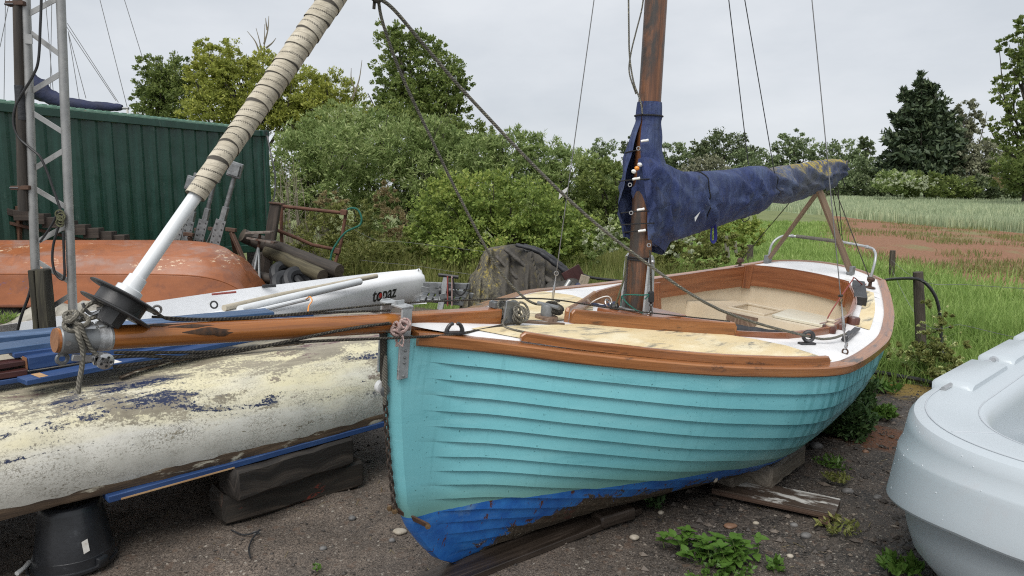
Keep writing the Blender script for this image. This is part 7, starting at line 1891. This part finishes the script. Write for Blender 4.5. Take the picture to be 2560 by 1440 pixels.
# ================================================================== green container
cA, cB = V(-5.26, 15.5, .40), V(-7.62, 10.7, .40)        # right and left points of the long side
cd = unit((cB - cA) * V(1, 1, 0)); cn = V(-cd[1], cd[0], 0)
if cn @ V(0, -1, 0) < 0 and cn[0] < 0: cn = -cn
cn = cn if cn[0] > 0 else -cn
CH, CL, CW = 2.55, 9.0, 2.44
box = thing('shipping_container', 'dark green corrugated shipping container with dents, lighter green roof edge', 'container', cA - cn * 1.2 + cd * 3 - V(0, 0, .4))
g = []; period, dep = .278, .036
xs_ = []; u = .12; dr0 = np.random.default_rng(14)
while u < CL - .1:
    xs_ += [(u, 0), (u + .072, 0), (u + .072 + .068, -dep), (u + .072 + .068 + .07, -dep)]; u += period * dr0.uniform(.93, 1.08)
dr_ = np.random.default_rng(6)
dents = [(dr_.uniform(.3, 5), dr_.uniform(.3, 2.2), dr_.uniform(.05, .14), dr_.uniform(.006, .018)) for _ in range(26)]
zz = np.linspace(.15, CH - .12, 22)
for (x, o) in xs_:
    row = []
    for z in zz:
        dn = sum(a * math.exp(-((x - dx) ** 2 + (z - dzz) ** 2) / (r * r)) for dx, dzz, r, a in dents)
        row.append(cA + cd * x + cn * (o - .012 - dn) + V(0, 0, z))
    g.append(row)
part('side_panel', MB().sheet(g, flip=True), M_green, box, angle=20)
part('bottom_rail', MB().beam(cA + V(0, 0, .08), cA + cd * CL + V(0, 0, .08), .10, .16), M_green, box)
part('top_rail', MB().beam(cA + V(0, 0, CH - .06), cA + cd * CL + V(0, 0, CH - .06), .07, .12), M_green, box)
for f in (0, 1): part('corner_post', MB().beam(cA + cd * (.04 + f * (CL - .08)) + V(0, 0, .1), cA + cd * (.04 + f * (CL - .08)) + V(0, 0, CH - .1), .09, .12, up=cn), M_green, box)
for z in (.06, CH - .05):
    part('corner_casting', MB().beam(cA + cd * -.01 + V(0, 0, z) + cn * .0, cA + cd * .17 + V(0, 0, z), .17, .125, ch=.008), M_green_dark, box)
    part('casting_hole', MB().lathe(cA + cd * .08 + V(0, 0, z) + cn * .086, cn, [(0, .03), (.002, .03)], 12), M_blackrubber, box)
part('end_wall', MB().beam(cA - cn * .05 + V(0, 0, CH / 2), cA - cn * CW + V(0, 0, CH / 2), .05, CH - .2, up=(0, 0, 1)), M_green, box)
part('roof_edge', MB().beam(cA + cd * 1.0 + V(0, 0, CH + .018) - cn * .12, cA + cd * CL + V(0, 0, CH + .018) - cn * .12, .30, .032), M_paleroof, box)
rf = []
for u in np.arange(1.0, CL - .3, .15): rf.append(u)
m = MB()
for u in rf: m.beam(cA + cd * u - cn * .02 + V(0, 0, CH + .05), cA + cd * (u) - cn * CW + V(0, 0, CH + .05), .09, .03)
o = part('roof_rib', m, M_paleroof, box); o['kind'] = 'stuff'
part('roof_sheet', MB().beam(cA + cd * .1 - cn * CW / 2 + V(0, 0, CH - .01), cA + cd * CL - cn * CW / 2 + V(0, 0, CH - .01), CW - .1, .03), M_green, box)
for k in range(3): single('container_block', ('rear', 'middle', 'front')[k] + ' timber block under the container', 'timber block', MB().beam(cA + cd * (.3 + k * 2.6) - cn * .3 + V(0, 0, -.2), cA + cd * (.3 + k * 2.6) + cn * .1 + V(0, 0, -.2), .3, .38), M_oldtimber, group='blocks under the container')
# cable at its corner
single('cable', 'black cable hanging past the right corner of the green container', 'cable', MB().tube(smooth_path([PY(668, 340, 15.2), PY(680, 400, 15.0), PY(688, 440, 14.6), PY(686, 490, 14.0), PY(680, 505, 13.6)], 5), .018, 6), M_blackrubber)

# stored sail on a boom beyond the container
sb = thing('furled_boom', 'navy furled sail on a boom showing above the left end of the green container', 'boom', PY(200, 262, 20))
pts_ = [(60, 200), (95, 222), (125, 242), (170, 258), (230, 265), (285, 268), (306, 268)]; rad = [.30, .30, .20, .16, .13, .11, .07]
P_ = smooth_path([PY(x, y, 20) for x, y in pts_], 6); rr = np.interp(np.linspace(0, 1, len(P_)), np.linspace(0, 1, 7), rad)
m = MB(); T, N, B = frames(P_)
m.loft([[p + n * (r * math.sin(a) * (1 + .12 * math.sin(4 * a + i))) + b * (r * .7 * math.cos(a)) for a in np.linspace(0, 2 * math.pi, 14, endpoint=False)] for i, (p, n, b, r) in enumerate(zip(P_, N, B, rr))])
part('sail_cover', m, M_farcover, sb, angle=180)
part('boom', MB().tube([PY(180, 266, 20), PY(322, 271, 20)], .035, 8), M_galv, sb)
part('boom_strap', MB().tube([PY(318, 268, 20), PY(319, 283, 20)], .03, 6), M_whitepatch_old, sb)
for k, (a, b) in enumerate((((318, 268), (245, -20)), ((358, 150), (305, -20)), ((296, 256), (168, 58)), ((290, 252), (166, 66)), ((215, 246), (170, 78)), ((198, 248), (171, 84)), ((125, 258), (130, -20)), ((135, 250), (112, -20)), ((10, 255), (14, -20)), ((0, 118), (28, -20)))):
    single('rigging_wire', ('wire from the boom end beyond the container to the top edge', 'wire reaching down to the olive tree crown', 'upper of two slanting wires meeting the far boom', 'lower of two slanting wires meeting the far boom', 'near-vertical wire right of the lattice tower, outer one', 'near-vertical wire right of the lattice tower, inner one', 'wire seen inside the lattice tower, right one', 'wire seen inside the lattice tower, left one', 'wire left of the wooden pole, vertical', 'wire left of the wooden pole, slanting')[k], 'wire', MB().tube([PY(*a, 20), PY(*b, 20)], .009, 5), M_wire, group='rigging wires beyond the container')

# ================================================================== lattice tower
TY = 4.95
tw = thing('lattice_tower', 'grey aluminium lattice mast section standing at the left behind the blue planks', 'lattice mast', V(-3.3, TY, 0))
la_, lb_ = PY(60, -120, TY), PY(95, 850, TY); ra_, rb_ = PY(147, -120, TY), PY(185, 850, TY)
def ext(a, b, z): return a + (b - a) * ((z - a[2]) / (b - a)[2])
L0, L1 = ext(la_, lb_, 0.0), ext(la_, lb_, 3.9); R0, R1 = ext(ra_, rb_, 0.0), ext(ra_, rb_, 3.9)
bk0 = (L0 + R0) / 2 + V(0, .22, 0); bk1 = (L1 + R1) / 2 + V(0, .22, 0)
for a, b in ((L0, L1), (R0, R1)): part('tower_leg', MB().tube([a, b], .029, 16), M_alu, tw)
def onleg(a, b, py):
    lo, hi = 0, 1
    for _ in range(40):
        mid = (lo + hi) / 2
        if pixel(a + (b - a) * mid)[1] > py: lo = mid
        else: hi = mid
    return a + (b - a) * lo
zig = [(0, -30), (1, 60), (0, 60 - 0), (1, 140)]
left = [80, 200, 420, 590]; 
seq = [('L', -70), ('R', -20), ('L', 38), ('R', -20)]
br = [((105, 38), (145, -8)), ((82, 75), (148, 142)), ((92, 232), (148, 180)), ((92, 278), (152, 335)), ((98, 425), (154, 372)), ((98, 468), (158, 522)), ((100, 608), (160, 560)), ((104, 650), (165, 708)), ((108, 790), (170, 735))]
for (p, q) in br:
    a, b = onleg(L0, L1, p[1]), onleg(R0, R1, q[1])
    part('brace', MB().beam(a, b, .006, .034, up=(0, 0, 1)), M_alu, tw)
for (p, q) in br[1::2]:
    a, b = onleg(L0, L1, p[1] - 40), onleg(R0, R1, q[1] + 20)
part('gusset', MB().beam(onleg(L0, L1, 112) + V(.03, -.03, 0), onleg(L0, L1, 88) + V(.03, -.03, 0), .05, .006, up=(0, -1, 0)), M_alu, tw)
wp = thing('wooden_pole', 'dark round wooden pole clamped to the left leg of the lattice tower', 'pole', PY(58, 528, TY))
part('pole', MB().tube([PY(44, -60, TY - .02), PY(50, 200, TY - .02), PY(60, 528, TY - .02)], [.032, .033, .036], 12), M_creosote, wp)
part('sleeve', MB().tube([PY(50, 214, TY - .02), PY(55, 300, TY - .02)], [.034, .034], 12), M_blackcanvas, wp)
for (x, y) in ((42, 10), (55, 470)):
    part('clamp', MB().beam(PY(x - 24, y, TY - .03), PY(x + 22, y - 1, TY - .03), .05, .028), M_rustbrown, wp)
    part('clamp_bolt', MB().rod(PY(x - 30, y, TY - .05), PY(x - 8, y, TY - .05), .008), M_darkmetal, wp)
cb_ = [(104, -20), (101, 60), (96, 150), (82, 190), (55, 235), (38, 270), (34, 310), (48, 345), (78, 372), (100, 392), (118, 430), (132, 470), (150, 520), (158, 545)]
single('cable', 'black cable winding down the left leg of the lattice tower', 'cable', MB().tube(smooth_path([PY(x, y, TY - .05) for x, y in cb_], 6), .0085, 8), M_blackrubber, group='cables on the lattice tower')
single('cable', 'black cable loop hanging in the lower bay of the lattice tower', 'cable', MB().tube(smooth_path([PY(x, y, TY - .04) for x, y in ((100, 605), (118, 580), (134, 555), (145, 530), (152, 548), (142, 580), (133, 615), (131, 650), (137, 680), (150, 697), (161, 693), (160, 640), (158, 580))], 6), .0085, 8), M_blackrubber, group='cables on the lattice tower')
single('cable', 'black cable on the ground side of the wooden post, left of the tower', 'cable', MB().tube(smooth_path([PY(x, y, TY - .1) for x, y in ((80, 690), (78, 715), (70, 745), (55, 785), (43, 830), (38, 870))], 6), .010, 8), M_blackrubber, group='cables on the lattice tower')
m = MB(); kc = PY(152, 535, TY - .06)
for k in range(4): m.torus(kc + V(random.uniform(-.012, .012), 0, -.02 * k), unit(V(random.uniform(-.4, .4), 1, random.uniform(-.2, .2))), .026, .006, 14, 6)
single('cord_hank', 'small hank of olive cord tied on the right leg of the lattice tower', 'cord', m, M_oliverope)
po = thing('timber_post', 'rotten dark timber post split down its length, beside the lattice tower foot', 'post', V(*(PY(98, 900, 4.86)[:2]), 0))
pa = PY(99, 672, 4.86)
part('post_half', MB().beam(V(pa[0] + .022, pa[1], 0), pa + V(.022, 0, 0), .07, .09, up=(0, 1, 0), seg=6, jit=.003), M_rotpost, po)
part('post_half', MB().beam(V(pa[0] - .040, pa[1], 0), pa + V(-.036, 0, -.005), .040, .09, up=(0, 1, 0), seg=6, jit=.003), M_rotpost, po)

# ================================================================== wooden steps against the container
st = thing('wooden_steps', 'old dark timber steps going down along the green container', 'steps', PY(200, 640, 11.2))
s_a, s_b = PY(-60, 508, 10.6), PY(330, 610, 11.6)
part('stringer', MB().beam(s_a, s_b, .06, .10), M_oldtimber, st)
part('stringer', MB().beam(s_a + V(0, 0, -.18), s_b + V(0, 0, -.13), .05, .05), M_rustbrown, st)
for k in range(8):
    c = s_a + (s_b - s_a) * (.30 + k * .088)
    part('tread', MB().beam(c + V(-.10, -.05, .02), c + V(.12, .0, .02), .28, .16, ch=.006), M_oldtimber, st)
for k, x in enumerate((5, 48)):
    single('brown_post', ('left', 'right')[k] + ' of two thin brown posts in front of the container', 'post', MB().beam(PY(x, 720, 10.9), PY(x - 2, 515, 10.9), .07, .07, up=(0, 1, 0)), M_rustwood, group='brown posts by the steps')

# ================================================================== boat stands
def stand(head, foot, legs, Y, label, pad_w=.30):
    h, f = PY(*head, Y), PY(*foot, Y); f = f + (h - f) * ((.0 - f[2]) / (h - f)[2])
    t = thing('boat_stand', label, 'boat stand', f, 'galvanised boat stands in front of the container')
    d = unit(h - f); L = np.linalg.norm(h - f)
    part('lower_tube', MB().beam(f, f + d * L * .72, .085, .085, up=(0, 1, 0), ch=.006), M_galv, t)
    part('upper_tube', MB().tube([f + d * L * .6, h - d * .05], .036, 14), M_galv, t)
    part('pad', MB().beam(h + d * -.10 + V(0, -.05, 0) * 1 + unit(V(.25, 0, 1)) * 0, h + d * .14 + V(0, -.05, 0), pad_w * .72, .06, up=(0, 1, 0), ch=.01), M_galv, t)
    part('pad_face', MB().beam(h + d * -.07 + V(0, -.10, 0), h + d * .11 + V(0, -.10, 0), pad_w * .56, .03, up=(0, 1, 0), ch=.006), M_galv, t)
    c = f + d * L * .52
    part('hole_plate', MB().beam(c - d * .22 + V(0, -.055, 0), c + d * .2 + V(0, -.055, 0), .16, .014, up=(0, 1, 0)), M_galv, t)
    for k in range(4):
        for sx in (-1, 1): part('bolt', MB().lathe(c + d * (-.16 + k * .1) + V(.05 * sx, -.064, 0), V(0, -1, 0), [(0, .012), (.008, .012)], 6), M_darkmetal, t)
    part('leg_bracket', MB().beam(c + V(.10, -.02, 0) + d * .05, c + V(.26, -.02, -.02) + d * .05, .08, .06), M_rustbrown, t)
    for (lx, ly, dy) in legs:
        e = PY(lx, ly, Y + dy); s_ = c + V(.20, -.02, 0); e = s_ + (e - s_) * ((0.02 - s_[2]) / (e - s_)[2])
        part('leg', MB().beam(s_, e, .06, .06), M_rustbrown, t)
    e = f + V(-.30, .25, .25); part('tie_rod', MB().rod(c + V(-.04, 0, .15), V(e[0] - .05, e[1], .1), .014), M_galv, t)
    return t
stand((590, 428), (515, 700), ((640, 720, -.3), (600, 690, .5)), 11.2, 'nearest boat stand, its square pad facing the camera')
stand((540, 440), (478, 690), ((560, 700, .3),), 12.0, 'boat stand partly behind the nearest one')
stand((500, 455), (448, 690), ((545, 700, .3),), 12.6, 'boat stand third from the front, half hidden by the sail')
stand((482, 462), (415, 690), ((520, 700, .3),), 11.8, 'leftmost boat stand, its pad behind the canvas sleeve', .26)

# screw jack stand
jk = thing('trestle_jack', 'rusty tripod jack stand between the boat stands and the log pile', 'jack stand', V(*PY(650, 720, 10.6)[:2], 0))
jt = PY(648, 604, 10.6)
part('jack_plate', MB().beam(PY(618, 582, 10.6), PY(682, 580, 10.6), .22, .03), M_rustgrey, jk)
part('jack_plate', MB().beam(PY(622, 594, 10.6), PY(690, 606, 10.6), .20, .03), M_rustgrey, jk)
part('jack_screw', MB().rod(PY(650, 586, 10.6), PY(646, 622, 10.6), .022), M_rustbrown, jk)
for (x, y, dy) in ((612, 735, 0), (625, 735, -.4), (636, 735, .2), (650, 735, -.3), (618, 700, .4)):
    e = PY(x, y, 10.6 + dy); s_ = PY(646, 618, 10.6); e = s_ + (e - s_) * ((.02 - s_[2]) / (e - s_)[2]); part('leg', MB().rod(s_, e, .018), M_galv, jk)
# leaning post and scaffold rail
lp = thing('leaning_post', 'dark square steel post leaning over the log pile', 'post', V(*PY(658, 720, 11)[:2], 0))
a, b = PY(655, 735, 11.0), PY(690, 508, 11.0); part('post', MB().beam(a, b, .155, .10, up=(0, 1, 0)), M_oldtimber, lp)
part('cap_plate', MB().beam(PY(676, 506, 11), PY(708, 510, 11), .16, .022), M_rustbrown, lp)
sr = thing('scaffold_rail', 'rusty scaffold tube guard rail in front of the bushes', 'railing', V(*PY(770, 640, 11.6)[:2], 0))
def tube_(pts, r=.028): part('scaffold_tube', MB().tube([PY(x, y, Y) for x, y, Y in pts], r, 10), M_rust, sr)
tube_([(700, 515, 11.3), (862, 533, 11.6)]); tube_([(686, 573, 11.2), (735, 592, 11.3), (780, 612, 11.4), (850, 626, 11.6)])
tube_([(704, 512, 11.3), (703, 560, 11.3), (706, 690, 11.3)]); tube_([(866, 526, 11.6), (852, 610, 11.6), (834, 672, 11.5)])
for (x, y) in ((860, 530), (843, 626), (704, 516)): part('coupler', MB().beam(PY(x - 8, y, 11.55), PY(x + 8, y + 2, 11.55), .10, .09), M_rust, sr)
single('garden_hose', 'green garden hose looped over the end of the scaffold rail', 'hose', MB().tube(smooth_path([PY(x, y, 11.5) for x, y in ((868, 524), (880, 520), (895, 525), (904, 545), (900, 562), (885, 570), (868, 578), (855, 590), (842, 608), (830, 630), (824, 665))], 5), .016, 7), M_greencord)
# logs
LG = 'dark round timber poles piled by the railing'
def log(label, a, b, Ya, Yb, r, mat):
    A, B = PY(*a, Ya), PY(*b, Yb); t = thing('timber_log', label, 'log', (A + B) / 2 - V(0, 0, r), LG)
    n = 12; m = MB(); m.tube([A + (B - A) * f for f in np.linspace(0, 1, n)], [r * (1 + .03 * math.sin(k * 2.1)) for k in range(n)], 16); part('log_body', m, mat, t, angle=50)
    part('end_grain', MB().lathe(B, unit(B - A), [(0, r * .96), (.004, r * .94)], 18), M_logend, t)
log('topmost dark pole of the pile, running behind the jack', (640, 600), (848, 678), 11.2, 10.3, .105, M_creosote)
log('mossy brown pole below the topmost one', (670, 628), (806, 690), 11.0, 10.2, .10, M_mosslog)
log('far pole whose end shows left of the jack', (720, 640), (606, 588), 11.8, 11.3, .11, M_creosote)
log('bottom pole at the right end of the pile', (760, 690), (868, 705), 10.8, 10.4, .09, M_mosslog)
log('pole lying lowest behind the white dinghy', (640, 690), (760, 712), 10.6, 10.4, .08, M_creosote)
for k, (x, y, yy) in enumerate(((718, 690, 10.6), (750, 706, 10.3), (722, 716, 10.2))):
    m = MB().torus(PY(x, y, yy), unit(V(.5, -.5, .6)), .19, .085, 22, 10)
    single('tyre', ('upper black tyre under the timber poles', 'right-hand black tyre behind the white dinghy', 'lowest black tyre under the pole pile')[k], 'tyre', m, M_tyre, group='old tyres under the poles')
single('grey_plank', 'grey plank on the ground behind the white dinghy', 'plank', MB().beam(PZ(628, 722, .05), PZ(672, 735, .05), .15, .04), M_greytimber)

# ================================================================== trailer, tarpaulin heap, odds and ends
tr = thing('boat_trailer', 'galvanised boat trailer with a winch post behind the foredeck', 'trailer', V(*PZ(1130, 790, 0)[:2], 0))
TYr = 7.2
for (a, b) in (((1055, 722), (1200, 742)), ((1050, 745), (1230, 765)), ((1060, 712), (1175, 716))):
    part('frame_rail', MB().beam(PY(*a, TYr), PY(*b, TYr - .2), .05, .06), M_galv, tr)
for k in range(7): part('cross_slat', MB().beam(PY(1072 + k * 17, 720, TYr + .25), PY(1056 + k * 17, 752, TYr - .15), .05, .03), M_galv, tr)
part('winch_post', MB().beam(PY(1100, 775, TYr - .2), PY(1117, 690, TYr - .2), .06, .06, up=(0, 1, 0)), M_galv_pale, tr)
part('winch_handle', MB().tube([PY(1096, 687, TYr - .22), PY(1146, 693, TYr - .22)], .018, 10), M_blackrubber, tr)
part('winch_drum', MB().lathe(PY(1098, 728, TYr - .2), V(1, 0, 0), [(0, .05), (.02, .05), (.02, .03), (.10, .03), (.10, .05), (.12, .05)], 14), M_blackrubber, tr)
part('jockey_bracket', MB().beam(PY(1100, 742, TYr - .22), PY(1118, 738, TYr - .22), .05, .06), M_galv, tr)
for k, x in enumerate((1119, 1130)):
    part('winch_strap', MB().tube([PY(x, 690, TYr - .24), PY(x, 765, TYr - .24)], .008, 6), (M_redcord, M_pinkrope)[k], tr)
part('brake_hose', MB().tube(smooth_path([PY(x, y, TYr - .25) for x, y in ((1132, 695), (1138, 725), (1150, 738), (1162, 730), (1170, 710))], 5), .008, 6), M_blackrubber, tr)

tp = thing('tarpaulin_heap', 'mouldy dark tarpaulin with yellow lichen draped over a heap behind the foredeck', 'tarpaulin', V(*PY(1300, 760, 7.3)[:2], 0))
tx = [1150, 1163, 1175, 1188, 1196, 1205, 1216, 1235, 1255, 1275, 1300, 1325, 1345, 1365, 1390, 1420, 1450, 1480, 1510, 1540]
tyy = [775, 725, 690, 678, 662, 640, 622, 617, 614, 612, 612, 615, 622, 634, 648, 668, 692, 716, 742, 762]
TYp = 7.1
rows, uvs = [], []
for x in np.linspace(1150, 1535, 100):
    yt = np.interp(x, tx, tyy); row = []
    ptop = PY(x, yt, TYp + .35)
    for v in np.linspace(0, 1, 44):
        # v 0 = near foot, .5.. crest, 1 = far foot
        k = v / .62
        if v < .62:
            z = ptop[2] * (1 - (1 - min(k, 1)) ** 2.1) if k < 1 else ptop[2]
            y = TYp - .42 + .77 * k ** 1.25
        else:
            q = (v - .62) / .38; z = ptop[2] * (1 - q ** 2.4); y = TYp + .35 + .9 * q
        xx = ptop[0] * (y / (TYp + .35)) * .0 + ptop[0] + .06 * (1 - k if v < .62 else 0) * math.sin(x * .03)
        env = math.sin(math.pi * min(max(v, .02), .98)) ** .5
        # folds falling to the lower right
        q1 = (x - 1180) * .030 + v * 5.2; q2 = (x - 1180) * .071 - v * 3.0 + 1
        f = .085 * (1 - 2 * abs(math.sin(q1)) ** .6) + .045 * (1 - 2 * abs(math.sin(q2)) ** .7) + .014 * math.sin(x * .21 + v * 13)
        if x < 1235: f = .045 * (1 - 2 * abs(math.sin(x * .10 + 1.4 * math.sin(v * 7))) ** .7) + .03 * math.sin(x * .25 + v * 8)
        row.append(V(xx + f * .25, y - f * env, max(z + .55 * f * env * (1 if v < .5 else .25), .0))); uvs.append((x / 250.0, v * 1.5))
    rows.append(row)
part('sheet', MB().sheet(rows, uvs, flip=True), M_tarp, tp, angle=180)
for k, (pts, r0_, mt) in enumerate(((((1262, 622), (1320, 668), (1390, 712), (1470, 748)), .055, M_tarpgrey), (((1290, 612), (1345, 628), (1400, 668), (1475, 722)), .050, M_blackcanvas),
        (((1240, 640), (1300, 700), (1370, 745), (1430, 770)), .050, M_tarpgrey), (((1310, 612), (1360, 630), (1420, 676), (1500, 745)), .035, M_blackcanvas), (((1225, 625), (1232, 690), (1225, 770)), .04, M_tarp))):
    P_ = smooth_path([PY(x, y, TYp + .10 - .16 * q / len(pts)) for q, (x, y) in enumerate(pts)], 8); n_ = len(P_)
    part('fold', MB().tube(P_, [r0_ * (.35 + .65 * math.sin(math.pi * (.12 + .8 * i / n_))) * (1 + .12 * math.sin(i * 1.9)) for i in range(n_)], 10, flat=.6), mt, tp, angle=180)
m = MB()
g = []
for i in range(26):
    row = []
    for j in range(18):
        a, b = i / 25 * 2 * math.pi, j / 17 * math.pi * .55
        r = .27 * (1 + .12 * math.sin(5 * a + 3 * b) + .08 * math.sin(9 * a - 4 * b))
        c = PY(1418, 738, 6.8); row.append(V(c[0] + r * math.cos(a) * math.sin(b) * 1.3, c[1] + r * math.sin(a) * math.sin(b), c[2] - .22 + r * math.cos(b) * 1.2))
    g.append(row)
part('bundle', m.sheet(g), M_tarpgrey, tp, angle=180)
single('maroon_board', 'dark maroon board standing on edge at the right of the tarpaulin heap', 'board', MB().beam(PY(1425, 672, 7.0), PY(1462, 745, 7.0), .20, .02, up=(0.3, -1, 0)), M_maroon)
single('upright_plank', 'weathered plank standing upright behind the breakwater', 'plank', MB().beam(PY(1438, 775, 6.6), PY(1464, 689, 6.6), .085, .03, up=(0, 1, 0), seg=4, jit=.001), M_paleplank, group='upright boards behind the turquoise boat')
single('upright_plank', 'short pinkish plank standing upright left of the mast', 'plank', MB().beam(PY(1500, 750, 6.6), PY(1506, 708, 6.6), .055, .03, up=(0, 1, 0), seg=3), M_pinkplank, group='upright boards behind the turquoise boat')
single('metal_pipe', 'pale grey pipe leaning against the tarpaulin heap', 'pipe', MB().tube([PY(1382, 770, 6.5), PY(1425, 702, 6.6)], .026, 12), M_alu)
crumple('cloth_bundle', 'crumpled dark blue cloth heaped left of the mast', 'cloth', PY(1475, 775, 6.3), .5, .45, .28, M_bluecloth, 12, 22, 14)
nv = thing('hatch_strap', 'white folded strap and navy cloth lying beside the mast foot', 'strap', PY(1500, 755, 3.9))
part('strap', MB().tube(smooth_path([PY(x, y, 4.1) for x, y in ((1468, 764), (1485, 752), (1505, 743), (1520, 741), (1528, 748), (1530, 762))], 5), .008, 8, flat=.4), M_whitepatch_old, nv)
part('navy_cloth', MB().tube(smooth_path([PY(x, y, 4.15) for x, y in ((1440, 766), (1470, 762), (1500, 765), (1540, 760))], 5), [.012 + .006 * math.sin(k) for k in range(16)], 10), M_bluecloth, nv)

# ================================================================== fence
FG = 'timber posts of the field fence'
def fpost(label, base, top, Y, r, mat, split=False):
    a, b = PY(*base, Y), PY(*top, Y); a = V(a[0], a[1], -.05)
    n = 7; m = MB(); rnd = random.Random(int(base[0]))
    m.tube([a + (b - a) * f for f in np.linspace(0, 1, n)], [r * rnd.uniform(.94, 1.06) for _ in range(n)], 9)
    return single('fence_post', label, 'fence post', m, mat, loc=a, group=FG, angle=40)
fpost('thick weathered fence post right of the turquoise boat, a black hose passing it', (2306, 905), (2295, 680), 6.75, .047, M_fencepost)
fpost('fence post in the red soil behind the boat stern', (2228, 706), (2232, 626), 13.0, .05, M_fencepost)
fpost('broad fence post seen just left of the stern pulpit', (1874, 672), (1876, 612), 15.5, .075, M_fencepost)
fpost('pale thin fence post left of the broad one, tallest of the group', (1822, 690), (1815, 590), 15.2, .05, M_palepost)
fpost('thin leaning fence post between the pale post and the broad one', (1842, 680), (1838, 604), 16.5, .04, M_palepost)
FWG = 'strands of fence wire'
def fwire(label, pts, r=.0022):
    single('fence_wire', label, 'wire', MB().tube(smooth_path([PY(x, y, Y) for x, y, Y in pts], 6), r, 5), M_wire, group=FWG)
fwire('top strand of fence wire right of the thick post', [(2228, 650, 13.0), (2297, 700, 6.75), (2420, 712, 6.2), (2600, 724, 5.6)])
fwire('middle strand of fence wire right of the thick post', [(2228, 672, 13), (2300, 800, 6.75), (2400, 812, 6.3), (2470, 828, 6.0), (2600, 858, 5.5)])
fwire('lowest strand of fence wire beside the thick post', [(2190, 888, 7.6), (2300, 893, 6.75), (2380, 906, 6.4), (2450, 916, 6.0)])
fwire('rusty strand of fence wire in front of the central bush', [(860, 560, 12.4), (940, 600, 11.0), (1020, 606, 10.5), (1300, 640, 10.5)])
fwire('lower strand of fence wire in front of the bushes', [(900, 650, 11), (960, 657, 10.6), (1040, 665, 10.3), (1200, 690, 10)])
single('water_hose', 'black water pipe looping over the thick fence post down to the ground', 'hose', MB().tube(smooth_path([PY(x, y, Y) for x, y, Y in ((2196, 704, 7.6), (2230, 698, 7.2), (2290, 697, 6.68), (2318, 712, 6.62), (2340, 745, 6.6), (2350, 790, 6.6), (2354, 850, 6.6), (2362, 905, 6.5), (2370, 930, 6.4))], 6), .015, 8), M_blackrubber, group='black water pipes')
single('water_hose', 'black water pipe strung behind the mast and the tarpaulin heap', 'hose', MB().tube(smooth_path([PY(x, y, Y) for x, y, Y in ((1380, 672, 8.0), (1430, 678, 8.0), (1480, 694, 8.0), (1550, 703, 8.1), (1640, 718, 8.4), (1720, 726, 8.8))], 6), .016, 8), M_blackrubber, group='black water pipes')
single('water_hose', 'black pipe lying along the edge of the gravel', 'hose', MB().tube(smooth_path([PZ(x, y, .03) for x, y in ((2165, 928), (2200, 932), (2250, 941), (2310, 952), (2360, 968))], 6), .02, 8), M_blackrubber, group='black water pipes')
